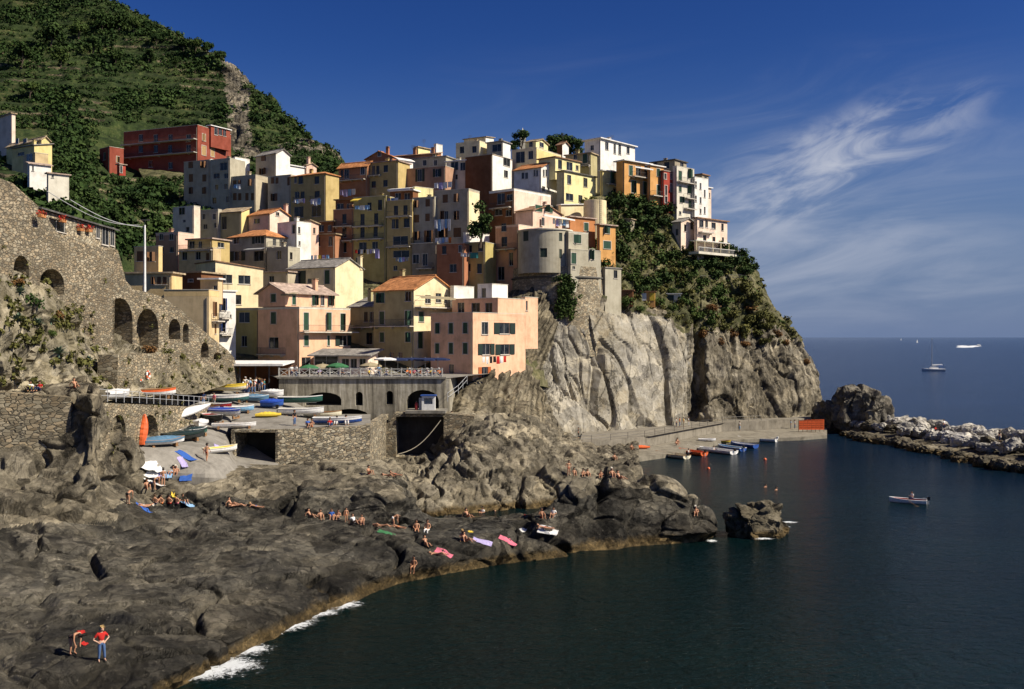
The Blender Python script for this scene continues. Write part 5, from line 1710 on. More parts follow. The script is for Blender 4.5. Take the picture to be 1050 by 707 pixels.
H('B', 'white roof room on the terrace of the grey house below the rock face', 218, 40, 402, 414, 502, 306, 430, 'white', 'flat', par=.25, drop=.5, pipe=False)
H('B', 'grey tower house with a bright white gable end', 215.5, 38, 538, 659, 743, 276, 620, 'greywarm', 'gR', rise=1.1, rc='grey', wr='white', L='585,305,25,38,b 585,385,25,38,b 572,462,26,38,d 583,537,28,44,b')
H('B', 'grey house crossed by a slanting shadow next to the ochre hipped house', 211, 25, 610, 748, None, 412, 620, 'grey', 'flat', par=.25, L='640,440,18,38,b 665,440,18,38,b 735,445,18,50,b 653,540,28,44,b', dep=5)
H('B', 'square ochre house with a low hipped roof and washing on two floors', 206, 30, 748, 957, 1036, 398, 690, 'ochre', 'hip', rise=.8, rc='orange', key='B7', L='777,435,14,40,d 808,437,26,46,n 903,437,28,46,n 785,525,28,40,d 818,525,24,40,n 905,522,30,40,n 795,628,56,66,d 900,622,54,66,d', balL='765,835,565,.5 865,930,560,.5', chim=((.6, .5, .5),))
H('B', 'white roofed shed behind the ridge of the ochre hipped house', 223, 40, 735, 742, 832, 350, 400, 'white', 'slab', rc='white', drop=2, pipe=False)
H('B', 'small pinkish cottage with a white chimney behind the ochre hipped house', 226, 40, 832, 842, 902, 348, 400, 'rose', 'gR', rise=.6, rc='tan', drop=2, pipe=False, chim=((.5, .3, 1.0),))
H('B', 'large red hotel with terraces standing alone at the foot of the hill', 250, 22, -252, 190, 390, 118, 440, 'darkred', 'flat', par=.5, key='B1', parc='darkred', dep=12, name='hotel', cat='hotel',
  L='28,185,26,44,d 135,185,28,44,d -60,185,26,44,d -150,185,26,44,d 25,250,25,44,d 135,248,28,46,d -60,250,26,44,d -150,250,26,44,d 28,350,25,40,d -90,340,26,40,d', Rw='228,182,20,42,y 228,260,26,58,y 280,270,22,54,y 340,215,18,40,y', balL='-250,188,212,1.4 -250,188,290,1.4')
H('B', 'red penthouse with a row of dark windows on the red hotel', 254, 30, 250, 270, 386, 112, 215, 'darkred', 'slab', rc='white', Rw='300,142,20,50,d 326,150,22,36,d 352,155,18,40,d', drop=1, pipe=False)
H('a', 'small red house with a yellow framed window left of the red hotel', 250, 40, 806, 895, 1022, 362, 600, 'darkred', 'flat', par=.2, Rw='970,470,26,54,y', L='850,440,24,70,d')
H('a', 'red garden annex with a bright door under the small red house', 246, 40, 962, 985, 1040, 515, 640, 'red', 'slab', rc='pinkgrey', Rw='1000,560,20,60,w', pipe=False)

# ------------------------------------------------------------------ houses along the crest
H('C', 'brown house with an orange tile roof at the end of the crest', 216, 25, 100, 272, 292, 302, 540, 'terracotta', 'shedL', rc='orange', rise=1.6, L='150,342,28,58,d 245,322,24,50,w 120,342,16,50,n', balL='105,262,378', over=.4)
H('C', 'ochre house with four shuttered windows below the crest', 213.8, 25, 268, 456, None, 265, 500, 'ochre', 'slab', rc='pinkgrey', L='308,320,18,56,d 335,320,18,54,n 382,310,26,42,n 310,405,26,40,n 380,398,26,40,n', balL='280,356,352', dep=5)
H('C', 'rose red house with three shuttered windows on the crest', 213, 25, 456, 739, None, 302, 470, 'mauve', 'flat', par=.3, L='487,348,20,48,on 587,350,26,74,on 690,335,24,48,on', dep=6)
H('C', 'white gabled wall with a slanting stair shadow above the rose red house', 218, 48, 448, 457, 545, 258, 330, 'white', 'shedR', rise=.6, rc='white', drop=1, pipe=False)
H('C', 'grey roof terrace with a white doorway behind the rose red house', 222, 25, 545, 742, None, 238, 330, 'grey', 'slab', rc='grey', L='615,275,22,34,w 680,275,20,34,w', dep=5, pipe=False)
H('C', 'small house with an orange gabled roof on the skyline', 229, 30, 262, 422, 445, 238, 300, 'brick', 'gL', rise=1.5, rc='orange', L='345,222,18,30,w', drop=3, chim=((.2, .2, .5),))
H('C', 'long low house with a dark flat roof and chimneys on the skyline', 227, 20, 425, 690, 715, 224, 300, 'terracotta', 'shedL', rise=.8, rc='brown', drop=3, chim=((.55, .5, .9), (.15, .6, .8)), antenna=True, dep=5)
H('C', 'small cream roof room on the long skyline house', 231, 40, 568, 576, 648, 182, 260, 'lemon', 'slab', rc='tan', drop=2, pipe=False)
H('C', 'white stair turret on the skyline beside the cream roof room', 231, 40, 676, 684, 722, 166, 250, 'white', 'flat', par=.15, drop=2, pipe=False)
H('C', 'white glazed terrace house below the skyline', 216, 25, 745, 865, None, 262, 430, 'offwhite', 'slab', rc='white', L='795,295,44,52,d 842,297,30,48,d 800,360,24,30,d', dep=5)
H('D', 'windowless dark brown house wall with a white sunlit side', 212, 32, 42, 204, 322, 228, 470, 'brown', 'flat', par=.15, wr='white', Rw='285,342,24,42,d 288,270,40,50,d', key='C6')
H('C', 'cream topmost house with an antenna on the crest', 231, 30, 802, 944, 988, 152, 280, 'cream', 'flat', par=.35, L='838,198,26,40,n 912,195,26,40,n', antenna=True, drop=3)
H('C', 'small roof room with a white gable on the topmost cream house', 235, 30, 850, 980, 1028, 122, 200, 'cream', 'shedL', rc='tan', rise=.5, wr='white', drop=1, pipe=False)
H('D', 'grey house with one wide dark opening beside the topmost cream house', 229, 30, 170, 266, 312, 148, 240, 'grey', 'slab', rc='grey', wr='white', L='232,186,60,46,d', drop=3)
H('D', 'cream house with a curved yellow attic on the crest', 217, 32, 318, 468, 615, 192, 330, 'cream', 'flat', par=.3, wr='yellow', L='370,242,54,68,d 433,228,28,50,d')
H('D', 'yellow attic room with an arched gable on the cream house', 219, 32, 400, 464, 536, 146, 210, 'lemon', 'gR', rise=.8, rc='tan', L='435,165,22,32,d', Rw='497,168,24,30,d', drop=1, pipe=False)
H('D', 'small dark shed with a white chimney wall among the crest trees', 228, 40, 590, 622, 660, 165, 240, 'brown', 'gR', rise=.7, rc='brown', wr='white', drop=3, pipe=False)
H('D', 'white house with an orange ridge and a bright gable with two paired windows', 203, 38, 332, 495, 592, 302, 540, 'white', 'gR', rise=1.3, rc='orange', L='385,352,18,38,d 407,352,18,38,d 455,336,12,38,d 470,336,12,38,d', Rw='511,337,11,42,d 526,337,11,42,d 555,353,12,28,d 510,430,18,28,d 540,435,12,24,d', wr='white')
H('D', 'tall yellow house with a dark cornice and two rows of dark windows', 200, 42, 588, 633, 822, 326, 560, 'lemon', 'slab', rc='dark', Rw='663,375,24,54,d 760,393,24,54,d 665,480,44,42,d 730,490,24,42,d 690,560,20,20,d')
H('D', 'set back yellow and white top storey on the tall yellow house', 204, 42, 480, 580, 728, 242, 360, 'lemon', 'slab', rc='brown', Rw='608,285,24,54,n 665,296,36,50,d 710,305,16,28,d', drop=.5, pipe=False)
H('D', 'shaded olive grey house with a green shuttered door between the yellow and white houses', 213, 30, 640, 792, 830, 218, 420, 'olive', 'slab', rc='tan', L='758,250,26,56,g 700,240,20,30,d', balL='735,790,292')
H('D', 'tall white house with a projecting flat white roof on the crest', 216, 42, 755, 850, 1056, 130, 380, 'white', 'slab', rc='white', Rw='888,175,20,46,d 935,192,14,58,d 965,196,16,62,d 1015,200,18,44,d 1020,300,20,40,d', L='800,185,20,30,d', over=.5, antenna=True)
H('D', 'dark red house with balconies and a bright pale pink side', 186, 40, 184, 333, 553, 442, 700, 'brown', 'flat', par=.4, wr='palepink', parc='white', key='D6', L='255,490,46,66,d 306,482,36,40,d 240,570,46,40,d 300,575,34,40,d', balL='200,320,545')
H('D', 'pink attic with two green shuttered windows under a low gable', 182.5, 38, 342, 446, 620, 560, 660, 'rose', 'gR', rise=1.3, rc='brown', key='D7', Rw='480,548,40,38,g 540,552,44,40,g')
H('H', 'shaded pink house behind the rounded grey house with washing on its terrace', 178.5, 38, 222, 360, 640, 190, 560, 'salmon', 'flat', par=.35, parc='rose', wr='rose', key='D8', L='273,195,28,48,n 275,280,34,58,n 315,385,25,78,d 255,470,40,80,d', Rw='505,160,18,50,d 600,165,18,46,d', balL='230,350,325')
H('H', 'flat sunlit grey wing with green shutters beside the rounded grey house', 172.6, 52, 650, 659, 777, 226, 440, 'grey', 'flat', par=.2, parc='offwhite', Rw='712,264,44,52,g', drop=2)
H('H', 'lowest grey wing with two green shutters over the bastion', 171.8, 54, 666, 672, 852, 332, 480, 'grey', 'flat', par=.2, Rw='690,380,30,66,g 798,356,28,60,g 690,436,16,18,d 790,445,16,20,d', drop=3, pipe=False)
H('H', 'sunlit beige house with a slanting top next to the round water tank', 194, 55, 606, 614, 756, 62, 200, 'cream', 'shedL', rc='white', rise=.6, drop=5, pipe=False)
H('H', 'rust orange house with one green shutter behind the terrace', 184.5, 52, 660, 668, 818, 132, 260, 'rust', 'slab', rc='pinkgrey', Rw='765,192,26,48,g', pipe=False)
H('H', 'small orange house with green shutters at the edge of the planted cliff', 186, 52, 836, 846, 940, 180, 350, 'orange', 'slab', rc='pinkgrey', Rw='890,208,30,48,g 890,300,44,46,g', over=.4)
H('H', 'plain grey concrete tower with one small window on the cliff edge', 176.5, 50, 862, 878, 974, 438, 722, 'grey', 'slab', rc='grey', Rw='940,475,22,48,n', over=.15, name='concrete_tower', cat='tower')
H('E', 'narrow yellow house with a green door and balcony on the crest', 206.5, 52, 38, 46, 174, 322, 540, 'yellow', 'slab', rc='white', Rw='105,360,24,74,g 145,342,14,36,d 125,446,28,36,d', balR='62,168,407', over=.35)
H('E', 'orange house with tall green shutters and a loggia on the crest', 205, 50, 128, 176, 330, 262, 560, 'orange', 'slab', rc='white', Rw='215,322,22,60,g 260,322,30,58,d 308,322,24,58,n 228,418,22,74,g 300,426,22,74,g 228,484,22,32,d 300,496,22,32,d', balR='215,330,364,1.1,.95', over=.5)
H('E', 'second orange house with two green shutters next to the red house', 207.4, 50, 324, 331, 413, 290, 590, 'orange', 'slab', rc='white', Rw='380,334,20,46,g 380,438,20,60,g', balR='333,413,475', over=.35)
H('E', 'narrow red house with white framed windows on the crest', 208.6, 50, 405, 412, 467, 324, 610, 'red', 'slab', rc='pinkgrey', Rw='421,356,14,34,w 456,356,10,34,w 425,440,14,58,w 456,424,10,48,w 425,496,16,38,w', over=.15)
H('E', 'grey white house with green shutters and small balconies', 209.4, 46, 466, 490, 594, 302, 640, 'offwhite', 'flat', par=.3, Rw='510,352,20,56,g 510,432,16,36,g 570,342,26,56,g 566,437,22,48,g 515,496,16,38,g 568,520,16,52,g 510,576,14,22,d', balR='492,594,396 532,594,490 532,596,552')
H('E', 'dark green roof room with a grey roof behind the grey white house', 215, 40, 335, 478, 548, 258, 360, 'stone', 'slab', rc='dark', L='360,290,26,40,n 430,290,30,40,n', Rw='520,290,20,36,d', drop=2, pipe=False)
H('E', 'white house at the far end of the crest with rows of narrow windows', 212.5, 50, 590, 597, 678, 366, 640, 'white', 'flat', par=.25, Rw='604,405,11,38,d 632,415,11,38,d 604,490,11,38,d 632,500,11,38,d 657,460,10,46,d 657,560,10,42,d 632,565,10,30,d')
H('E', 'pale pink end house hanging at the edge of the crest', 216, 50, 668, 676, 696, 426, 640, 'palepink', 'slab', rc='white', Rw='686,470,7,30,d', pipe=False)
H('E', 'small roof room over the white house at the end of the crest', 216, 40, 600, 640, 680, 345, 400, 'stone', 'slab', rc='brown', Rw='662,365,14,20,d', drop=1, pipe=False)
H('E', 'pink wing with a grey roof on the planted cliff', 205.5, 46, 462, 515, 602, 628, 800, 'palepink', 'gR', rise=.9, rc='grey', Rw='540,665,13,42,n 578,652,14,42,n 605,720,10,30,n', L='490,690,18,40,d')
H('E', 'white and pink villa with a roofed loggia over the planted cliff', 206, 48, 600, 612, 792, 606, 822, 'palepink', 'slab', rc='brown', key='E6', Rw='637,640,26,44,d 668,640,16,44,d 710,652,26,38,n 763,660,14,42,n 657,724,20,34,n 712,732,18,28,n 766,735,12,28,n 640,790,26,30,d 690,792,26,30,d 740,796,26,30,d', balR='620,692,692,1.0,.95,1', over=.4)

# ------------------------------------------------------------------ houses at the left edge under the hill
H('a', 'yellow house with dark windows under the terraced hill', 205, 36, -30, 285, 357, 292, 430, 'yellow', 'gR', rise=.7, rc='tan', L='70,305,26,46,d 140,305,34,46,d 240,318,30,56,d')
H('a', 'blue grey tin roofed lean-to in front of the yellow house', 200, 30, 20, 220, None, 345, 450, 'yellow', 'shedL', rc='grey', rise=1.0, L='100,420,60,30,d', dep=4, pipe=False)
H('a', 'beige house with a sunlit side below the yellow house', 188, 40, 120, 228, 344, 416, 560, 'beige', 'flat', par=.15, L='180,450,50,60,d')
H('a', 'low white house end with a slanted roof below the beige house', 182, 48, 160, 178, 372, 512, 640, 'white', 'shedR', rise=.5, rc='pinkgrey', Rw='208,548,16,50,d')
H('a', 'long grey white shed under the low white house', 179, 48, 332, 346, 532, 596, 720, 'offwhite', 'slab', rc='pinkgrey', Rw='385,622,20,26,d')
H('a', 'pale house end cut by the picture edge on the terraced hill', 222, 40, -110, 18, 44, 60, 260, 'palepink', 'slab', rc='tan', Rw='10,150,14,34,d')

# ------------------------------------------------------------------ stone house on top of the viaduct
H('I', 'long stone house with a grey roof and red flower boxes on the viaduct', 88.5, -1.5, 60, 180, 632, 262, 560, 'rubble', 'shedR', rc='dark', rise=.5, drop=.5, dep=3.5, over=.35, name='stone_house',
  Rw='285,358,100,70,d 525,395,22,80,d 568,420,40,110,d 610,425,24,110,d', pipe=False, grp=None)

# ------------------------------------------------------------------ rounded grey house and its bastion
def cyl_wall(name, c, r, z0, z1, mat, parent, n=48, holes=(), lean=0.0):
    """round wall; holes = (angle, half width in metres, z0, z1)"""
    import bisect
    mb = MB()
    zs = sorted({z0, z1, *[h[2] for h in holes], *[h[3] for h in holes]})
    ths = sorted({2 * math.pi * k / n for k in range(n)} | {h[0] - h[1] / r for h in holes} | {h[0] + h[1] / r for h in holes})
    rad = lambda z: r + lean * (z1 - z)
    W3 = lambda th, z, dr=0: (c[0] + (rad(z) + dr) * math.cos(th), c[1] + (rad(z) + dr) * math.sin(th), z)
    for i in range(len(ths)):
        a = ths[i]; b = ths[(i + 1) % len(ths)] + (2 * math.pi if i == len(ths) - 1 else 0)
        for j in range(len(zs) - 1):
            m, mz = (a + b) / 2, (zs[j] + zs[j + 1]) / 2
            if any(abs(m - h[0]) < h[1] / r and h[2] < mz < h[3] for h in holes): continue
            mb.quad(W3(a, zs[j]), W3(b, zs[j]), W3(b, zs[j + 1]), W3(a, zs[j + 1]))
    for th, hw, a0, a1 in holes:
        t0, t1 = th - hw / r, th + hw / r
        c4 = [(t0, a0), (t1, a0), (t1, a1), (t0, a1)]
        for k in range(4):
            p, q = c4[k], c4[(k + 1) % 4]
            mb.quad(W3(*p), W3(*q), W3(*q, -.3), W3(*p, -.3))
    mb.quad(*[(c[0] + r * math.cos(2 * math.pi * k / n), c[1] + r * math.sin(2 * math.pi * k / n), z1) for k in range(n)])
    o = mb.build(name, mat)
    o.data.transform(Matrix.Translation(-parent.location)); o.parent = parent
    return o


cx, cy, rr = (559 - 525) * .1765, 176.5, 4.9
zt_, zb_ = EYE + (346 - TY('H', 208)) * .172, EYE + (346 - TY('H', 432)) * .172
root = empty('round_house', (cx, cy, zb_)); tag(root, 'rounded grey house front standing on the stone bastion', 'house', GRP)


def cyl_pt(px):
    a = (px - 525) / 1000
    dx, dy = a, 1.0
    # ray (a t, t) against the circle
    A2 = a * a + 1; B2 = -2 * (a * cx + cy); C2 = cx * cx + cy * cy - rr * rr
    t = (-B2 - math.sqrt(max(0, B2 * B2 - 4 * A2 * C2))) / (2 * A2)
    return math.atan2(t - cy, a * t - cx), t


hs = []
for x, y, w, hh in ((402, 247, 46, 60), (510, 346, 42, 54), (612, 252, 24, 50), (612, 352, 20, 54)):
    th, t = cyl_pt(TX('H', x))
    k = t / 1000
    hs.append((th % (2 * math.pi), w / 5.833 * k / 2, EYE + (346 - TY('H', y + hh / 2)) * k, EYE + (346 - TY('H', y - hh / 2)) * k))
cyl_wall('wall', (cx, cy), rr, zb_ - 1, zt_, WALL('grey'), root, holes=hs)
for th, hw, a0, a1 in hs:
    mb = MB()
    c_ = Vector((cx + (rr - .16) * math.cos(th), cy + (rr - .16) * math.sin(th), 0)); tv = Vector((-math.sin(th), math.cos(th), 0)); ov = Vector((math.cos(th), math.sin(th), 0))
    for s0, s1 in ((-hw + .03, -.015), (.015, hw - .03)):
        mb.box(c_ + tv * s0 + Vector((0, 0, a0 + .03)), tv * (s1 - s0), ov * .05, (0, 0, a1 - a0 - .06))
    o = mb.build('shutter', SHUT['n']); o.data.transform(Matrix.Translation(-root.location)); o.parent = root
mb = MB(); mb.rev((cx, cy, zt_), [(rr + .18, 0), (rr + .18, .22), (rr - .1, .24), (rr - .1, .1)], 48)
o = mb.build('cornice', WALL('offwhite'), smooth=False); o.data.transform(Matrix.Translation(-root.location)); o.parent = root
root = empty('bastion', (8.5, 181, 20)); tag(root, 'round stone bastion with a moulded string course under the grey rounded house', 'bastion', kind='thing')
bx, by, br_ = (573 - 525) * .181, 181.0, 8.6
z1 = EYE + (346 - TY('H', 425)) * .172
cyl_wall('rampart', (bx, by), br_, z1 - 16, z1, ST_BAST, root, lean=.06, n=64)
mb = MB(); mb.rev((bx, by, z1 - 2.0), [(br_ + .1, -.15), (br_ + .38, 0), (br_ + .38, .16), (br_ + .1, .3)], 64)
o = mb.build('string_course', CONC_D); o.data.transform(Matrix.Translation(-root.location)); o.parent = root
for x, y, w in ((472, 428, 26), (580, 430, 24), (690, 436, 0)):
    if not w: continue
    mb = MB(); a = (TX('H', x) - 525) / 1000
    mb.cbox((a * 172.6, 172.55, EYE + (346 - TY('H', y)) * .172), w / 5.833 * .172, .25, .4)
    o = mb.build('loophole', DARK_SHADE); o.data.transform(Matrix.Translation(-root.location)); o.parent = root  # solid box; the shade of an opening is put into its colour
# round water tank
tx, tz1, tz0 = (TX('H', 818) - 525) * .194, EYE + (346 - TY('H', 38)) * .194, EYE + (346 - TY('H', 180)) * .194
root = empty('water_tank', (tx, 194, tz0 - 3)); tag(root, 'round cream rendered water tank above the orange houses', 'tank')
mb = MB(); mb.rev((tx, 194, tz0 - 3), [(2.25, 0), (2.25, tz1 - tz0 + 3), (2.1, tz1 - tz0 + 3.05), (2.1, tz1 - tz0 + 2.8)], 40)
o = mb.build('shell', WALL('cream'), smooth=False); o.data.transform(Matrix.Translation(-root.location)); o.parent = root
mb = MB()
for k in (-.2, .2): mb.tube((tx + k + .9, 191.85, tz0 - 1), (tx + k + .9, 191.85, tz1 + .5), .03, n=5)
for k in range(12): mb.tube((tx + .7, 191.85, tz0 + k * .4), (tx + 1.1, 191.85, tz0 + k * .4), .02, n=4)
o = mb.build('ladder', RAIL); o.data.transform(Matrix.Translation(-root.location)); o.parent = root
# ------------------------------------------------------------------ plants
LEAF = {
    'dark': foliage('dark', (.012, .026, .006), (.028, .052, .012), (.065, .10, .024)),
    'mid': foliage('mid', (.020, .038, .008), (.045, .075, .016), (.095, .125, .030)),
    'olive': foliage('olive', (.045, .050, .014), (.095, .095, .026), (.17, .155, .045)),
    'rust': foliage('rust', (.075, .035, .012), (.15, .075, .026), (.22, .13, .05)),
    'agave': foliage('agave', (.07, .11, .075), (.12, .17, .115), (.20, .26, .18), 1.5),
    'flower': foliage('geranium', (.20, .015, .012), (.42, .03, .022), (.04, .07, .02), 2.0),
    'hill': foliage('hill_scrub', (.010, .026, .006), (.026, .052, .011), (.065, .095, .024), .10),
}
BARK = paint('bark', (.085, .062, .042), .9, .4)


def leaf_quads(ctr, rad, n, leaf, rs, up=.35):
    """n leaf-sized quads spread through an ellipsoid"""
    v = rs.normal(size=(n, 3)); v /= np.linalg.norm(v, axis=1, keepdims=True)
    rr = rs.rand(n) ** .45
    # lumpy outline
    lump = 1 + .35 * vnoise(v * 1.9 + rs.rand(3) * 40, 5)
    p = v * (rr * lump)[:, None] * np.asarray(rad) + np.asarray(ctr)
    nr = v + rs.normal(size=(n, 3)) * .7 + np.array([0, 0, up])
    nr /= np.linalg.norm(nr, axis=1, keepdims=True)
    t = np.cross(nr, rs.normal(size=(n, 3))); t /= np.maximum(np.linalg.norm(t, axis=1, keepdims=True), 1e-6)
    b = np.cross(nr, t)
    s = leaf * rs.uniform(.6, 1.5, size=(n, 1))
    q = np.stack([p - t * s - b * s * .55, p + t * s * .4 - b * s * .7, p + t * s + b * s * .5, p - t * s * .4 + b * s * .75], 1)
    return q.reshape(-1, 3)


def quads_mesh(name, q, mat, parent=None):
    n = len(q) // 4
    me = bpy.data.meshes.new(name)
    me.vertices.add(len(q)); me.vertices.foreach_set('co', np.ascontiguousarray(q, dtype=np.float32).ravel())
    me.loops.add(4 * n); me.loops.foreach_set('vertex_index', np.arange(4 * n, dtype=np.int32))
    me.polygons.add(n); me.polygons.foreach_set('loop_start', np.arange(0, 4 * n, 4, dtype=np.int32))
    me.materials.append(mat)
    me.update(calc_edges=True)
    o = bpy.data.objects.new(name, me); COL.objects.link(o)
    if parent: o.parent = parent
    return o


# ground cover that nobody could count: the scrub of the hill and of the headland
rs = np.random.RandomState(3)
hb = [b for b in GROUND]
acc = []


def scatter_view(n, x0, x1, y0, y1, smin, smax, per, dmin, dmax, leafk=.30, keep=None, sink=.2, flat=.75):
    out = []
    for _ in range(n):
        px, py = rs.uniform(x0, x1), rs.uniform(y0, y1)
        if keep and not keep(px, py): continue
        h_ = hit(px, py)
        if h_ is None or not (dmin < h_.y < dmax): continue
        s = rs.uniform(smin, smax) ** 1.0
        out.append(leaf_quads((h_.x, h_.y, h_.z + s * (flat - sink)), (s, s, s * flat), per, s * leafk, rs))
    return out


def noise2(px, py, f):
    return vnoise(np.array([[px * f, py * f, 3.3]]))[0]


def hill_keep(px, py):
    if 100 < px < 245 and 128 < py < 182: return False
    if 5 < px < 55 and 132 < py < 185: return False
    if 62 < py < 160 and abs(px - np.interp(py, [60, 85, 120, 150, 170], [236, 240, 246, 252, 266])) < 9 and rs.rand() < .93: return False
    return True


acc = []
n_try = 0
while len(acc) < 9000 and n_try < 24000:
    n_try += 1
    px, py = rs.uniform(-20, 350), rs.uniform(-30, 262)
    if not hill_keep(px, py): continue
    h_ = hit(px, py)
    if h_ is None or not 130 < h_.y < 480: continue
    ph = (h_.z / 4.6 + fbm(np.array([[h_.x * .012, h_.y * .012, h_.z * .012]]), 3, k=51)[0] * .9) % 1
    wild = noise2(px, py * 2.0, .03)
    if wild < .0 and not .15 < ph < .78: continue
    s = rs.uniform(.35, 1.0) * (1.5 if wild > .2 else 1.0)
    acc.append(leaf_quads((h_.x, h_.y, h_.z + s * .4), (s * 1.3, s * 1.3, s * .8), 16, s * .33, rs))
o = quads_mesh('hillside_scrub', np.concatenate(acc), LEAF['hill']); tag(o, kind='stuff')
hill_dark = scatter_view(750, -20, 340, 120, 265, .6, 1.9, 44, 130, 300, leafk=.22, keep=lambda x, y: hill_keep(x, y) and noise2(x, y * 2, .05) > .0)
o = quads_mesh('terrace_scrub', np.concatenate(hill_dark), LEAF['dark']); tag(o, kind='stuff')


def headland(x, y):
    lim = np.interp(x, [555, 600, 640, 680, 705, 745, 785, 815, 840], [300, 306, 316, 322, 340, 345, 350, 350, 372])
    return y < lim + 10 * noise2(x, y, .06) and x > 560


cl = scatter_view(1700, 565, 842, 185, 372, .3, .95, 30, 150, 260, leafk=.24, keep=headland)
o = quads_mesh('cliff_scrub', np.concatenate(cl), LEAF['olive']); tag(o, kind='stuff')
cl = scatter_view(700, 565, 835, 190, 345, .4, 1.4, 40, 150, 260, leafk=.22, keep=lambda x, y: headland(x, y + 15) and noise2(x, y, .05) > -.15)
o = quads_mesh('cliff_greenery', np.concatenate(cl), LEAF['mid']); tag(o, kind='stuff')
cl = scatter_view(330, -5, 112, 286, 402, .18, .6, 26, 60, 125, keep=lambda x, y: noise2(x, y, .06) > -.25)
cl += scatter_view(60, 160, 240, 340, 400, .15, .45, 22, 60, 135)
o = quads_mesh('garden_scrub', np.concatenate(cl), LEAF['olive']); tag(o, kind='stuff')


def shrub(name, p, s, kind, label, group=None, cat='shrub', n=150, tall=.85, rs_=None):
    r_ = rs_ or rs
    root = empty(name, p)
    tag(root, label, cat, group)
    q = []
    for k in range(5):
        a = r_.rand() * 6.28
        q.append(leaf_quads((math.cos(a) * s * .42, math.sin(a) * s * .42, s * tall * r_.uniform(.5, .95)), (s * .62, s * .62, s * .55 * tall), n // 5, s * .10, r_))
    quads_mesh('foliage', np.concatenate(q), LEAF[kind], root)
    mb = MB()
    for k in range(4):
        a = k * 1.57 + r_.rand()
        mb.tube((0, 0, -.3), (math.cos(a) * s * .45, math.sin(a) * s * .45, s * .7), s * .05, s * .02, n=5)
    mb.build('stem', BARK, root)
    return root


def copy_tree(o, parent=None):
    c = o.copy(); COL.objects.link(c)
    if parent: c.parent = parent
    for ch in list(o.children): copy_tree(ch, c)
    return c


protos = {}
for kind in ('mid', 'dark', 'olive', 'rust'):
    protos[kind] = [None] * 3
KL = {'mid': ('bushy green shrub growing on the headland slope above the pale cliff', 'green shrubs on the headland'),
      'dark': ('dense dark green shrub growing below the orange houses and the villa', 'dark shrubs below the crest'),
      'olive': ('yellowish green shrub growing on the rocky end of the headland', 'yellowish shrubs on the headland end'),
      'rust': ('dry brownish shrub clinging to the headland rock', 'dry shrubs on the headland')}


def put_shrub(kind, px, py, rpx, lift=0):
    h_ = hit(px, py + rpx * .6)
    if h_ is None or h_.y < 60: return
    s = rpx * h_.y / 1000 * 1.65
    k = rs.randint(3)
    lab, grp = KL[kind]
    if protos[kind][k] is None:
        protos[kind][k] = shrub('shrub', h_, 1.0, kind, lab, grp, n=520)
        o_ = protos[kind][k]
    else:
        o_ = copy_tree(protos[kind][k]); o_.location = h_
    o_.scale = (s * rs.uniform(.9, 1.2), s * rs.uniform(.9, 1.2), s * rs.uniform(.8, 1.1))
    o_.rotation_euler = (0, 0, rs.rand() * 6.28)
    return o_


for q in ((641, 204, 7), (652, 208, 8), (662, 214, 8), (671, 220, 8), (647, 220, 7), (658, 228, 8), (668, 234, 7), (680, 230, 6), (683, 216, 6), (633, 212, 7), (640, 232, 6), (672, 246, 6),
          (632, 258, 7), (622, 262, 6), (640, 262, 7), (748, 256, 6), (757, 262, 7), (765, 268, 7), (752, 270, 7), (762, 280, 6), (741, 276, 6), (728, 272, 6), (715, 274, 6), (771, 276, 5), (735, 284, 5), (668, 292, 8), (678, 286, 8), (660, 300, 6)):
    put_shrub('dark', *q)
for q in ((690, 262, 6), (700, 272, 5), (708, 286, 6), (720, 292, 5), (648, 285, 6), (655, 276, 6), (690, 300, 5), (704, 312, 5), (675, 312, 5), (655, 318, 4), (644, 312, 5), (735, 300, 5), (745, 310, 6), (716, 325, 5), (730, 332, 4), (690, 318, 4), (600, 298, 4), (583, 306, 5), (579, 318, 4), (586, 294, 4)):
    put_shrub('mid', *q)
for q in ((764, 296, 6), (772, 306, 6), (757, 308, 5), (796, 312, 7), (801, 318, 5), (780, 324, 6), (768, 330, 6), (786, 336, 5), (776, 342, 5), (750, 324, 5), (760, 338, 5), (742, 338, 4), (694, 280, 5), (791, 330, 4), (706, 300, 4), (785, 352, 4)):
    put_shrub('olive', *q)
for q in ((730, 318, 5), (752, 344, 5), (770, 318, 4), (797, 344, 4), (722, 344, 4), (808, 352, 4), (738, 352, 4), (826, 372, 3), (764, 354, 4)):
    put_shrub('rust', *q)


def tree(p, ht, rx, kind, label, group=None, seed=0, name='tree', squash=.75, trunk=.35):
    r_ = np.random.RandomState(seed)
    root = empty(name, p); tag(root, label, 'tree', group)
    mb = MB()
    zt0 = ht * trunk
    mb.tube((0, 0, -.8), (.1 * rx, 0, zt0), ht * .035 + .06, ht * .025 + .03, n=7)
    cs = []
    for k in range(7):
        a = k * 2.4 + r_.rand(); rad = rx * (.25 + .45 * r_.rand()); z = zt0 + (ht - zt0) * (.15 + .75 * r_.rand())
        c = (math.cos(a) * rad, math.sin(a) * rad, z)
        mb.tube((.1 * rx, 0, zt0 * .9), c, ht * .016 + .03, .02, n=5)
        cs.append(c)
    cs.append((0, 0, ht * .88))
    q = [leaf_quads(c, (rx * .5, rx * .5, rx * .5 * squash), 210, rx * .075, r_) for c in cs]
    quads_mesh('crown', np.concatenate(q), LEAF[kind], root)
    mb.build('trunk', BARK, root)
    return root


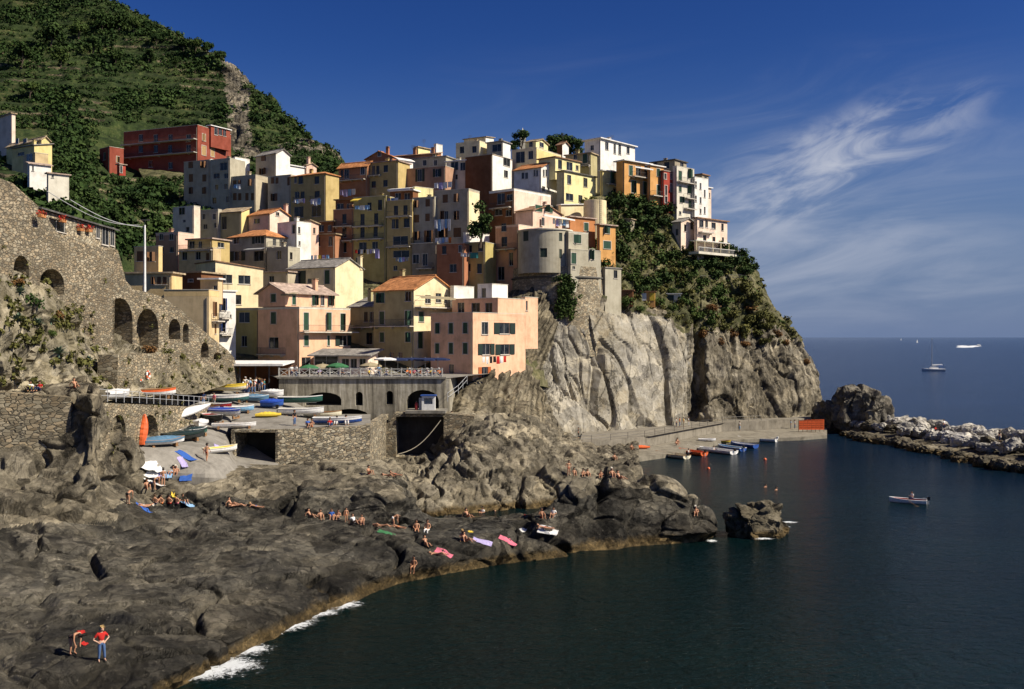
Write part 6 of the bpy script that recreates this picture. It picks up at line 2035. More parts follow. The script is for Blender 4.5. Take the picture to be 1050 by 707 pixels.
HT = 'trees on the upper hill'
for i, (px, py, rpx) in enumerate([(22, 62, 12), (52, 40, 14), (80, 34, 10), (104, 26, 11), (122, 24, 10), (137, 28, 7), (160, 42, 6), (188, 48, 7), (200, 50, 8), (212, 52, 7), (226, 60, 6), (62, 62, 10), (95, 50, 9),
                                   (266, 108, 5), (290, 126, 5), (316, 142, 5), (336, 160, 5), (345, 172, 4), (180, 66, 6), (152, 60, 7), (30, 96, 9), (118, 62, 8)]):
    h_ = hit(px, py + rpx * .7)
    if h_ is None or h_.y > 600: continue
    s = rpx * h_.y / 1000
    tree(h_, s * 1.9, s * 1.05, ('hill', 'dark', 'mid')[i % 3], ('broad dark tree standing on the upper hillside', 'dense blackish tree standing on the upper hillside', 'fresh green tree standing on the upper hillside')[i % 3],
         HT + (' of broad dark crown', ' of blackish crown', ' of fresh green crown')[i % 3], i)
GT = 'trees in the terraced gardens behind the viaduct'
for i, (px, py, rpx) in enumerate([(138, 212, 11), (116, 226, 9), (70, 196, 8), (92, 204, 8), (152, 192, 8), (120, 190, 7), (174, 200, 6), (60, 222, 7), (160, 232, 8)]):
    h_ = hit(px, py + rpx * .6)
    if h_ is None: continue
    s = rpx * h_.y / 1000
    tree(h_, s * 1.8, s * 1.1, 'dark', 'dark leafy tree in the garden terraces between the viaduct and the red hotel', GT, 40 + i)
for i, (px, y0, d, ht, rx, lab) in enumerate([(492, 250, 176.5, 7.6, 2.7, 'dark green tree growing between the pale grey house and the pink terrace house'), (534, 154, 234, 4.6, 2.2, 'dark tree just below the white spire on the crest'),
                                              (566, 160, 236, 4.6, 3.0, 'low dark tree on the crest behind the cream attic'), (578, 160, 237, 4.8, 3.0, 'dark roundish tree on the crest before the white roofed house'), (588, 161, 236, 4.4, 2.6, 'small dark tree touching the white roofed house on the crest'),
                                              (527, 158, 233, 3.2, 1.3, 'small bush like tree beside the topmost cream house')]):
    p = P(px, y0, d)
    tree(p, ht, rx, 'dark', lab, None, 70 + i, trunk=.10)


def agave(px, py, s, label):
    h_ = hit(px, py)
    if h_ is None: return
    root = empty('agave', h_); tag(root, label, 'agave', 'agaves in the rock garden under the viaduct')
    mb = MB(); r_ = np.random.RandomState(int(px * 7 + py))
    for k in range(30):
        a = k * 2.39996; el = .15 + 1.2 * (k / 30)
        L_ = s * r_.uniform(.85, 1.1) * (1 - .25 * k / 30)
        dv = Vector((math.cos(a) * math.cos(el), math.sin(a) * math.cos(el), math.sin(el)))
        sd = Vector((-math.sin(a), math.cos(a), 0)) * s * .10
        m_ = dv * L_ * .5 + Vector((0, 0, s * .06)); e = dv * L_ + Vector((0, 0, -s * .10))
        mb.quad(-sd * .6, sd * .6, m_ + sd, m_ - sd); mb.quad(m_ - sd, m_ + sd, e)
    mb.build('leaves', LEAF['agave'], root)
    c = mb
    st = MB(); st.tube((0, 0, -.3), (0, 0, s * .25), s * .12, s * .06, n=8); st.build('stem', LEAF['agave'], root)


for x, y, s, l in ((60, 178, .95, 'grey green agave at the rusty edge of the garden under the two small arches'), (48, 345, 1.1, 'large agave low in the rock garden beside the boulder'), (165, 370, 1.1, 'broad agave in the middle of the rock garden'),
                   (245, 350, .8, 'smaller agave touching the reddish shrub in the rock garden'), (290, 545, 1.25, 'large blue green agave on top of the rounded boulder'), (470, 590, 1.0, 'agave growing beside the pale rock rib'), (615, 585, 1.0, 'agave at the foot of the tallest viaduct arch')):
    agave(TX('J', x), TY('J', y), s, l)
for x, y, r_, k, l in ((140, 235, 14, 'dark', 'large dark green bush in the rock garden under the viaduct'), (45, 120, 8, 'rust', 'rust coloured bush below the first viaduct arch'), (285, 315, 8, 'rust', 'reddish brown bush in the rock garden between agaves'), (250, 420, 7, 'mid', 'green bush low in the rock garden'),
                       (450, 268, 5, 'rust', 'small rusty tuft on the stone pier beside the tall arch'), (392, 228, 4, 'mid', 'small green tuft on the viaduct rock below the second arch'), (835, 520, 9, 'rust', 'dry reddish bush on the terrace wall under the tall arches'), (270, 120, 5, 'mid', 'green bush growing in the second viaduct arch'),
                       (1010, 520, 7, 'olive', 'olive bush at the corner of the block of retaining wall'), (150, 470, 7, 'olive', 'low olive bush above the rounded boulder')):
    h_ = hit(TX('J', x), TY('J', y) + r_ * .5)
    if h_ is None: continue
    shrub('bush', h_, r_ * h_.y / 1000 * .95, k, l, None, 'bush', n=420)
for x, y, r_, k, l in ((375, 500, 8, 'rust', 'dry brown bush on the slope between the small viaduct arches'), (340, 560, 6, 'olive', 'olive bush beside the terrace wall corner'), (610, 640, 6, 'olive', 'yellowish bush beside the shelter on the square')):
    h_ = hit(TX('L', x), TY('L', y) + r_ * .4)
    if h_ is None: continue
    shrub('bush', h_, r_ * h_.y / 1000 * .8, k, l, None, 'bush', n=300)
# creeper on the bastion
q = []
for k in range(130):
    px = rs.normal(581, 4.5); py = rs.uniform(284, 326)
    a = (px - 525) / 1000
    dx = a * 174 - bx
    yy = by - math.sqrt(max(.1, (br_ + .9) ** 2 - dx * dx)) - .15
    q.append(leaf_quads((a * yy, yy, EYE + (346 - py) * yy / 1000), (.7, .3, .7), 16, .2, rs))
o = quads_mesh('ivy', np.concatenate(q), LEAF['mid']); tag(o, 'green creeper hanging down the middle of the round stone bastion', 'creeper')

# weeds rooted in the joints of the viaduct and the retaining walls
q = []
for k in range(150):
    C_, u_, L_ = ((Ca, uan, la), (Cb, ubn, lb), (Cu, uun, lu), (Ct, utn, lt))[k % 4]
    s_ = rs.uniform(.1, .98) * L_; zz_ = rs.uniform(13.5, 27.0) if k % 4 == 0 else rs.uniform(14, 27 - 12 * s_ / L_) if k % 4 == 1 else rs.uniform(12.5, 17) if k % 4 == 2 else rs.uniform(8, 12.5)
    if noise2(s_ * 9 + k % 4 * 50, zz_ * 9, .05) < -.1: continue
    r_ = rs.uniform(.12, .42)
    q.append(leaf_quads((C_[0] + u_[0] * s_ + .12, C_[1] + u_[1] * s_, zz_), (.25, r_, r_ * 1.2), 18, r_ * .32, rs))
o = quads_mesh('wall_weeds', np.concatenate(q), LEAF['olive']); tag(o, kind='stuff')
# ------------------------------------------------------------------ boats
def lin(h):
    return tuple(((int(h[i:i + 2], 16) / 255) ** 2.2) for i in (0, 2, 4))


BCOL = {k: paint('boat_' + k, c, .35) for k, c in dict(white=(.78, .77, .74), cream=(.72, .66, .48), blue=(.03, .09, .34), green=(.03, .11, .085), orange=(.72, .14, .04), dark=(.03, .035, .035), red=(.42, .035, .03), yellow=(.72, .52, .06), skyblue=(.20, .38, .55),
                                                           teal=(.05, .14, .14), wood=(.30, .165, .075), tarpblue=(.025, .075, .42), tarpgreen=(.018, .032, .028), tarpsteel=(.10, .20, .30), silver=(.45, .46, .47), black=(.015, .015, .017)).items()}


def hull_sections(L, W, D, n=18, bow=.75, inset=0.0):
    out = []
    for i in range(n):
        t = i / (n - 1)                     # 0 stern, 1 bow
        wid = W / 2 * (1 - max(0, (t - .35) / .65) ** 2.4) * (.80 + .2 * min(1, t / .35))
        wid = max(wid - inset, .012)
        sheer = D + .22 * D * (t - .35) ** 2 + .35 * D * max(0, t - .5) ** 2 * 2
        keel = .02 + D * .55 * max(0, t - .72) ** 2 / .0784 * .55 + inset
        x = -L / 2 + (L - inset) * t + inset * .5
        row = []
        for j in range(9):
            s = j / 8 * 2 - 1               # -1 port gunwale, 0 keel, 1 starboard
            a = abs(s)
            yy = math.copysign(wid * (1 - (1 - a) ** 2.2), s)
            zz = keel + (sheer - keel) * a ** 1.9
            row.append((x, yy, zz))
        out.append(row)
    return out


def make_boat(name, label, cat, L=4.5, W=1.6, D=.62, hull='white', inner='cream', trim='wood', motor=False, cover=None, group=None, oars=False, stripe=None, deck=False):
    root = empty(name); tag(root, label, cat, group)
    o_ = hull_sections(L, W, D); i_ = hull_sections(L, W, D, inset=.06)
    mb = MB()
    for sec, ci in ((o_, 0), (i_, 1)):
        mb.cur = ci
        for a in range(len(sec) - 1):
            for b in range(8):
                q = (sec[a][b], sec[a + 1][b], sec[a + 1][b + 1], sec[a][b + 1])
                if ci == 0 and stripe and b in (0, 7): mb.cur = 2
                mb.quad(*(q if ci == 0 else q[::-1])); mb.cur = ci
    mb.cur = 0; mb.quad(*o_[0]); mb.cur = 1; mb.quad(*i_[0][::-1])
    mb.build('hull', [BCOL[hull], BCOL[inner], BCOL[stripe or hull]], root, smooth=True)
    g = MB()
    for sd in (0, 8):
        for a in range(len(o_) - 1):
            p, q = Vector(o_[a][sd]), Vector(o_[a + 1][sd])
            g.tube(p + Vector((0, 0, .01)), q + Vector((0, 0, .01)), .045, n=6, caps=False)
    g.tube(o_[0][0], o_[0][8], .045, n=6)
    g.build('gunwale', BCOL[trim], root)
    k = MB(); k.tube((-L * .45, 0, .0), (L * .36, 0, .0), .035, n=5); k.build('keel', BCOL[trim], root)
    if cover:
        c = MB()
        rows = []
        for a, sec in enumerate(o_):
            w = sec[8][1] + .05; z = sec[8][2]; t = a / (len(o_) - 1)
            hump = .26 * math.sin(math.pi * min(1, t * 1.05 + .02)) * (1 + .12 * math.sin(a * 2.2)) + .03
            rows.append([(sec[0][0], -w, z - .16), (sec[0][0], -w * 1.01, z + .02), (sec[0][0], -w * .5, z + hump * .75), (sec[0][0], 0, z + hump), (sec[0][0], w * .5, z + hump * .75), (sec[0][0], w * 1.01, z + .02), (sec[0][0], w, z - .16)])
        for a in range(len(rows) - 1):
            for b in range(6): c.quad(rows[a][b], rows[a + 1][b], rows[a + 1][b + 1], rows[a][b + 1])
        c.quad(*rows[0])
        c.build('cover', BCOL[cover], root, smooth=True)
    else:
        for t in (.22, .48, .70):
            a = int(t * (len(i_) - 1)); s = i_[a]
            th = MB(); th.box((s[0][0] - .14, s[1][1], s[1][2] - .12), (.28, 0, 0), (0, s[7][1] - s[1][1], 0), (0, 0, .045))
            th.build('thwart', BCOL[trim if trim != 'white' else 'wood'], root)
        if deck:
            d = MB(); a = int(.76 * (len(i_) - 1))
            for b in range(a, len(o_) - 1): d.quad(o_[b][0], o_[b + 1][0], o_[b + 1][8], o_[b][8])
            d.build('foredeck', BCOL[hull], root)
    if motor:
        m = empty('outboard_motor'); m.parent = root
        mb = MB(); x = -L / 2 - .18
        mb.cbox((x, 0, D + .28), .34, .28, .36); mb.cbox((x - .02, 0, D + .10), .22, .2, .12)
        mb.build('cowling', BCOL['black' if motor == 1 else 'white'], m)
        mb = MB(); mb.cbox((x, 0, D * .35), .12, .07, D * .95); mb.cbox((x - .06, 0, -.06), .30, .05, .10); mb.tube((x + .1, 0, D + .2), (x + .6, .08, D + .26), .025, n=5)
        mb.build('shaft', BCOL['silver'], m)
    if oars:
        for sd in (-1, 1):
            ob = MB(); ob.tube((.2, sd * W * .28, D + .05), (-.9, sd * W * 1.15, D * .3), .022, n=5); ob.cbox((-1.05, sd * W * 1.28, D * .2), .4, .14, .03, rz=.6 * -sd)
            ob.build('oar', BCOL['wood'], root)
    return root


def place(o, p, head, dz=0.0, tilt=(0, 0), sc=1.0):
    o.location = (p[0], p[1], p[2] + dz)
    o.rotation_euler = (R(tilt[0]), R(tilt[1]), R(head))
    o.scale = (sc,) * 3
    return o


def chocks(p, head, L=3.2, n=2, label=None):
    root = empty('boat_chock', p, R(head)); tag(root, label or 'rough timber chocks under a beached boat', 'boat chock', 'timber chocks under the beached boats')
    for k in range(n):
        mb = MB(); x = (k / (n - 1) - .5) * L
        mb.cbox((x, 0, .10), .22, 1.0, .2); mb.cbox((x, -.42, .26), .2, .16, .16); mb.cbox((x, .42, .26), .2, .16, .16)
        mb.build('beam', BCOL['wood'], root)


# on the boat terrace above the cellar arches
def gp(px, py): return hit(px, py) or P(px, py, 100)


p = gp(120, 409.5); place(make_boat('dinghy', 'upturned looking small white dinghy seen end on, on the boat terrace', 'dinghy', 3.2, 1.5, .6, 'white', 'white', 'white', cover='white'), p, 70, .1)
p = gp(156, 409); place(make_boat('wooden_boat', 'long cream and white wooden boat with an orange stripe on the boat terrace', 'boat', 4.6, 1.5, .7, 'white', 'cream', 'wood', stripe='orange'), p, 18, .28); chocks(p, 18)
# on the ramp
p = gp(168, 458); place(make_boat('dinghy', 'steel blue covered dinghy low on the ramp beside the cellar arch', 'dinghy', 3.9, 1.5, .55, 'white', 'cream', 'wood', cover='tarpsteel'), p, 38, .22, (8, 0)); chocks(p, 38, 2.2)
p = gp(189, 453); place(make_boat('dinghy', 'dark green covered boat between the blue dinghy and the stone wall', 'dinghy', 4.4, 1.6, .65, 'dark', 'dark', 'dark', cover='tarpgreen'), p, 48, .22); chocks(p, 48, 2.4)
p = gp(205.5, 441); place(make_boat('dinghy', 'round bowed white dinghy with its bow towards the water', 'dinghy', 3.4, 1.5, .6, 'white', 'white', 'white', cover='white'), p, -78, .3); chocks(p, -78, 2)
p = gp(185, 437); place(make_boat('racing_hull', 'long slim white hull leaning against the terrace wall above the ramp', 'boat', 8.2, 1.15, .5, 'white', 'white', 'white', cover='white'), p, 62, 1.0, (28, -8))
p = gp(219, 434); place(make_boat('wooden_boat', 'dark wooden boat with a red inside under the terrace wall', 'boat', 4.8, 1.6, .65, 'dark', 'red', 'white'), p, -52, .25); chocks(p, -52)
p = gp(231, 429); place(make_boat('dinghy', 'bright blue tarpaulin covered boat beside the dark wooden boat', 'dinghy', 4.6, 1.6, .65, 'white', 'white', 'white', cover='tarpblue'), p, -28, .3); chocks(p, -28)
p = gp(240, 440); place(make_boat('rowing_boat', 'slender white rowing boat lying across the ramp above the dark wall', 'rowing boat', 4.6, 1.2, .42, 'white', 'wood', 'white'), p, 14, .15); chocks(p, 14)
p = gp(227, 465); place(make_boat('rowing_boat', 'pale yellow open rowing boat beside the dark recess', 'rowing boat', 3.7, 1.4, .5, 'white', 'yellow', 'cream'), p, 52, .1)
p = gp(148, 457); place(make_boat('canoe', 'orange red canoe stood on end against the cellar arch', 'canoe', 2.9, .95, .36, 'orange', 'orange', 'orange', cover='orange'), p, 80, 1.45, (0, -72))
p = gp(232, 413); place(make_boat('wooden_boat', 'dark green wooden boat under the yellow boat at the top of the ramp', 'boat', 5.4, 1.8, .75, 'teal', 'cream', 'white', stripe='white'), p, 4, .15); chocks(p, 4)
p = gp(231, 405); place(make_boat('wooden_boat', 'cream and yellow boat with an orange deck at the top of the ramp', 'boat', 5.2, 1.7, .7, 'cream', 'orange', 'yellow', stripe='yellow'), p, 6, .55); chocks(p, 6, 3)
p = gp(279, 419); place(make_boat('dinghy', 'small boat bundled in a blue tarpaulin next to the crowd', 'dinghy', 2.7, 1.5, .7, 'blue', 'blue', 'blue', cover='tarpblue'), p, 8, .2, sc=1.0)
p = gp(280, 409); place(make_boat('dinghy', 'small boat under a white sheet behind the blue bundled boat', 'dinghy', 2.8, 1.5, .75, 'white', 'white', 'white', cover='white'), p, -8, .2)
p = gp(308, 421); place(make_boat('wooden_boat', 'dark green boat with a white gunwale raised on trestles on the square', 'boat', 5.4, 1.6, .7, 'green', 'cream', 'white'), p, 3, .95); chocks(p, 3)
p = gp(309, 428); place(make_boat('wooden_boat', 'white boat in front of the green boat on the square', 'boat', 5.2, 1.5, .65, 'white', 'cream', 'white', motor=1), p, 4, .35); chocks(p, 4)
p = gp(346, 435.5); place(make_boat('wooden_boat', 'blue and white boat with seated people at the edge of the boat wall', 'boat', 5.4, 1.5, .62, 'blue', 'white', 'white', stripe='white'), p, 2, .15)
p = gp(275, 428); place(make_boat('kayak', 'short bright yellow kayak lying beside the green boat', 'kayak', 2.9, .7, .3, 'yellow', 'yellow', 'yellow', cover='yellow'), p, 12, .05)

for px, py, hd, L_, W_, hull, inner, trim, cov, lab in ((214, 424, -30, 3.6, 1.4, 'white', 'cream', 'wood', None, 'small white open boat squeezed in beside the blue tarpaulin boat'), (245, 424, 20, 3.4, 1.4, 'skyblue', 'white', 'white', None, 'pale blue open boat at the middle of the ramp'), (222, 421, -20, 4.2, 1.5, 'red', 'cream', 'white', None, 'dark red boat behind the blue tarpaulin boat'),
                                                       (262, 413, 12, 3.2, 1.4, 'tarpsteel', 'white', 'white', 'tarpsteel', 'grey blue covered boat in front of the crowd'), (331, 429.5, 6, 4.4, 1.5, 'cream', 'wood', 'wood', None, 'cream wooden boat between the white boat and the edge of the square'), (200, 448, 60, 3.2, 1.3, 'green', 'green', 'white', 'tarpgreen', 'small green covered boat between the dark green boat and the white dinghy')):
    p = gp(px, py); place(make_boat('dinghy', lab, 'dinghy', L_, W_, .58, hull, inner, trim, cover=cov), p, hd, .2); chocks(p, hd, 2)

# moored along the lower quay
for i, (px, py, L_, W_, head, hull, inner, trim, mot, nm, lab) in enumerate([
    (688, 469, 6.0, 1.9, 128, 'cream', 'cream', 'wood', 1, 'wooden_boat', 'cream wooden motor boat moored nearest the rocks'),
    (709, 466, 5.4, 1.7, 122, 'orange', 'orange', 'orange', 1, 'inflatable_dinghy', 'orange red dinghy moored between the cream and the long white boat'),
    (728, 463.5, 9.0, 2.2, 128, 'white', 'white', 'white', 1, 'motor_boat', 'long white motor boat moored at the middle of the quay'),
    (749, 461.5, 5.2, 1.7, 122, 'blue', 'skyblue', 'white', 1, 'wooden_boat', 'dark blue boat moored beside the long white boat'),
    (762, 458.5, 5.0, 1.6, 126, 'blue', 'white', 'blue', 0, 'wooden_boat', 'small bright blue boat next to the white inflatable'),
    (776, 452.5, 6.4, 2.1, 150, 'white', 'silver', 'white', 2, 'inflatable_dinghy', 'white inflatable with a pale outboard moored farthest along the quay')]):
    p = on_sea(px, py)
    place(make_boat(nm, lab, 'boat', L_ * 1.12, W_ * 1.2, .62, hull, inner, trim, motor=mot, deck=i in (2, 5), group='boats moored along the quay'), p, head, -.06)
p = gp(725, 453); place(make_boat('rowing_boat', 'small white rowing boat drawn up on the quay above the moored boats', 'rowing boat', 3.0, 1.2, .4, 'white', 'white', 'white'), p, -4, .05)
p = gp(742, 454.5); place(make_boat('rowing_boat', 'small dull yellow boat drawn up at the quay edge', 'rowing boat', 2.6, 1.1, .4, 'yellow', 'wood', 'wood'), p, -10, .05)
p = gp(657, 460.5); place(make_boat('kayak', 'orange kayak lying on the quay under the walkway wall', 'kayak', 3.0, .7, .28, 'orange', 'orange', 'orange', cover='orange'), p, 4, .05)
p = on_sea(931, 516); place(make_boat('rowing_boat', 'little white rowing boat with a red inside and one person crossing the cove', 'rowing boat', 4.0, 1.45, .55, 'white', 'red', 'white', motor=1, oars=True), p, 155, -.12)

# offshore
def sailing_boat(p, L, head, label):
    root = make_boat('sailing_boat', label, 'sailing boat', L, L * .29, L * .11, 'white', 'cream', 'white', cover='white')
    mb = MB(); mb.box((-L * .2, -L * .08, L * .11), (L * .38, 0, 0), (0, L * .16, 0), (0, 0, L * .075)); mb.box((-L * .08, -L * .065, L * .185), (L * .2, 0, 0), (0, L * .13, 0), (0, 0, L * .02)); mb.build('cabin', BCOL['white'], root)
    mb = MB(); mb.tube((L * .06, 0, L * .1), (L * .06, 0, L * 1.52), L * .010, L * .006, n=6); mb.build('mast', BCOL['silver'], root)
    mb = MB(); mb.tube((L * .06, 0, L * .26), (-L * .40, 0, L * .28), L * .016, n=6); mb.tube((L * .05, 0, L * .285), (-L * .38, 0, L * .30), L * .026, n=6); mb.build('boom', BCOL['white'], root)
    mb = MB()
    for e in ((L * .48, 0, L * .15), (-L * .47, 0, L * .12), (L * .05, L * .13, L * .12), (L * .05, -L * .13, L * .12)): mb.tube(e, (L * .06, 0, L * 1.48), L * .0022, n=4)
    mb.build('rigging', BCOL['black'], root)
    mb = MB(); mb.cbox((-L * .33, 0, L * .24), L * .2, L * .18, L * .012); [mb.tube((-L * .33 + sx * L * .09, sy * L * .08, L * .12), (-L * .33 + sx * L * .09, sy * L * .08, L * .24), L * .004, n=4) for sx in (-1, 1) for sy in (-1, 1)]; mb.build('awning', BCOL['blue'], root)
    return place(root, p, head, -.3)


sailing_boat(on_sea(957, 380.5), 12.5, 172, 'white sailing boat with bare mast lying off the breakwater')
mb_ = make_boat('motor_boat', 'white speedboat trailing a wake far out near the horizon', 'motor boat', 13, 4.2, 1.6, 'white', 'white', 'white', cover='white'); place(mb_, on_sea(1003, 354.7), 5, -.3)
c = MB(); c.box((-2.5, -1.5, 1.6), (5, 0, 0), (0, 3, 0), (0, 0, 1.6)); c.build('cabin', BCOL['white'], mb_)
FOAM = paint('foam', (.80, .82, .83), .8, .1)
for px, py, hh, lab in ((940.6, 351.6, 11, 'tiny white sail near the horizon above the sailing boat'), (924, 349.2, 12, 'tiniest pale sail on the horizon')):
    p = on_sea(px, py)
    root = make_boat('sailing_boat', lab, 'sailing boat', 9, 2.8, 1.1, 'white', 'white', 'white', cover='white'); place(root, p, 30, -.2)
    m_ = MB(); m_.tube((1, 0, 1), (1, 0, hh + 1), .1, n=6); m_.build('mast', BCOL['silver'], root)
    m_ = MB()
    for k in range(6):
        a, b = k / 6, (k + 1) / 6
        f = lambda t: (-4.2 * (1 - t) + .9, .5 * math.sin(math.pi * t), 1.8 + (hh - 1) * t)
        m_.quad((.9, 0, 1.8 + (hh - 1) * a), f(a), f(b), (.9, 0, 1.8 + (hh - 1) * b))
    m_.build('sail', BCOL['white'], root)
# ------------------------------------------------------------------ people
def skin(name, pts, edges, rad, sub=1):
    """grow one continuous surface round a skeleton"""
    me = bpy.data.meshes.new(name)
    me.from_pydata([tuple(p) for p in pts], edges, [])
    ob = bpy.data.objects.new(name, me); COL.objects.link(ob)
    m = ob.modifiers.new('s', 'SKIN'); m.use_smooth_shade = True
    for i, v in enumerate(me.skin_vertices[0].data):
        r_ = rad[i]
        v.radius = r_ if isinstance(r_, tuple) else (r_, r_)
        v.use_root = i == 0
    if sub:
        s_ = ob.modifiers.new('d', 'SUBSURF'); s_.levels = sub; s_.render_levels = sub
    dg = bpy.context.evaluated_depsgraph_get()
    out = bpy.data.meshes.new_from_object(ob.evaluated_get(dg))
    bpy.data.objects.remove(ob)
    return out


# joints per pose, metres, the figure faces -Y; order: hip centre, chest, neck, head ...
POSES = {
    # name: (hip, chest, neck, head, [elbow, hand]x2, [knee, ankle, toe]x2)
    'stand': ((0, 0, .93), (0, .02, 1.28), (0, .02, 1.46), (0, -.01, 1.60), ((.25, .02, 1.12), (.27, -.06, .86)), ((-.25, .02, 1.12), (-.27, -.06, .86)), ((.10, -.01, .50), (.11, .03, .09), (.12, -.13, .03)), ((-.10, -.01, .50), (-.11, .03, .09), (-.12, -.13, .03))),
    'walk': ((0, 0, .92), (0, -.03, 1.27), (0, -.04, 1.45), (0, -.08, 1.59), ((.25, .12, 1.10), (.26, .08, .84)), ((-.25, -.10, 1.10), (-.24, -.28, .92)), ((.10, -.16, .52), (.11, -.20, .10), (.11, -.36, .05)), ((-.10, .05, .50), (-.11, .30, .14), (-.11, .18, .03))),
    'hips': ((0, 0, .93), (0, .02, 1.28), (0, .02, 1.46), (.02, -.02, 1.60), ((.38, .06, 1.12), (.17, -.05, .98)), ((-.38, .06, 1.12), (-.17, -.05, .98)), ((.13, -.01, .50), (.17, .03, .09), (.19, -.13, .03)), ((-.10, -.02, .50), (-.12, .03, .09), (-.14, -.13, .03))),
    'bend': ((0, .12, .90), (0, -.22, 1.08), (0, -.37, 1.10), (0, -.48, 1.03), ((.20, -.32, .80), (.14, -.36, .56)), ((-.20, -.32, .80), (-.14, -.36, .56)), ((.11, .02, .48), (.12, .07, .09), (.13, -.10, .03)), ((-.11, .02, .48), (-.12, .07, .09), (-.13, -.10, .03))),
    'sit': ((0, .10, .12), (0, .20, .46), (0, .19, .64), (0, .14, .79), ((.27, .16, .34), (.17, -.14, .36)), ((-.27, .16, .34), (-.17, -.14, .36)), ((.14, -.28, .44), (.13, -.42, .07), (.14, -.58, .03)), ((-.14, -.28, .44), (-.13, -.42, .07), (-.14, -.58, .03))),
    'lean': ((0, .05, .12), (0, .27, .40), (0, .34, .56), (0, .33, .71), ((.30, .48, .28), (.27, .50, .04)), ((-.30, .48, .28), (-.27, .50, .04)), ((.11, -.38, .25), (.12, -.78, .08), (.14, -.84, .20)), ((-.12, -.30, .38), (-.11, -.55, .08), (-.11, -.70, .03))),
    'perch': ((0, .10, .12), (0, .12, .47), (0, .10, .65), (0, .05, .80), ((.25, .12, .32), (.16, -.18, .22)), ((-.25, .12, .32), (-.16, -.18, .22)), ((.13, -.34, .14), (.13, -.36, -.28), (.13, -.52, -.32)), ((-.13, -.34, .14), (-.13, -.34, -.28), (-.13, -.50, -.32))),
    'lie': ((0, 0, .12), (0, .36, .14), (0, .54, .16), (0, .70, .19), ((.30, .24, .10), (.34, -.02, .06)), ((-.32, .44, .10), (-.12, .70, .08)), ((.11, -.42, .17), (.13, -.84, .08), (.16, -.90, .20)), ((-.11, -.40, .30), (-.12, -.68, .07), (-.12, -.84, .04))),
    'prone': ((0, 0, .13), (0, .34, .18), (0, .50, .26), (.02, .60, .36), ((.24, .50, .06), (.10, .66, .05)), ((-.24, .50, .06), (-.10, .66, .05)), ((.10, -.42, .10), (.10, -.80, .14), (.10, -.94, .08)), ((-.10, -.42, .10), (-.12, -.82, .10), (-.12, -.96, .05))),
    'table': ((0, .05, .47), (0, .06, .82), (0, .03, 1.0), (0, -.02, 1.15), ((.25, .0, .68), (.16, -.24, .72)), ((-.25, .0, .68), (-.16, -.24, .72)), ((.11, -.36, .48), (.11, -.36, .08), (.11, -.52, .03)), ((-.11, -.36, .48), (-.11, -.36, .08), (-.11, -.52, .03))),
}
V_ = Vector


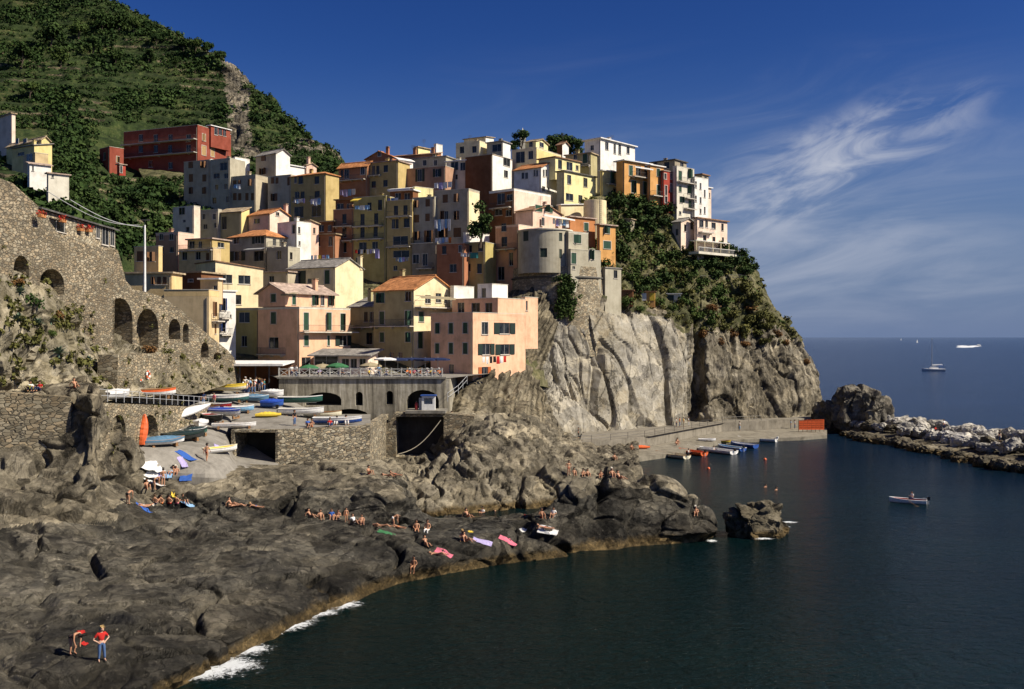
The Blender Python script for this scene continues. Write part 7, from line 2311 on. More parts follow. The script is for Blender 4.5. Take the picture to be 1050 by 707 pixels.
def figure(pose):
    hip, chest, neck, head, aR, aL, lR, lL = [([V_(q) for q in e] if isinstance(e[0], tuple) else V_(e)) for e in POSES[pose]]
    up = (neck - chest).normalized()
    sd = V_((1, 0, 0))
    fw = sd.cross(up).normalized() * -1
    if fw.length < .1: fw = V_((0, -1, 0))
    face = V_((0, -1, 0)) if pose not in ('lie',) else V_((0, -.25, .97))
    if pose == 'bend': face = V_((0, -.5, -.86))
    pts, ed, rad = [], [], []

    def add(p, r_, par=None):
        pts.append(V_(p)); rad.append(r_)
        if par is not None: ed.append((par, len(pts) - 1))
        return len(pts) - 1
    i_h = add(hip, (.135, .105))
    i_w = add(hip.lerp(chest, .5), (.115, .09), i_h)
    i_c = add(chest, (.145, .105), i_w)
    i_n = add(neck, .055, i_c)
    hd0 = add(neck.lerp(head, .55) + face * .015, .075, i_n)
    hd1 = add(head + face * .02, .098, hd0)
    hd2 = add(head + (head - neck).normalized() * .10, .075, hd1)
    add(head + face * .115 - (head - neck).normalized() * .01, .016, hd1)          # nose
    for s_ in (-1, 1): add(head + sd * s_ * .098, .016, hd1)                      # ears
    limbs = {}
    for s_, arm in ((1, aR), (-1, aL)):
        sh = chest + up * .10 + sd * s_ * .17
        a = add(sh, .062, i_c); b = add(arm[0], .043, a); w = add(arm[0].lerp(arm[1], .9), .030, b); h_ = add(arm[1], (.042, .022), w)
        dv = (arm[1] - arm[0]).normalized(); sp = dv.cross(face)
        sp = sp.normalized() if sp.length > .1 else sd
        for k, (ln_, off) in enumerate(((.075, -.028), (.088, -.010), (.082, .010), (.066, .027))):
            f1 = add(arm[1] + dv * .045 + sp * off, .010, h_)
            f2 = add(arm[1] + dv * (.045 + ln_ * .55) + sp * off + face * .010, .009, f1)
            add(arm[1] + dv * (.04 + ln_) + sp * off + face * .028, .007, f2)
        t1 = add(arm[1] + dv * .012 + sp * -.045 + face * .012, .011, h_); add(arm[1] + dv * .055 + sp * -.055 + face * .03, .008, t1)
        limbs[s_] = (sh, arm[0], arm[1])
    legs = {}
    for s_, leg in ((1, lR), (-1, lL)):
        hj = hip + sd * s_ * .09
        a = add(hj, .098, i_h); k_ = add(leg[0], .062, a); cf = add(leg[0].lerp(leg[1], .35) , .056, k_); n_ = add(leg[1], .036, cf); add(leg[2], (.042, .022), n_)
        legs[s_] = (hj, leg[0], leg[1])
    body = skin('body_' + pose, pts, ed, rad, 1)
    # hair cap, swimming trunks, top, trousers on the same joints
    hp = [head + (head - neck).normalized() * .045 - face * .028, head + (head - neck).normalized() * .105 - face * .01, head - face * .07 - (head - neck).normalized() * .03]
    hair = skin('hair', hp, [(0, 1), (0, 2)], [.100, .070, .078], 1)
    tp = [hip, hip.lerp(chest, .16), legs[1][0], legs[1][0].lerp(legs[1][1], .38), legs[-1][0], legs[-1][0].lerp(legs[-1][1], .38)]
    trunks = skin('trunks', tp, [(0, 1), (0, 2), (2, 3), (0, 4), (4, 5)], [(.15, .12), (.135, .105), .112, .092, .112, .092], 1)
    lp = [hip, hip.lerp(chest, .2)]; le = [(0, 1)]; lr = [(.15, .12), (.138, .108)]
    for s_ in (1, -1):
        k0 = len(lp); lp += [legs[s_][0], legs[s_][1], legs[s_][1].lerp(legs[s_][2], .92)]; le += [(0, k0), (k0, k0 + 1), (k0 + 1, k0 + 2)]; lr += [.112, .076, .058]
    trous = skin('trousers', lp, le, lr, 1)
    sp_ = [chest, hip.lerp(chest, .5), hip.lerp(chest, .12), chest.lerp(neck, .72)]; se = [(0, 1), (1, 2), (0, 3)]; sr = [(.165, .125), (.14, .11), (.15, .12), .075]
    for s_ in (1, -1):
        k0 = len(sp_); sp_ += [limbs[s_][0], limbs[s_][0].lerp(limbs[s_][1], .75)]; se += [(0, k0), (k0, k0 + 1)]; sr += [.082, .064]
    shirt = skin('shirt', sp_, se, sr, 1)
    return dict(body=body, hair=hair, trunks=trunks, trousers=trous, shirt=shirt)


FIG = {k: figure(k) for k in POSES}
SKIN = [paint('skin_tan', (.46, .235, .135), .6, .12), paint('skin_fair', (.60, .36, .25), .6, .1), paint('skin_brown', (.34, .16, .085), .6, .12)]
HAIR = [paint('hair_dark', (.018, .012, .009), .6), paint('hair_brown', (.07, .04, .02), .6), paint('hair_blond', (.38, .26, .11), .6), paint('hair_white', (.6, .58, .55), .7), paint('sunhat', (.70, .66, .56), .8)]
CLOTH = {k: paint('cloth_' + k, c, .85, .15, spec=.1) for k, c in dict(red=(.48, .03, .025), white=(.74, .73, .70), blue=(.04, .11, .38), navy=(.02, .03, .08), black=(.015, .015, .017), pink=(.62, .16, .22), orange=(.62, .17, .04), yellow=(.66, .47, .07), green=(.05, .16, .07), jeans=(.08, .14, .28),
                                                                      grey=(.28, .28, .28), sky=(.25, .42, .62), khaki=(.35, .29, .18), lilac=(.42, .36, .60), teal=(.05, .22, .20)).items()}
_pc = {}


def person(p, pose, head, label, top=None, low=None, trunks='red', hair=0, skin_=0, group=None, sc=1.0):
    root = empty('person', p, R(head)); root.scale = (sc,) * 3
    tag(root, label, 'person', group)

    def part(nm, mesh, mat):
        o = bpy.data.objects.new(nm, mesh); COL.objects.link(o); o.parent = root
        if not mesh.materials: mesh.materials.append(mat)
        o.material_slots[0].link = 'OBJECT'; o.material_slots[0].material = mat
        return o
    f = FIG[pose]
    part('body', f['body'], SKIN[skin_])
    part('hair' if hair < 4 else 'sun_hat', f['hair'], HAIR[hair])
    if low: part('trousers', f['trousers'], CLOTH[low])
    else: part('swimming_trunks', f['trunks'], CLOTH[trunks])
    if top: part('shirt', f['shirt'], CLOTH[top])
    return root


def ppl(px, py, pose, head, label, **k):
    h_ = hit(px, py)
    if h_ is None: return
    h_ = h_ + Vector((0, 0, .02))
    return person(h_, pose, head, label, **k)


# the two on the near rock
ppl(75, 672, 'bend', 60, 'tanned bather in a dark swimsuit stooping on the near rock beside the standing visitor', trunks='black', hair=0, sc=1.08)
ppl(104, 679, 'hips', 40, 'blond visitor in a red top and blue jeans standing on the near rock', top='red', low='jeans', hair=2, skin_=1, sc=1.08)
# group on the ledge below the ramp
ppl(131.5, 517.5, 'bend', 160, 'bather in black trunks bending over at the edge of the ledge group', trunks='black')
ppl(148, 520.5, 'lie', -62, 'bather lying on a blue towel beside the seated row', trunks='white', hair=4)
for x, tr, hr, l in ((160, 'navy', 1, 'first of the seated row of bathers, in dark trunks'), (166, 'orange', 0, 'bather seen from behind in orange in the seated row'), (174.5, 'red', 0, 'bather in bright red trunks in the seated row on the ledge'), (182, 'pink', 0, 'bather in pink at the end of the seated row'), (188.5, 'navy', 1, 'bather in navy shorts stretching a leg beside the seated row')):
    ppl(x, 517.3, 'sit', 165 if x < 186 else 60, l, trunks=tr, hair=hr)
ppl(167.3, 499.5, 'stand', 200, 'slim bather in a white swimsuit standing before the spread towels', trunks='white', sc=.98)
ppl(159, 502.5, 'bend', 120, 'bather in dark trunks stooping at the foot of the white towels', trunks='black')
ppl(151, 502, 'sit', 40, 'bather in red crouching beside the stooping one by the towels', trunks='red')
ppl(180.5, 487.5, 'sit', 10, 'bather with a white sun hat and red trunks sitting behind the towels', trunks='red', hair=4)
ppl(176.5, 488, 'sit', -20, 'dark haired bather on the sky blue towel', trunks='black', hair=0)
ppl(212, 473.5, 'walk', 175, 'bare backed bather in red trunks walking up the ramp', trunks='red')
# bathers on the rocks to the right of the ramp
for x, y, pose, hd, tr, hr, l in ((238, 519, 'lean', 80, 'orange', 0, 'bather leaning back alone on the rock below the ramp'), (243, 520, 'lie', 100, 'navy', 1, 'bather lying beside the one leaning back on the rock'), (262, 521, 'prone', 70, 'blue', 2, 'sunbather lying face down on the upper edge of the layered rock'),
                                  (319, 531, 'lean', 60, 'black', 0, 'bather in black leaning back at the start of the long row'), (329, 533, 'sit', 30, 'orange', 0, 'bather sitting next to the one in black'), (340, 532.5, 'sit', 10, 'white', 1, 'bather in a blue shirt sitting in the long row'), (346, 533, 'sit', -20, 'navy', 0, 'dark haired bather in navy sitting in the long row'),
                                  (355, 536, 'stand', 20, 'orange', 0, 'bather kneeling tall at the dark fissure'), (364, 537, 'lean', 50, 'white', 1, 'bather with a white top leaning by the dark fissure'), (371, 538, 'sit', 15, 'pink', 0, 'bather in pink after the fissure'), (383, 540, 'lie', 75, 'red', 0, 'sunbather in red lying on the ledge before the boulder'),
                                  (393, 541, 'lie', 80, 'green', 1, 'sunbather on a green towel under the boulder'), (404, 541, 'bend', 110, 'white', 1, 'fair bather stooping under the big boulder'), (408, 542, 'prone', 60, 'orange', 0, 'tanned sunbather lying next to the stooping one')):
    ppl(x, y, pose, hd, l, trunks=tr, hair=hr, top='blue' if x == 340 else ('white' if x == 364 else None), sc=.95 if x != 355 else .75)
ppl(427, 545, 'perch', 10, 'bather sitting on the ledge edge with legs hanging towards the water', trunks='orange', sc=1.1)
ppl(438, 545, 'perch', -15, 'bather with white trousers sitting on the ledge edge', low='white', sc=1.1)
ppl(437, 560, 'lean', 30, 'bather leaning back on the lower rock under the pair on the ledge', trunks='orange')
ppl(449, 570, 'lie', 75, 'sunbather with a pink towel lying on the sloping rock near the water', trunks='pink')
ppl(424, 583, 'perch', -10, 'dark tanned bather crouching lowest above the waterline', trunks='black', skin_=2, sc=1.0)
for x, y, pose, hd, tr, l in ((480, 531, 'lean', 40, 'orange', 'bather leaning on the knob of rock above the tide pool'), (494, 529, 'sit', -30, 'white', 'bather in a white shirt on the knob of rock'), (513, 528, 'prone', 80, 'sky', 'sunbather lying with a pale towel beyond the knob of rock'), (556, 532, 'sit', 20, 'red', 'dark skinned bather sitting near the red cap on the flat rock'),
                              (567, 531, 'sit', -20, 'white', 'bather in a white top next to the dark skinned one'), (558, 543, 'prone', 75, 'red', 'sunbather in red lying on a white towel on the flat rock'), (475, 555, 'sit', 30, 'blue', 'bather with a yellow hat sitting by the blue towels'), (479, 556, 'lean', 60, 'orange', 'orange clad bather beside the one in the yellow hat'),
                              (583, 488, 'hips', 20, 'red', 'bather in red trunks standing at the end of the line on the cove rocks'), (589, 488, 'sit', 10, 'orange', 'bather crouching next to the standing one on the cove rocks'), (598, 489, 'sit', 0, 'black', 'first dark bather sitting in the line on the cove rocks'), (603, 489, 'sit', 20, 'navy', 'second dark bather sitting in the line on the cove rocks'),
                              (616, 490, 'sit', -10, 'orange', 'bather with an orange bag in the line on the cove rocks'), (628, 490, 'sit', 15, 'blue', 'bather in blue with a white cap in the line on the cove rocks'), (636, 492, 'lean', 40, 'red', 'last bather leaning back at the end of the line on the cove rocks'),
                              (713.5, 529, 'sit', -10, 'orange', 'lone bather sitting on the outermost rock tip')):
    k = dict(trunks=tr)
    if x in (494, 567): k['top'] = 'white'
    if x == 475: k['hair'] = 2
    if x in (628, 713.5): k['hair'] = 4
    if x == 556: k['skin_'] = 2
    ppl(x, y, pose, hd, l, **k)
for x, y, pose, l, tp, lw in ((379, 487, 'sit', 'red haired bather at the shady hollow below the boat slip', None, None), (398, 489, 'lie', 'sunbather stretched out on the pale slab below the boat slip', None, None), (405, 488, 'prone', 'second sunbather on the pale slab below the boat slip', None, None), (461, 445, 'stand', 'small figure in red standing by the steps above the boat slip', 'red', 'grey'), (463, 436, 'stand', 'small figure in white by the low wall next to the boat slip', 'white', 'khaki')):
    ppl(x, y, pose, 60, l, top=tp, low=lw, trunks='red')
# on the terraces and the ramp
ppl(31, 401.5, 'sit', 20, 'white shirted person sitting on the edge of the garden wall', top='white', low='navy', sc=.95)
ppl(39.5, 401.5, 'sit', -10, 'red shirted person sitting on the edge of the garden wall', top='red', low='navy', sc=.95)
ppl(77, 398, 'lean', 40, 'sunbather leaning on top of the rounded boulder', trunks='red')
ppl(137, 416.5, 'stand', 90, 'dark dressed person standing at the railing of the boat terrace', top='black', low='navy', sc=1.1)
ppl(132, 415.5, 'stand', 60, 'person in blue standing beside the dark dressed one on the boat terrace', top='sky', low='jeans', sc=1.05)
ppl(208.5, 417, 'stand', 20, 'person in blue jeans standing at the top of the terrace wall', top='navy', low='jeans')
ppl(219.5, 418, 'stand', -30, 'person in pink and white standing by the boats at the ramp top', top='pink', low='grey')
ppl(266, 441.5, 'stand', 180, 'person with a sun hat standing alone on the open ramp', top='khaki', low='grey', hair=4)
ppl(302, 437, 'stand', 60, 'person in dark clothes standing among the boats on the square', top='black', low='jeans')
ppl(316, 438, 'sit', 30, 'person in blue sitting at the edge of the boat wall', top='blue', low='navy')
ppl(319, 438.5, 'sit', -20, 'orange clad person sitting at the edge of the boat wall', trunks='orange')
ppl(330.5, 438, 'sit', 10, 'bare chested person sitting on the edge of the boat wall', trunks='orange')
ppl(338.5, 437.5, 'sit', 20, 'person in red and blue sitting by the blue boat', top='red', low='jeans')
ppl(345, 436, 'sit', -10, 'person in white sitting in the blue boat', top='white', low='white')
ppl(355, 436, 'sit', 20, 'white dressed person crouching by the low arch', top='white', low='white', sc=1.15)
# crowd at the shelter: each one a person
rs2 = np.random.RandomState(21)
tops = ['white', 'red', 'black', 'sky', 'orange', 'white', 'navy', 'yellow', 'pink', 'grey', 'teal', 'white', 'red', 'khaki']
lows = ['navy', 'jeans', 'khaki', 'black', 'grey', 'white', 'jeans', 'navy']
n_c = 0
for i in range(34):
    px = rs2.uniform(250, 289); py = rs2.uniform(396.5, 404) + (px < 262) * 2
    tp, lw = tops[i % len(tops)], lows[rs2.randint(8)]
    g_ = hit(px, py)
    if g_ is None: continue
    person(g_ + Vector((0, 0, .02)), ('stand', 'walk', 'hips', 'stand')[i % 4], rs2.uniform(0, 360), 'visitor in a %s top standing in the crowd by the shelter' % tp, top=tp, low=lw, hair=rs2.randint(5), skin_=rs2.randint(3), group='visitors in a %s top in the crowd' % tp)
# people at the terrace railing tables
for i, (px, tp) in enumerate(((299, 'white'), (302.5, 'white'), (326, 'lilac'), (352, 'navy'), (378, 'yellow'), (384, 'white'), (388, 'sky'), (396, 'white'), (417, 'orange'), (420.5, 'orange'), (424, 'pink'), (428, 'white'), (431, 'orange'), (438, 'white'), (442, 'yellow'), (445, 'white'), (450, 'orange'))):
    g_ = Vector(((px - 525) * .1268, 126.8 + (i % 3) * .5, zt + .01))
    person(g_, 'stand' if i in (0, 1, 6) else 'table', rs2.uniform(-60, 60), 'diner in a %s top at the tables behind the terrace railing' % tp, top=tp, low=lows[i % 8], hair=rs2.randint(4), group='diners in a %s top on the terrace' % tp)
# walkway under the cliff
for px, py, tp, lw, l in ((593, 449.5, 'black', 'black', 'dark figure on the walkway under the cliff'), (693.5, 438.5, 'white', 'navy', 'person in white and navy where the walkway passes the cleft'), (697, 438, 'orange', 'jeans', 'person in orange where the walkway passes the cleft'), (701, 438, 'yellow', 'khaki', 'person in yellow where the walkway passes the cleft'), (706, 437.5, 'white', 'white', 'person all in white where the walkway passes the cleft'),
                          (758.5, 441.5, 'white', 'sky', 'person in white on the lower quay beyond the moored boats'), (815, 440, 'white', 'jeans', 'person in white leaning at the orange barrier'), (811, 440, 'sky', 'grey', 'person in pale blue beside the orange barrier')):
    ppl(px, py, 'stand', 90, l, top=tp, low=lw)
for px, py, tr, l in ((648, 461.5, 'orange', 'sunbather on the quay beside the orange kayak'), (695, 455, 'red', 'bather in red sitting on the quay with red bags'), (630.5, 472, 'orange', 'bather sitting where the rocks meet the quay'), (694, 457, 'white', 'second bather beside the red bags on the quay')):
    ppl(px, py, 'sit', 20, l, trunks=tr)
for px, py, tp, l in ((960, 442, 'red', 'person in red sitting on the pale breakwater boulders'), (968, 440, 'white', 'person in white standing on the pale breakwater boulders'), (1025, 452, 'black', 'dark dressed person standing at the outer end of the breakwater')):
    pt = on_sea(px, py, 3.2)
    person(pt + Vector((0, 0, -.1)), 'sit' if tp == 'red' else 'stand', 30, l, top=tp, low='navy', sc=1.0)
rb = on_sea(931, 516)
person(rb + Vector((.5, .1, .12)), 'table', -70, 'person in a white shirt rowing the little boat across the cove', top='white', low='navy', sc=.95)
for px, py, l in ((785, 500, 'swimmer with raised arms in the middle of the cove'), (796, 503, 'swimmer farther right in the middle of the cove')):
    pt = on_sea(px, py)
    person(pt + Vector((0, 0, -1.28)), 'hips', 40, l, trunks='black')
for px, py, tp, l in ((707, 467, 'white', 'person bending in the orange dinghy'), (733, 464, 'white', 'person sitting in the long white boat')):
    pt = on_sea(px, py); person(pt + Vector((0, 0, .15)), 'sit', 80, l, top=tp, low='navy')
# ------------------------------------------------------------------ railings, shelter, kiosk, washing, towels and other small things
def rel(o, root):
    o.data.transform(Matrix.Translation(-root.location)); o.parent = root
    return o


# white lattice railing along the restaurant terrace
WOODW = paint('weathered_white', (.56, .54, .48), .7, .25)
root = empty('terrace_railing', (P(370, 0, DP).x, DP, zt)); tag(root, 'white crossed timber railing along the edge of the restaurant terrace', 'railing')
x0, x1 = P(286, 0, DP).x, P(453.5, 0, DP).x
npan = 16; zr0 = zt + .22
for k in range(npan + 1):
    x = x0 + (x1 - x0) * k / npan
    m_ = MB(); m_.cbox((x, DP, zr0 + .55), .13, .13, 1.1); m_.cbox((x, DP, zr0 + 1.13), .17, .17, .06); rel(m_.build('post', WOODW), root)
    if k < npan:
        xa, xb = x + .07, x + (x1 - x0) / npan - .07
        m_ = MB()
        m_.tube((xa, DP - .02, zr0 + .14), (xb, DP - .02, zr0 + .94), .05, n=4); m_.tube((xa, DP + .03, zr0 + .94), (xb, DP + .03, zr0 + .14), .05, n=4)
        rel(m_.build('cross_brace', WOODW), root)
m_ = MB(); m_.box((x0, DP - .045, zr0 + .97), (x1 - x0, 0, 0), (0, .09, 0), (0, 0, .09)); rel(m_.build('top_rail', WOODW), root)
m_ = MB(); m_.box((x0, DP - .04, zr0 + .06), (x1 - x0, 0, 0), (0, .08, 0), (0, 0, .08)); rel(m_.build('bottom_rail', WOODW), root)


def rail_line(name, label, pts, h_=1.05, gap=1.6, mat=None, r_=.028, rails=(.5, 1.0)):
    mat = mat or RAIL
    root = empty(name, pts[0]); tag(root, label, 'railing')
    rr_ = MB()
    for a, b in zip(pts[:-1], pts[1:]):
        a, b = Vector(a), Vector(b)
        n = max(1, int((b - a).length / gap))
        for k in range(n + 1):
            if k == n and b is not pts[-1] and (b - Vector(pts[-1])).length > .01: continue
            c = a.lerp(b, k / n)
            m_ = MB(); m_.tube(c, c + Vector((0, 0, h_)), r_ * 1.2, n=6); rel(m_.build('post', mat), root)
        for q in rails: rr_.tube(a + Vector((0, 0, h_ * q)), b + Vector((0, 0, h_ * q)), r_, n=5)
    rel(rr_.build('rail', mat), root)
    return root


rail_line('terrace_rail', 'thin metal railing along the boat terrace above the cellar arches', [edge[0] + Vector((-.25, 0, .05)), edge[1] + Vector((-.25, 0, .05)), edge[2] + Vector((-.25, 0, .05))], mat=BCOL['silver'])
rail_line('walkway_rail', 'thin dark handrail along the walkway under the pale cliff', [q + Vector((.2, .2, .02)) for q in q3[:6]], 1.0, 3.0)
rail_line('stair_rail', 'white handrail climbing the rock beside the end of the promenade wall', [P(459, 412, 124), P(470, 404, 128), P(479, 394, 133)], 1.1, 2.0, BCOL['silver'])
rail_line('cliff_fence', 'grey mesh fence rail on the planted slope under the villa', [hit(718, 288), hit(732, 288), hit(745, 287), hit(758, 287), hit(770, 288)], 1.0, 2.0, RAIL, .05)

# flat roofed shelter on the square
root = empty('shelter', P(255, 398, 132)); tag(root, 'flat pale roofed open shelter behind the crowd on the square', 'shelter')
zs_ = EYE + (346 - 375.5) * .130
m_ = MB(); a_ = P(226, 0, 130); b_ = P(290, 0, 130); m_.box((a_.x, 130, zs_), (b_.x - a_.x, 0, 0), (0, 7, .3), (0, 0, .28)); rel(m_.build('roof', ROOF['white']), root)
for px in (231, 246, 262, 276, 287):
    m_ = MB(); q = P(px, 0, 130.6); m_.cbox((q.x, 130.6, zs_ - 1.9), .16, .16, 3.8); rel(m_.build('post', RAIL), root)
m_ = MB(); m_.box((a_.x + .2, 136.5, zs_ - 4), (b_.x - a_.x - .4, 0, 0), (0, .2, 0), (0, 0, 3.98)); rel(m_.build('back_wall', WALL('brown')), root)
m_ = MB(); m_.box((a_.x + .4, 133.5, zs_ - 3.6), ((b_.x - a_.x) * .6, 0, 0), (0, .5, 0), (0, 0, 1.1)); rel(m_.build('counter', WALL('grey')), root)
root = empty('gate_pier', P(219, 384, 129)); tag(root, 'short grey wall block with a white post beside the shelter', 'wall', kind='thing')
m_ = MB(); m_.cbox(P(217, 374, 129) , 2.2, 1.0, 4.0); rel(m_.build('block', CONC), root)
m_ = MB(); m_.cbox(P(218.5, 387, 127.5), .28, .28, 2.0); rel(m_.build('post', FR_W), root)

# kiosk on the ledge
kz = ztop + .35
root = empty('kiosk', P(439.5, 0, 122.5).xy.to_3d() + Vector((0, 0, kz))); tag(root, 'small white kiosk with a blue roof standing in the open arch', 'kiosk')
kx = root.location.x
m_ = MB()
w_ = .82; hh = 1.75
for sx in (-w_, w_ - .28): m_.box((kx + sx, 122.0, kz), (.28, 0, 0), (0, 1.2, 0), (0, 0, hh))
m_.box((kx - w_ + .28, 122.0, kz), (2 * w_ - .56, 0, 0), (0, .1, 0), (0, 0, .75)); m_.box((kx - w_ + .28, 122.0, kz + 1.5), (2 * w_ - .56, 0, 0), (0, .1, 0), (0, 0, .25)); m_.box((kx - w_ + .28, 123.1, kz), (2 * w_ - .56, 0, 0), (0, .1, 0), (0, 0, hh))
rel(m_.build('wall', BCOL['white']), root)
m_ = MB(); m_.box((kx - w_ - .15, 121.8, kz + hh + .01), (2 * w_ + .3, 0, 0), (0, 1.5, 0), (0, 0, .13)); rel(m_.build('roof', BCOL['blue']), root)
q = P(427, 0, 122.4); root = empty('gas_bottle', (q.x, 122.4, kz)); tag(root, 'red gas bottle standing beside the white kiosk', 'gas bottle')
m_ = MB(); m_.rev((q.x, 122.4, kz), [(.19, 0), (.2, .1), (.2, .75), (.12, .9), (.06, 1.0)], 12); rel(m_.build('cylinder', BCOL['red'], smooth=True), root)
m_ = MB(); m_.cbox((q.x, 122.4, kz + 1.06), .16, .16, .12); rel(m_.build('valve', RAIL), root)
q = P(431.5, 0, 122.6); root = empty('notice_post', (q.x, 122.6, kz)); tag(root, 'white slim locker standing between the red gas bottle and the kiosk', 'locker')
m_ = MB(); m_.cbox((q.x, 122.6, kz + .75), .42, .4, 1.5); rel(m_.build('body', BCOL['white']), root)
m_ = MB(); m_.cbox((q.x, 122.385, kz + .75), .34, .02, 1.36); m_.cbox((q.x + .12, 122.36, kz + .8), .03, .03, .2); rel(m_.build('door', BCOL['silver']), root)
# mooring rope across the slip
m_ = MB(); a_, b_ = P(452, 431, 121.2), P(408, 466, 119.5); prev = a_
for k in range(1, 11):
    t = k / 10; c_ = a_.lerp(b_, t) + Vector((0, 0, -.9 * math.sin(math.pi * t)))
    m_.tube(prev, c_, .045, n=5, caps=False); prev = c_
o = m_.build('rope', plaster('rope', (.45, .40, .30), .2)); tag(o, 'slack pale rope hanging across the dark boat slip', 'rope')

# parasols on the terrace
def parasol(px, d, ztop_, r_, mat, label, flat=False):
    x = (px - 525) * d / 1000
    root = empty('parasol', (x, d, zt)); tag(root, label, 'parasol')
    m_ = MB(); m_.tube((x, d, zt), (x, d, ztop_ + .15), .035, n=6); rel(m_.build('pole', WOODW), root)
    m_ = MB(); k = 8; dr = .45 if not flat else .2
    for j in range(k):
        a, b = 2 * math.pi * j / k, 2 * math.pi * (j + 1) / k
        A_, B_ = Vector((x + r_ * math.cos(a), d + r_ * math.sin(a), ztop_ - dr)), Vector((x + r_ * math.cos(b), d + r_ * math.sin(b), ztop_ - dr))
        am, bm_ = A_.lerp(Vector((x, d, ztop_)), .5) + Vector((0, 0, .07)), B_.lerp(Vector((x, d, ztop_)), .5) + Vector((0, 0, .07))
        m_.quad(A_, B_, bm_, am); m_.quad(am, bm_, (x, d, ztop_)); m_.quad(A_, B_, B_ - Vector((0, 0, .18)), A_ - Vector((0, 0, .18)))
    rel(m_.build('canopy', mat), root)


parasol(317, 128.5, zt + 1.75, 1.35, CLOTH['green'], 'dark green parasol nearest the pink house on the terrace')
parasol(346, 129.0, zt + 1.95, 1.5, CLOTH['green'], 'larger dark green parasol in front of the restaurant annex')
parasol(331, 130.0, zt + 1.8, 1.6, CLOTH['khaki'], 'cream parasol between the two green ones on the terrace')
parasol(380, 129.5, zt + 2.0, 1.5, CLOTH['khaki'], 'beige parasol at the end of the restaurant annex')
parasol(395, 131.0, zt + 2.6, 1.5, CLOTH['white'], 'white parasol in front of the shaded olive house', True)
for i, px in enumerate((408, 422, 436, 449)):
    parasol(px, 133.5 + i % 2, zt + 2.5, 1.7, CLOTH['navy'], 'dark blue parasol in the row before the shaded ground floors, %s' % ('beside the white parasol', 'second from the white parasol', 'third from the white parasol', 'next to the corner house')[i], True)
# tables of the terrace
for i, px in enumerate((305, 322, 338, 356, 372, 390, 403, 419, 434, 446)):
    x = (px - 525) * .1276; root = empty('cafe_table', (x, 127.6, zt)); tag(root, 'small cafe table with a pale cloth behind the lattice railing', 'table', 'cafe tables behind the railing')
    m_ = MB(); m_.rev((x, 127.6, zt + .70), [(.45, 0), (.46, .03), (.45, .05)], 14); rel(m_.build('tabletop', CLOTH['white']), root)
    m_ = MB(); m_.tube((x, 127.6, zt), (x, 127.6, zt + .7), .04, n=6); m_.rev((x, 127.6, zt), [(.25, 0), (.05, .06)], 10); rel(m_.build('leg', RAIL), root)

# white flagpole, cables, lifebuoys
q = P(148.5, 301, 111); root = empty('flagpole', q); tag(root, 'tall slim white pole standing on the viaduct steps', 'pole')
m_ = MB(); m_.tube(q + Vector((0, 0, -.5)), P(148.5, 231, 111), .16, .10, n=8); rel(m_.build('mast', BCOL['white']), root)
m_ = MB(); c_ = P(148.5, 226, 111); m_.tube(P(148.5, 231, 111), c_, .05, n=6); m_.box(c_ + Vector((-.4, -.15, -.05)), (.9, 0, 0), (0, .3, 0), (0, 0, .12)); rel(m_.build('lamp', RAIL), root)
for a_, b_, sag, lab in ((P(48, 196, 92), P(143, 231, 130), 1.0, 'long overhead cable from the stone house towards the yellow tower room'), (P(72, 205, 96), P(147, 233, 111.2), .6, 'second overhead cable running to the white pole')):
    m_ = MB(); prev = a_
    for k in range(1, 13):
        t = k / 12; c_ = a_.lerp(b_, t) + Vector((0, 0, -sag * math.sin(math.pi * t))); m_.tube(prev, c_, .04, n=4, caps=False); prev = c_
    o = m_.build('overhead_cable', BCOL['silver']); tag(o, lab, 'cable')
for (x, y), lab in zip((((820), 670), ((778), 722)), ('round red and white lifebuoy hanging high on the retaining wall', 'round red and white lifebuoy hanging low on the retaining wall')):
    s_, z_ = fu(TX('J', x), TY('J', y))
    c_ = Vector((Cu[0] + uun[0] * s_ + .14, Cu[1] + uun[1] * s_, z_))
    root = empty('lifebuoy', c_); tag(root, lab, 'lifebuoy')
    for col, k0 in (('orange', 0), ('white', 1)):
        m_ = MB()
        for k in range(16):
            if (k // 2) % 2 != k0: continue
            a, b = 2 * math.pi * k / 16, 2 * math.pi * (k + 1) / 16
            m_.tube(c_ + Vector((0, .40 * math.cos(a), .40 * math.sin(a))), c_ + Vector((0, .40 * math.cos(b), .40 * math.sin(b))), .10, n=8)
        rel(m_.build('ring' if k0 == 0 else 'band', BCOL[col]), root)
# bins on the boat terrace
for x, col, lab in ((452, 'black', 'dark wheeled bin on the boat terrace beside the cream boat'), (490, 'tarpsteel', 'grey blue wheeled bin next to the dark one on the boat terrace')):
    q = gp(TX('O', x), 416.5) + Vector((-.8, .6, 0)); root = empty('wheeled_bin', q); tag(root, lab, 'bin')
    m_ = MB(); m_.cbox(q + Vector((0, 0, .62)), .8, .8, 1.1); rel(m_.build('body', BCOL[col]), root)
    m_ = MB(); m_.cbox(q + Vector((0, 0, 1.21)), .88, .86, .08); rel(m_.build('lid', BCOL['black']), root)
    m_ = MB(); [m_.tube(q + Vector((s * .4, .3, .1)), q + Vector((s * .46, .3, .1)), .1, n=10) for s in (-1, 1)]; rel(m_.build('wheel', BCOL['black']), root)
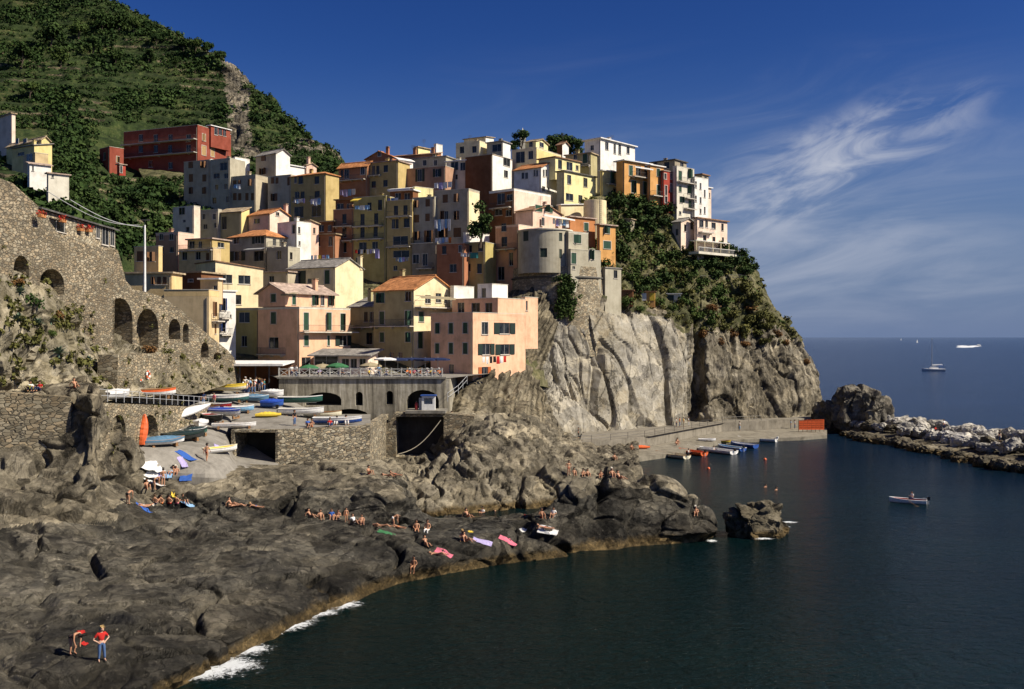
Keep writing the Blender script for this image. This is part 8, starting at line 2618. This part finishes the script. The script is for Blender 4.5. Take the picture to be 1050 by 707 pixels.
# flower boxes on the stone house
for x, y, lab in ((290, 325, 'red geraniums over the wide window of the stone house'), (400, 378, 'first red geranium pot on the viaduct parapet'), (450, 384, 'second red geranium pot on the viaduct parapet'), (165, 296, 'red flowers on the near corner of the stone house')):
    d_ = 88.3 + (TX('I', x) - 41) * .235
    q = P(TX('I', x), TY('I', y), d_) + Vector((.55, -.3, 0)); root = empty('flower_pot', q); tag(root, lab, 'flower pot')
    m_ = MB(); m_.cbox(q + Vector((0, 0, -.12)), .35, .9, .28); rel(m_.build('pot', ROOF['orange']), root)
    o = quads_mesh('flowers', leaf_quads((0, 0, .16), (.42, .62, .32), 90, .075, rs), LEAF['flower'], root)

# spire on the crest
q = P(536, 146, 238); root = empty('church_spire', q); tag(root, 'small pale pointed church spire rising over the crest trees', 'spire')
m_ = MB(); m_.cbox(q + Vector((0, 0, -1)), 1.5, 1.5, 3.2); rel(m_.build('base', WALL('offwhite')), root)
m_ = MB()
for k in range(4):
    a, b = math.pi / 4 + k * math.pi / 2, math.pi / 4 + (k + 1) * math.pi / 2
    m_.quad(q + Vector((1.12 * math.cos(a), 1.12 * math.sin(a), .6)), q + Vector((1.12 * math.cos(b), 1.12 * math.sin(b), .6)), q + Vector((0, 0, 3.6)))
rel(m_.build('cone', WALL('offwhite')), root)

# huts, pergola and villa terrace on the planted cliff
def hut(px, py, w, d_, hh, mat, roofmat, label, th=40, front=None):
    h_ = hit(px, py)
    if h_ is None: return
    root = empty('garden_hut', h_); tag(root, label, 'hut')
    rz = R(-th)
    m_ = MB(); m_.cbox(h_ + Vector((0, .8, hh / 2 - .6)), w, d_, hh + 1.2, rz); rel(m_.build('wall', mat), root)
    m_ = MB(); m_.cbox(h_ + Vector((0, .8, hh + .07)), w + .5, d_ + .5, .14, rz); rel(m_.build('roof', roofmat), root)
    if front:
        ax = Vector((math.cos(rz), math.sin(rz), 0)); ay = Vector((math.sin(rz), -math.cos(rz), 0))
        for k, c in enumerate(front):
            m_ = MB(); p_ = h_ + Vector((0, .8, 0)) + ax * w * (-.38 + .76 * k / max(1, len(front) - 1)) + ay * (d_ / 2 + .03); m_.cbox(p_ + Vector((0, 0, hh * .45)), w * .7 / len(front), .06, hh * .8, rz); rel(m_.build('door', c), root)


hut(661, 309, 4.2, 2, 1.8, WALL('orange'), ROOF['brown'], 'orange and white bathing hut in the greenery above the slabs', 10, [CLOTH['orange'], CLOTH['white'], CLOTH['yellow']])
hut(643, 308, 2.4, 2, 1.8, WALL('brown'), ROOF['brown'], 'dark brown shed beside the concrete tower', 10, [SHUT['b']])
hut(692, 309, 2.6, 1.8, 1.4, WALL('offwhite'), ROOF['white'], 'little white hut in the greenery above the slabs', 10, [SHUT['n']])
hut(641, 232, 3.6, 2.2, 1.3, WALL('stone'), ROOF['tan'], 'low stone store with a pale roof above the small orange house', 30, [SHUT['n']])
h = HOUSES['E6']
root = empty('villa_terrace', h.at('R', TX('E', 700), TY('E', 812), 1)); tag(root, 'pale terrace with a white balustrade in front of the villa', 'terrace')
a_ = h.at('R', TX('E', 600), TY('E', 812), .01); b_ = h.at('R', TX('E', 795), TY('E', 812), .01); z_ = min(a_.z, b_.z)
u_ = (b_ - a_); u_.z = 0; o_ = Vector((u_.y, -u_.x, 0)).normalized(); a_ = a_ - u_.normalized() * 2.2; b_ = b_ + u_.normalized() * 1.2
m_ = MB(); m_.box((a_.x, a_.y, z_ - .5), b_.xy.to_3d() - a_.xy.to_3d(), o_ * 2.6, (0, 0, .5)); rel(m_.build('slab', WALL('offwhite')), root)
m_ = MB(); n_ = 34
for k in range(n_ + 1):
    c_ = a_.lerp(b_, k / n_) + o_ * 2.5; m_.cbox((c_.x, c_.y, z_ + .42), .10, .10, .84)
A2, B2 = a_ + o_ * 2.5, b_ + o_ * 2.5
m_.tube((A2.x, A2.y, z_ + .88), (B2.x, B2.y, z_ + .88), .09, n=6)
rel(m_.build('balustrade', FR_W), root)
m_ = MB(); m_.box((a_.x, a_.y, z_ + 2.3), (b_ - a_).xy.to_3d() * .8, o_ * 1.9, (0, 0, .12)); rel(m_.build('roof', ROOF['white']), root)
for k in range(5):
    c_ = a_.lerp(b_, .02 + .76 * k / 4) + o_ * 1.75; m_ = MB(); m_.cbox((c_.x, c_.y, z_ + 1.15), .22, .22, 2.3); rel(m_.build('pillar', WALL('cream')), root)

# orange mesh barrier at the quay end
for x0_, x1_, y0_, y1_, d_, n, lab in ((819, 845, 441.5, 430.5, 187.5, 6, 'orange mesh safety barrier closing the end of the quay'), (859, 871, 420, 409, 203, 2, 'second orange barrier glimpsed between the two rock stacks')):
    a_, b_ = P(x0_, y0_, d_), P(x1_, y0_, d_); hz = (y0_ - y1_) * d_ / 1000
    root = empty('safety_barrier', a_); tag(root, lab, 'barrier')
    for k in range(n):
        c_, e_ = a_.lerp(b_, k / n), a_.lerp(b_, (k + 1) / n)
        m_ = MB()
        m_.box(c_ + Vector((.05, 0, .15)), (e_ - c_) * .96, (0, .04, 0), (0, 0, hz * (.86 + .10 * k / n)))
        for j in range(5): m_.tube(c_ + Vector((.05, -.03, .15 + hz * .86 * j / 4)), e_ + Vector((-.05, -.03, .15 + hz * .86 * j / 4)), .03, n=4)
        rel(m_.build('mesh_panel', BCOL['orange']), root)
    for k in range(n + 1):
        c_ = a_.lerp(b_, k / n); m_ = MB(); m_.tube(c_ + Vector((0, .08, -.3)), c_ + Vector((0, .08, hz * 1.03)), .05, n=6); rel(m_.build('post', BCOL['wood']), root)

# floating buoys
for px, py, lab in ((726.5, 481, 'round orange buoy floating off the cream moored boat'), (784.5, 471.5, 'round orange buoy floating in the middle of the cove')):
    q = on_sea(px, py); root = empty('buoy', q); tag(root, lab, 'buoy')
    m_ = MB(); m_.rev((q.x, q.y, q.z - .25), [(.02, 0), (.17, .08), (.25, .25), (.2, .42), (.08, .5)], 14); rel(m_.build('float', BCOL['orange'], smooth=True), root)
    m_ = MB(); m_.tube(q + Vector((0, 0, .4)), q + Vector((0, 0, .55)), .05, n=6); rel(m_.build('eye', RAIL), root)


# washing
def wash(t, x0_, x1_, y, hpx, d_, cols, label, th=25, group=None, out=.0):
    a_ = P(TX(t, x0_), TY(t, y), d_ + (TX(t, x1_) - TX(t, x0_)) * d_ / 1000 * math.tan(R(th)) / 1.0)
    b_ = P(TX(t, x1_), TY(t, y), d_)
    b_.z = a_.z = (a_.z + b_.z) / 2
    grp = group or 'washing: ' + label
    n = len(cols)
    for k, c in enumerate(cols):
        s0, s1 = a_.lerp(b_, k / n + .02), a_.lerp(b_, (k + 1) / n - .02)
        hh = hpx / TILE[t][2] * d_ / 1000 * (.72 + .28 * ((k * 37) % 10) / 9)
        m_ = MB(); N_ = 5; nr = Vector((s1.y - s0.y, s0.x - s1.x, 0)).normalized()
        g_ = [[s0.lerp(s1, i / N_) + nr * .10 * math.sin(i * 2.1 + k) * (j / 3) + Vector((0, 0, -hh * j / 3 - .03 * math.sin(i * 3.1) * (j == 3))) for i in range(N_ + 1)] for j in range(4)]
        for j in range(3):
            for i in range(N_): m_.quad(g_[j][i], g_[j + 1][i], g_[j + 1][i + 1], g_[j][i + 1])
        c0 = (s0 + s1) / 2
        o = m_.build('washing', CLOTH[c]); o.data.transform(Matrix.Translation(-c0)); o.location = c0
        sm = o.modifiers.new('t', 'SOLIDIFY'); sm.thickness = .015
        tag(o, label, 'washing', grp)
    m_ = MB(); m_.tube(a_ + Vector((0, 0, .02)), b_ + Vector((0, 0, .02)), .015, n=4); o = m_.build('washing_line', RAIL); tag(o, 'line carrying the ' + label, 'washing line')


wash('B', 765, 833, 550, 28, 204.2, ['white', 'sky', 'white', 'white', 'lilac'], 'pale washing under the upper windows of the square ochre house', 30)
wash('B', 865, 926, 548, 44, 203.4, ['white', 'white', 'sky'], 'white sheets beside the drainpipe of the square ochre house', 30)
wash('C', 105, 202, 434, 46, 212.5, ['lilac', 'lilac', 'sky', 'white'], 'lilac sheets on the balcony of the terracotta crest house')
wash('G', 196, 318, 268, 30, 184.2, ['red', 'navy', 'white', 'black', 'white', 'lilac', 'white'], 'mixed washing on the ochre house with balconies', 22)
wash('G', 318, 345, 268, 75, 183.6, ['lilac'], 'long lilac sheet hanging from the ochre house with balconies', 22)
wash('G', 440, 518, 316, 30, 182.2, ['grey', 'sky', 'lilac', 'grey'], 'grey blue washing low on the tall yellow house', 22)
wash('G', 672, 772, 88, 74, 178.8, ['white', 'sky', 'white', 'sky', 'white'], 'upper row of washing on the pale grey house', 25)
wash('G', 676, 776, 198, 36, 178.5, ['white', 'white', 'sky', 'white', 'orange'], 'lower row of washing on the pale grey house', 25)
wash('G', 830, 884, 290, 26, 174.4, ['white', 'white', 'grey'], 'white linen at the window of the red rendered house', 22)
wash('G', 886, 936, 288, 46, 174.8, ['teal'], 'teal cloth hanging on the dull ochre house', 22)
wash('F', 812, 980, 362, 36, 182.5, ['sky', 'lilac', 'sky', 'white', 'yellow', 'lilac', 'sky'], 'blue washing strung below the dark terracotta houses', 22)
wash('N', 608, 756, 500, 46, 139.4, ['white', 'white', 'black', 'black', 'red', 'white', 'red'], 'red black and white washing under the windows of the corner house', -52)
wash('H', 562, 662, 146, 46, 176.5, ['white', 'lilac', 'white', 'sky', 'white'], 'white washing on the pink terrace behind the rounded house', -45)
wash('C', 388, 458, 486, 30, 185.8, ['lilac', 'sky', 'white'], 'pale washing at the dark roof terrace of the yellow house', 22)
wash('C', 196, 286, 530, 30, 184.4, ['sky', 'white', 'sky'], 'blue and white washing at the top of the ochre house', 22)
wash('B', 405, 447, 462, 32, 210.2, ['sky', 'white'], 'two pale cloths at the window of the grey terrace house')
wash('C', 670, 780, 392, 44, 182.5, ['white', 'lilac', 'white', 'white'], 'white linen drying on the roof of the pale grey house', 25)


# awnings
def awning(t, x0_, x1_, y, d_, col, label, drop=.5, out=1.3, th=25):
    a_ = P(TX(t, x0_), TY(t, y), d_ + (TX(t, x1_) - TX(t, x0_)) * d_ / 1000 * math.tan(R(th))); b_ = P(TX(t, x1_), TY(t, y), d_); b_.z = a_.z
    u_ = (b_ - a_).normalized(); o_ = Vector((u_.y, -u_.x, 0)) * out
    root = empty('awning', a_); tag(root, label, 'awning')
    m_ = MB(); c_, e_ = a_ + o_ - Vector((0, 0, drop)), b_ + o_ - Vector((0, 0, drop))
    m_.quad(a_, b_, e_, c_); v_ = Vector((0, 0, .22)); m_.quad(c_, e_, e_ - v_, c_ - v_)
    o = rel(m_.build('canvas', CLOTH[col]), root); sm = o.modifiers.new('t', 'SOLIDIFY'); sm.thickness = .03
    m_ = MB(); m_.tube(c_, e_, .03, n=5); m_.tube(a_ - Vector((0, 0, .8)), c_, .02, n=4); m_.tube(b_ - Vector((0, 0, .8)), e_, .02, n=4); rel(m_.build('frame', RAIL), root)


awning('F', 490, 595, 322, 176.6, 'grey', 'grey awning over the windows of the house with the hipped orange roof', .35, th=30)
awning('C', 192, 238, 492, 184.6, 'yellow', 'small yellow awning on top of the ochre house with balconies')
awning('C', 412, 545, 432, 185.6, 'white', 'long white awning shading the roof terrace of the yellow house', .3)
awning('N', 205, 410, 134, 143.6, 'khaki', 'reed awning over the upper balcony of the olive house with the orange roof', .25, 1.2, -52)
awning('M', 250, 330, 62, 144.6, 'khaki', 'pale awning over the roof terrace corner of the pink house', .25, 1.0, 36)
awning('H', 480, 665, 112, 177.6, 'white', 'pale awning over the washing on the pink terrace behind the rounded house', .3, 1.2, -52)
awning('E', 220, 328, 292, 202.6, 'white', 'white awning over the loggia of the orange crest house', .3, 1.0, -42)


# towels on the rocks
def towel(px, py, w, l, ang, col, label, group=None, name='towel'):
    h_ = hit(px, py)
    if h_ is None: return
    n = (5, 8); a = R(ang); ax = Vector((math.cos(a), math.sin(a), 0)); ay = Vector((-math.sin(a), math.cos(a), 0))
    w, l = w * .72, l * .78
    pts = [h_ + ax * w * (i / (n[0] - 1) - .5) + ay * l * (j / (n[1] - 1) - .5) for j in range(n[1]) for i in range(n[0])]
    zz = np.array([ground_z(q.x, q.y, h_.z + 1.0, h_.z) for q in pts]); zz = np.clip(zz, h_.z - .4, h_.z + .4)
    M_ = np.array([[q.x - h_.x, q.y - h_.y, 1] for q in pts]); cf = np.linalg.lstsq(M_, zz, rcond=None)[0]
    pl = M_ @ cf
    zz = pl + np.clip(zz - pl, -.03, .10) + .04
    v, f = [], []
    for k, q in enumerate(pts):
        i, j = k % n[0], k // n[0]
        v.append((q.x - h_.x + .04 * math.sin(j * 1.3 + px), q.y - h_.y + .04 * math.sin(i * 1.9 + py), zz[k] - h_.z + .015 * math.sin(i * 2.3 + j * 1.7)))
    for j in range(n[1] - 1):
        for i in range(n[0] - 1): f.append((j * n[0] + i, j * n[0] + i + 1, (j + 1) * n[0] + i + 1, (j + 1) * n[0] + i))
    o = mesh_obj(name, v, f, CLOTH[col]); o.location = h_
    sm = o.modifiers.new('t', 'SOLIDIFY'); sm.thickness = .02
    tag(o, label, 'towel', group)


for x, y, w, l, a, c, lab in ((285, 60, 1.9, 2.6, 20, 'white', 'large white sheet at the top corner of the spread towels'), (340, 75, 1.4, 2.2, 60, 'white', 'white towel beside the large white sheet on the ramp'), (310, 125, 1.6, 2.6, 10, 'white', 'crumpled white towel in the middle of the spread'), (350, 140, 1.2, 2.2, 30, 'lilac', 'lilac tinted towel in the middle of the spread'), (320, 205, 1.2, 2.8, 80, 'white', 'long white towel lowest of the spread'),
                              (460, 130, 1.2, 2.2, 10, 'sky', 'sky blue towel behind the slim bather'), (620, 155, 1.5, 2.4, 15, 'blue', 'deep blue towel with a pale rim at the end of the spread'), (585, 35, .9, 2.4, 40, 'lilac', 'narrow lilac towel higher on the ramp'), (240, 445, .9, 1.9, 60, 'blue', 'blue towel under the lying bather below the ramp'), (625, 400, 1.0, 1.9, 80, 'sky', 'pale blue towel at the end of the seated row'), (505, 320, .45, .6, 30, 'yellow', 'yellow cloth between the backs of the seated row')):
    towel(TX('x', x), TY('x', y), w, l, a, c, lab)
for x, y, w, l, a, c, lab in ((245, 413, 1.0, 2.2, 80, 'lilac', 'lilac towel beside the bather in the yellow hat'), (330, 408, .9, 2.0, 75, 'pink', 'pinkish towel alone on the dark flat rock'), (380, 381, 1.0, 2.2, 100, 'white', 'white towel alone on the flat rock'), (465, 370, 1.0, 2.2, 70, 'white', 'white towel under the sunbather in red'), (115, 452, .9, 1.8, 70, 'pink', 'pink towel on the sloping rock near the water'), (391, 323, .4, .5, 0, 'red', 'small red cloth beside the tide pool rocks'), (205, 380, .5, .6, 20, 'yellow', 'yellow bag on the rock behind the orange clad bather'), (322, 322, .7, 1.3, 70, 'white', 'white towel on the rock edge over the tide pool')):
    towel(TX('V', x), TY('V', y), w, l, a, c, lab)
towel(397, 547, 1.0, 2.0, 80, 'green', 'green towel under the boulder at the end of the long row')
towel(83, 649, .55, .7, 30, 'red', 'bright red towel beside the stooping bather on the near rock'); towel(86, 661, .45, .6, 60, 'red', 'red bag lying lower beside the two on the near rock', name='bag')
towel(325, 447, .9, 1.2, 20, 'white', 'white cloth on the stones of the boat wall top')
towel(222, 457.5, .6, 1.2, 20, 'lilac', 'lilac mat on the ramp beside the pale yellow boat'); towel(190, 467.5, 1.3, 2.6, 70, 'blue', 'dark blue mat spread on the ramp under the covered boats')

# surf: lacy white water at the foot of the rocks
def foam_mat():
    m, t, b = base_mat('surf_foam')
    g = N(t, 'ShaderNodeNewGeometry')
    at = N(t, 'ShaderNodeAttribute', attribute_name='fade')
    n1 = tex_noise(t, g.outputs['Position'], 1.6, 9, .78, 1.6)
    ad = N(t, 'ShaderNodeMath', operation='MULTIPLY_ADD'); ad.inputs[1].default_value = .62; t.links.new(at.outputs['Fac'], ad.inputs[0])
    t.links.new(n1, ad.inputs[2])
    mr = N(t, 'ShaderNodeMapRange'); mr.interpolation_type = 'SMOOTHSTEP'
    mr.inputs['From Min'].default_value = .84; mr.inputs['From Max'].default_value = 1.05; mr.inputs['To Max'].default_value = .9
    t.links.new(ad.outputs[0], mr.inputs['Value'])
    t.links.new(mr.outputs[0], b.inputs['Alpha'])
    b.inputs['Base Color'].default_value = (.74, .77, .78, 1); b.inputs['Roughness'].default_value = .8
    t.links.new(bump(t, n1, .6, .3), b.inputs['Normal'])
    return m


M_SURF = foam_mat()


def surf(name, spots):
    v, f, fa = [], [], []
    for i, (px, py, w, hgt, ang) in enumerate(spots):
        c = on_sea(px, py, 0.0); a = R(ang)
        ax = Vector((math.cos(a), math.sin(a), 0)); ay = Vector((-math.sin(a), math.cos(a), 0))
        b0 = len(v); NR, NA = 7, 30
        for r_ in range(NR):
            q = r_ / (NR - 1)
            for j in range(NA):
                th = 2 * math.pi * j / NA
                p_ = c + ax * math.cos(th) * q * w + ay * math.sin(th) * q * hgt
                v.append((p_.x, p_.y, .03 + .004 * i + .10 * (1 - q))); fa.append(1 - q)
        for r_ in range(NR - 1):
            for j in range(NA):
                f.append((b0 + r_ * NA + j, b0 + r_ * NA + (j + 1) % NA, b0 + (r_ + 1) * NA + (j + 1) % NA, b0 + (r_ + 1) * NA + j))
    o = mesh_obj(name, v, f, M_SURF, smooth=True); o['kind'] = 'stuff'
    at = o.data.attributes.new('fade', 'FLOAT', 'POINT'); at.data.foreach_set('value', fa)
    return o


surf('surf', [(236, 684, 3.6, 4.2, 50), (222, 688, 3.0, 3.5, 40), (258, 668, 2.6, 2.6, 55), (210, 692, 3.0, 3.0, 30), (300, 644, 4.5, 2.0, 52), (328, 631, 3.6, 1.8, 50), (352, 622, 2.8, 2.6, 40), (730, 556, 1.2, 1.4, 0),
              (800, 541, 2.2, 2.2, 20), (795, 548, 2.0, 1.6, 10), (808, 537, 2.4, 1.3, 0), (783, 554, 2.2, 1.2, 0)])
rf = np.random.RandomState(5)
v = []
f = []
for _ in range(420):
    t = rf.rand() ** .7
    c = on_sea(1001 - 14 * t, 355.2 + .8 * t + rf.normal() * .25 * (.3 + t))
    b0 = len(v); w = 1.2 + 5 * rf.rand()
    v += [(c.x - w * 1.6, c.y, .05), (c.x, c.y - w * 5, .05), (c.x + w * 1.6, c.y, .05), (c.x, c.y + w * 5, .05), (c.x, c.y, 1.4 * rf.rand())]
    f += [(b0, b0 + 1, b0 + 4), (b0 + 1, b0 + 2, b0 + 4), (b0 + 2, b0 + 3, b0 + 4), (b0 + 3, b0, b0 + 4)]
mesh_obj('wake', v, f, FOAM)['kind'] = 'stuff'
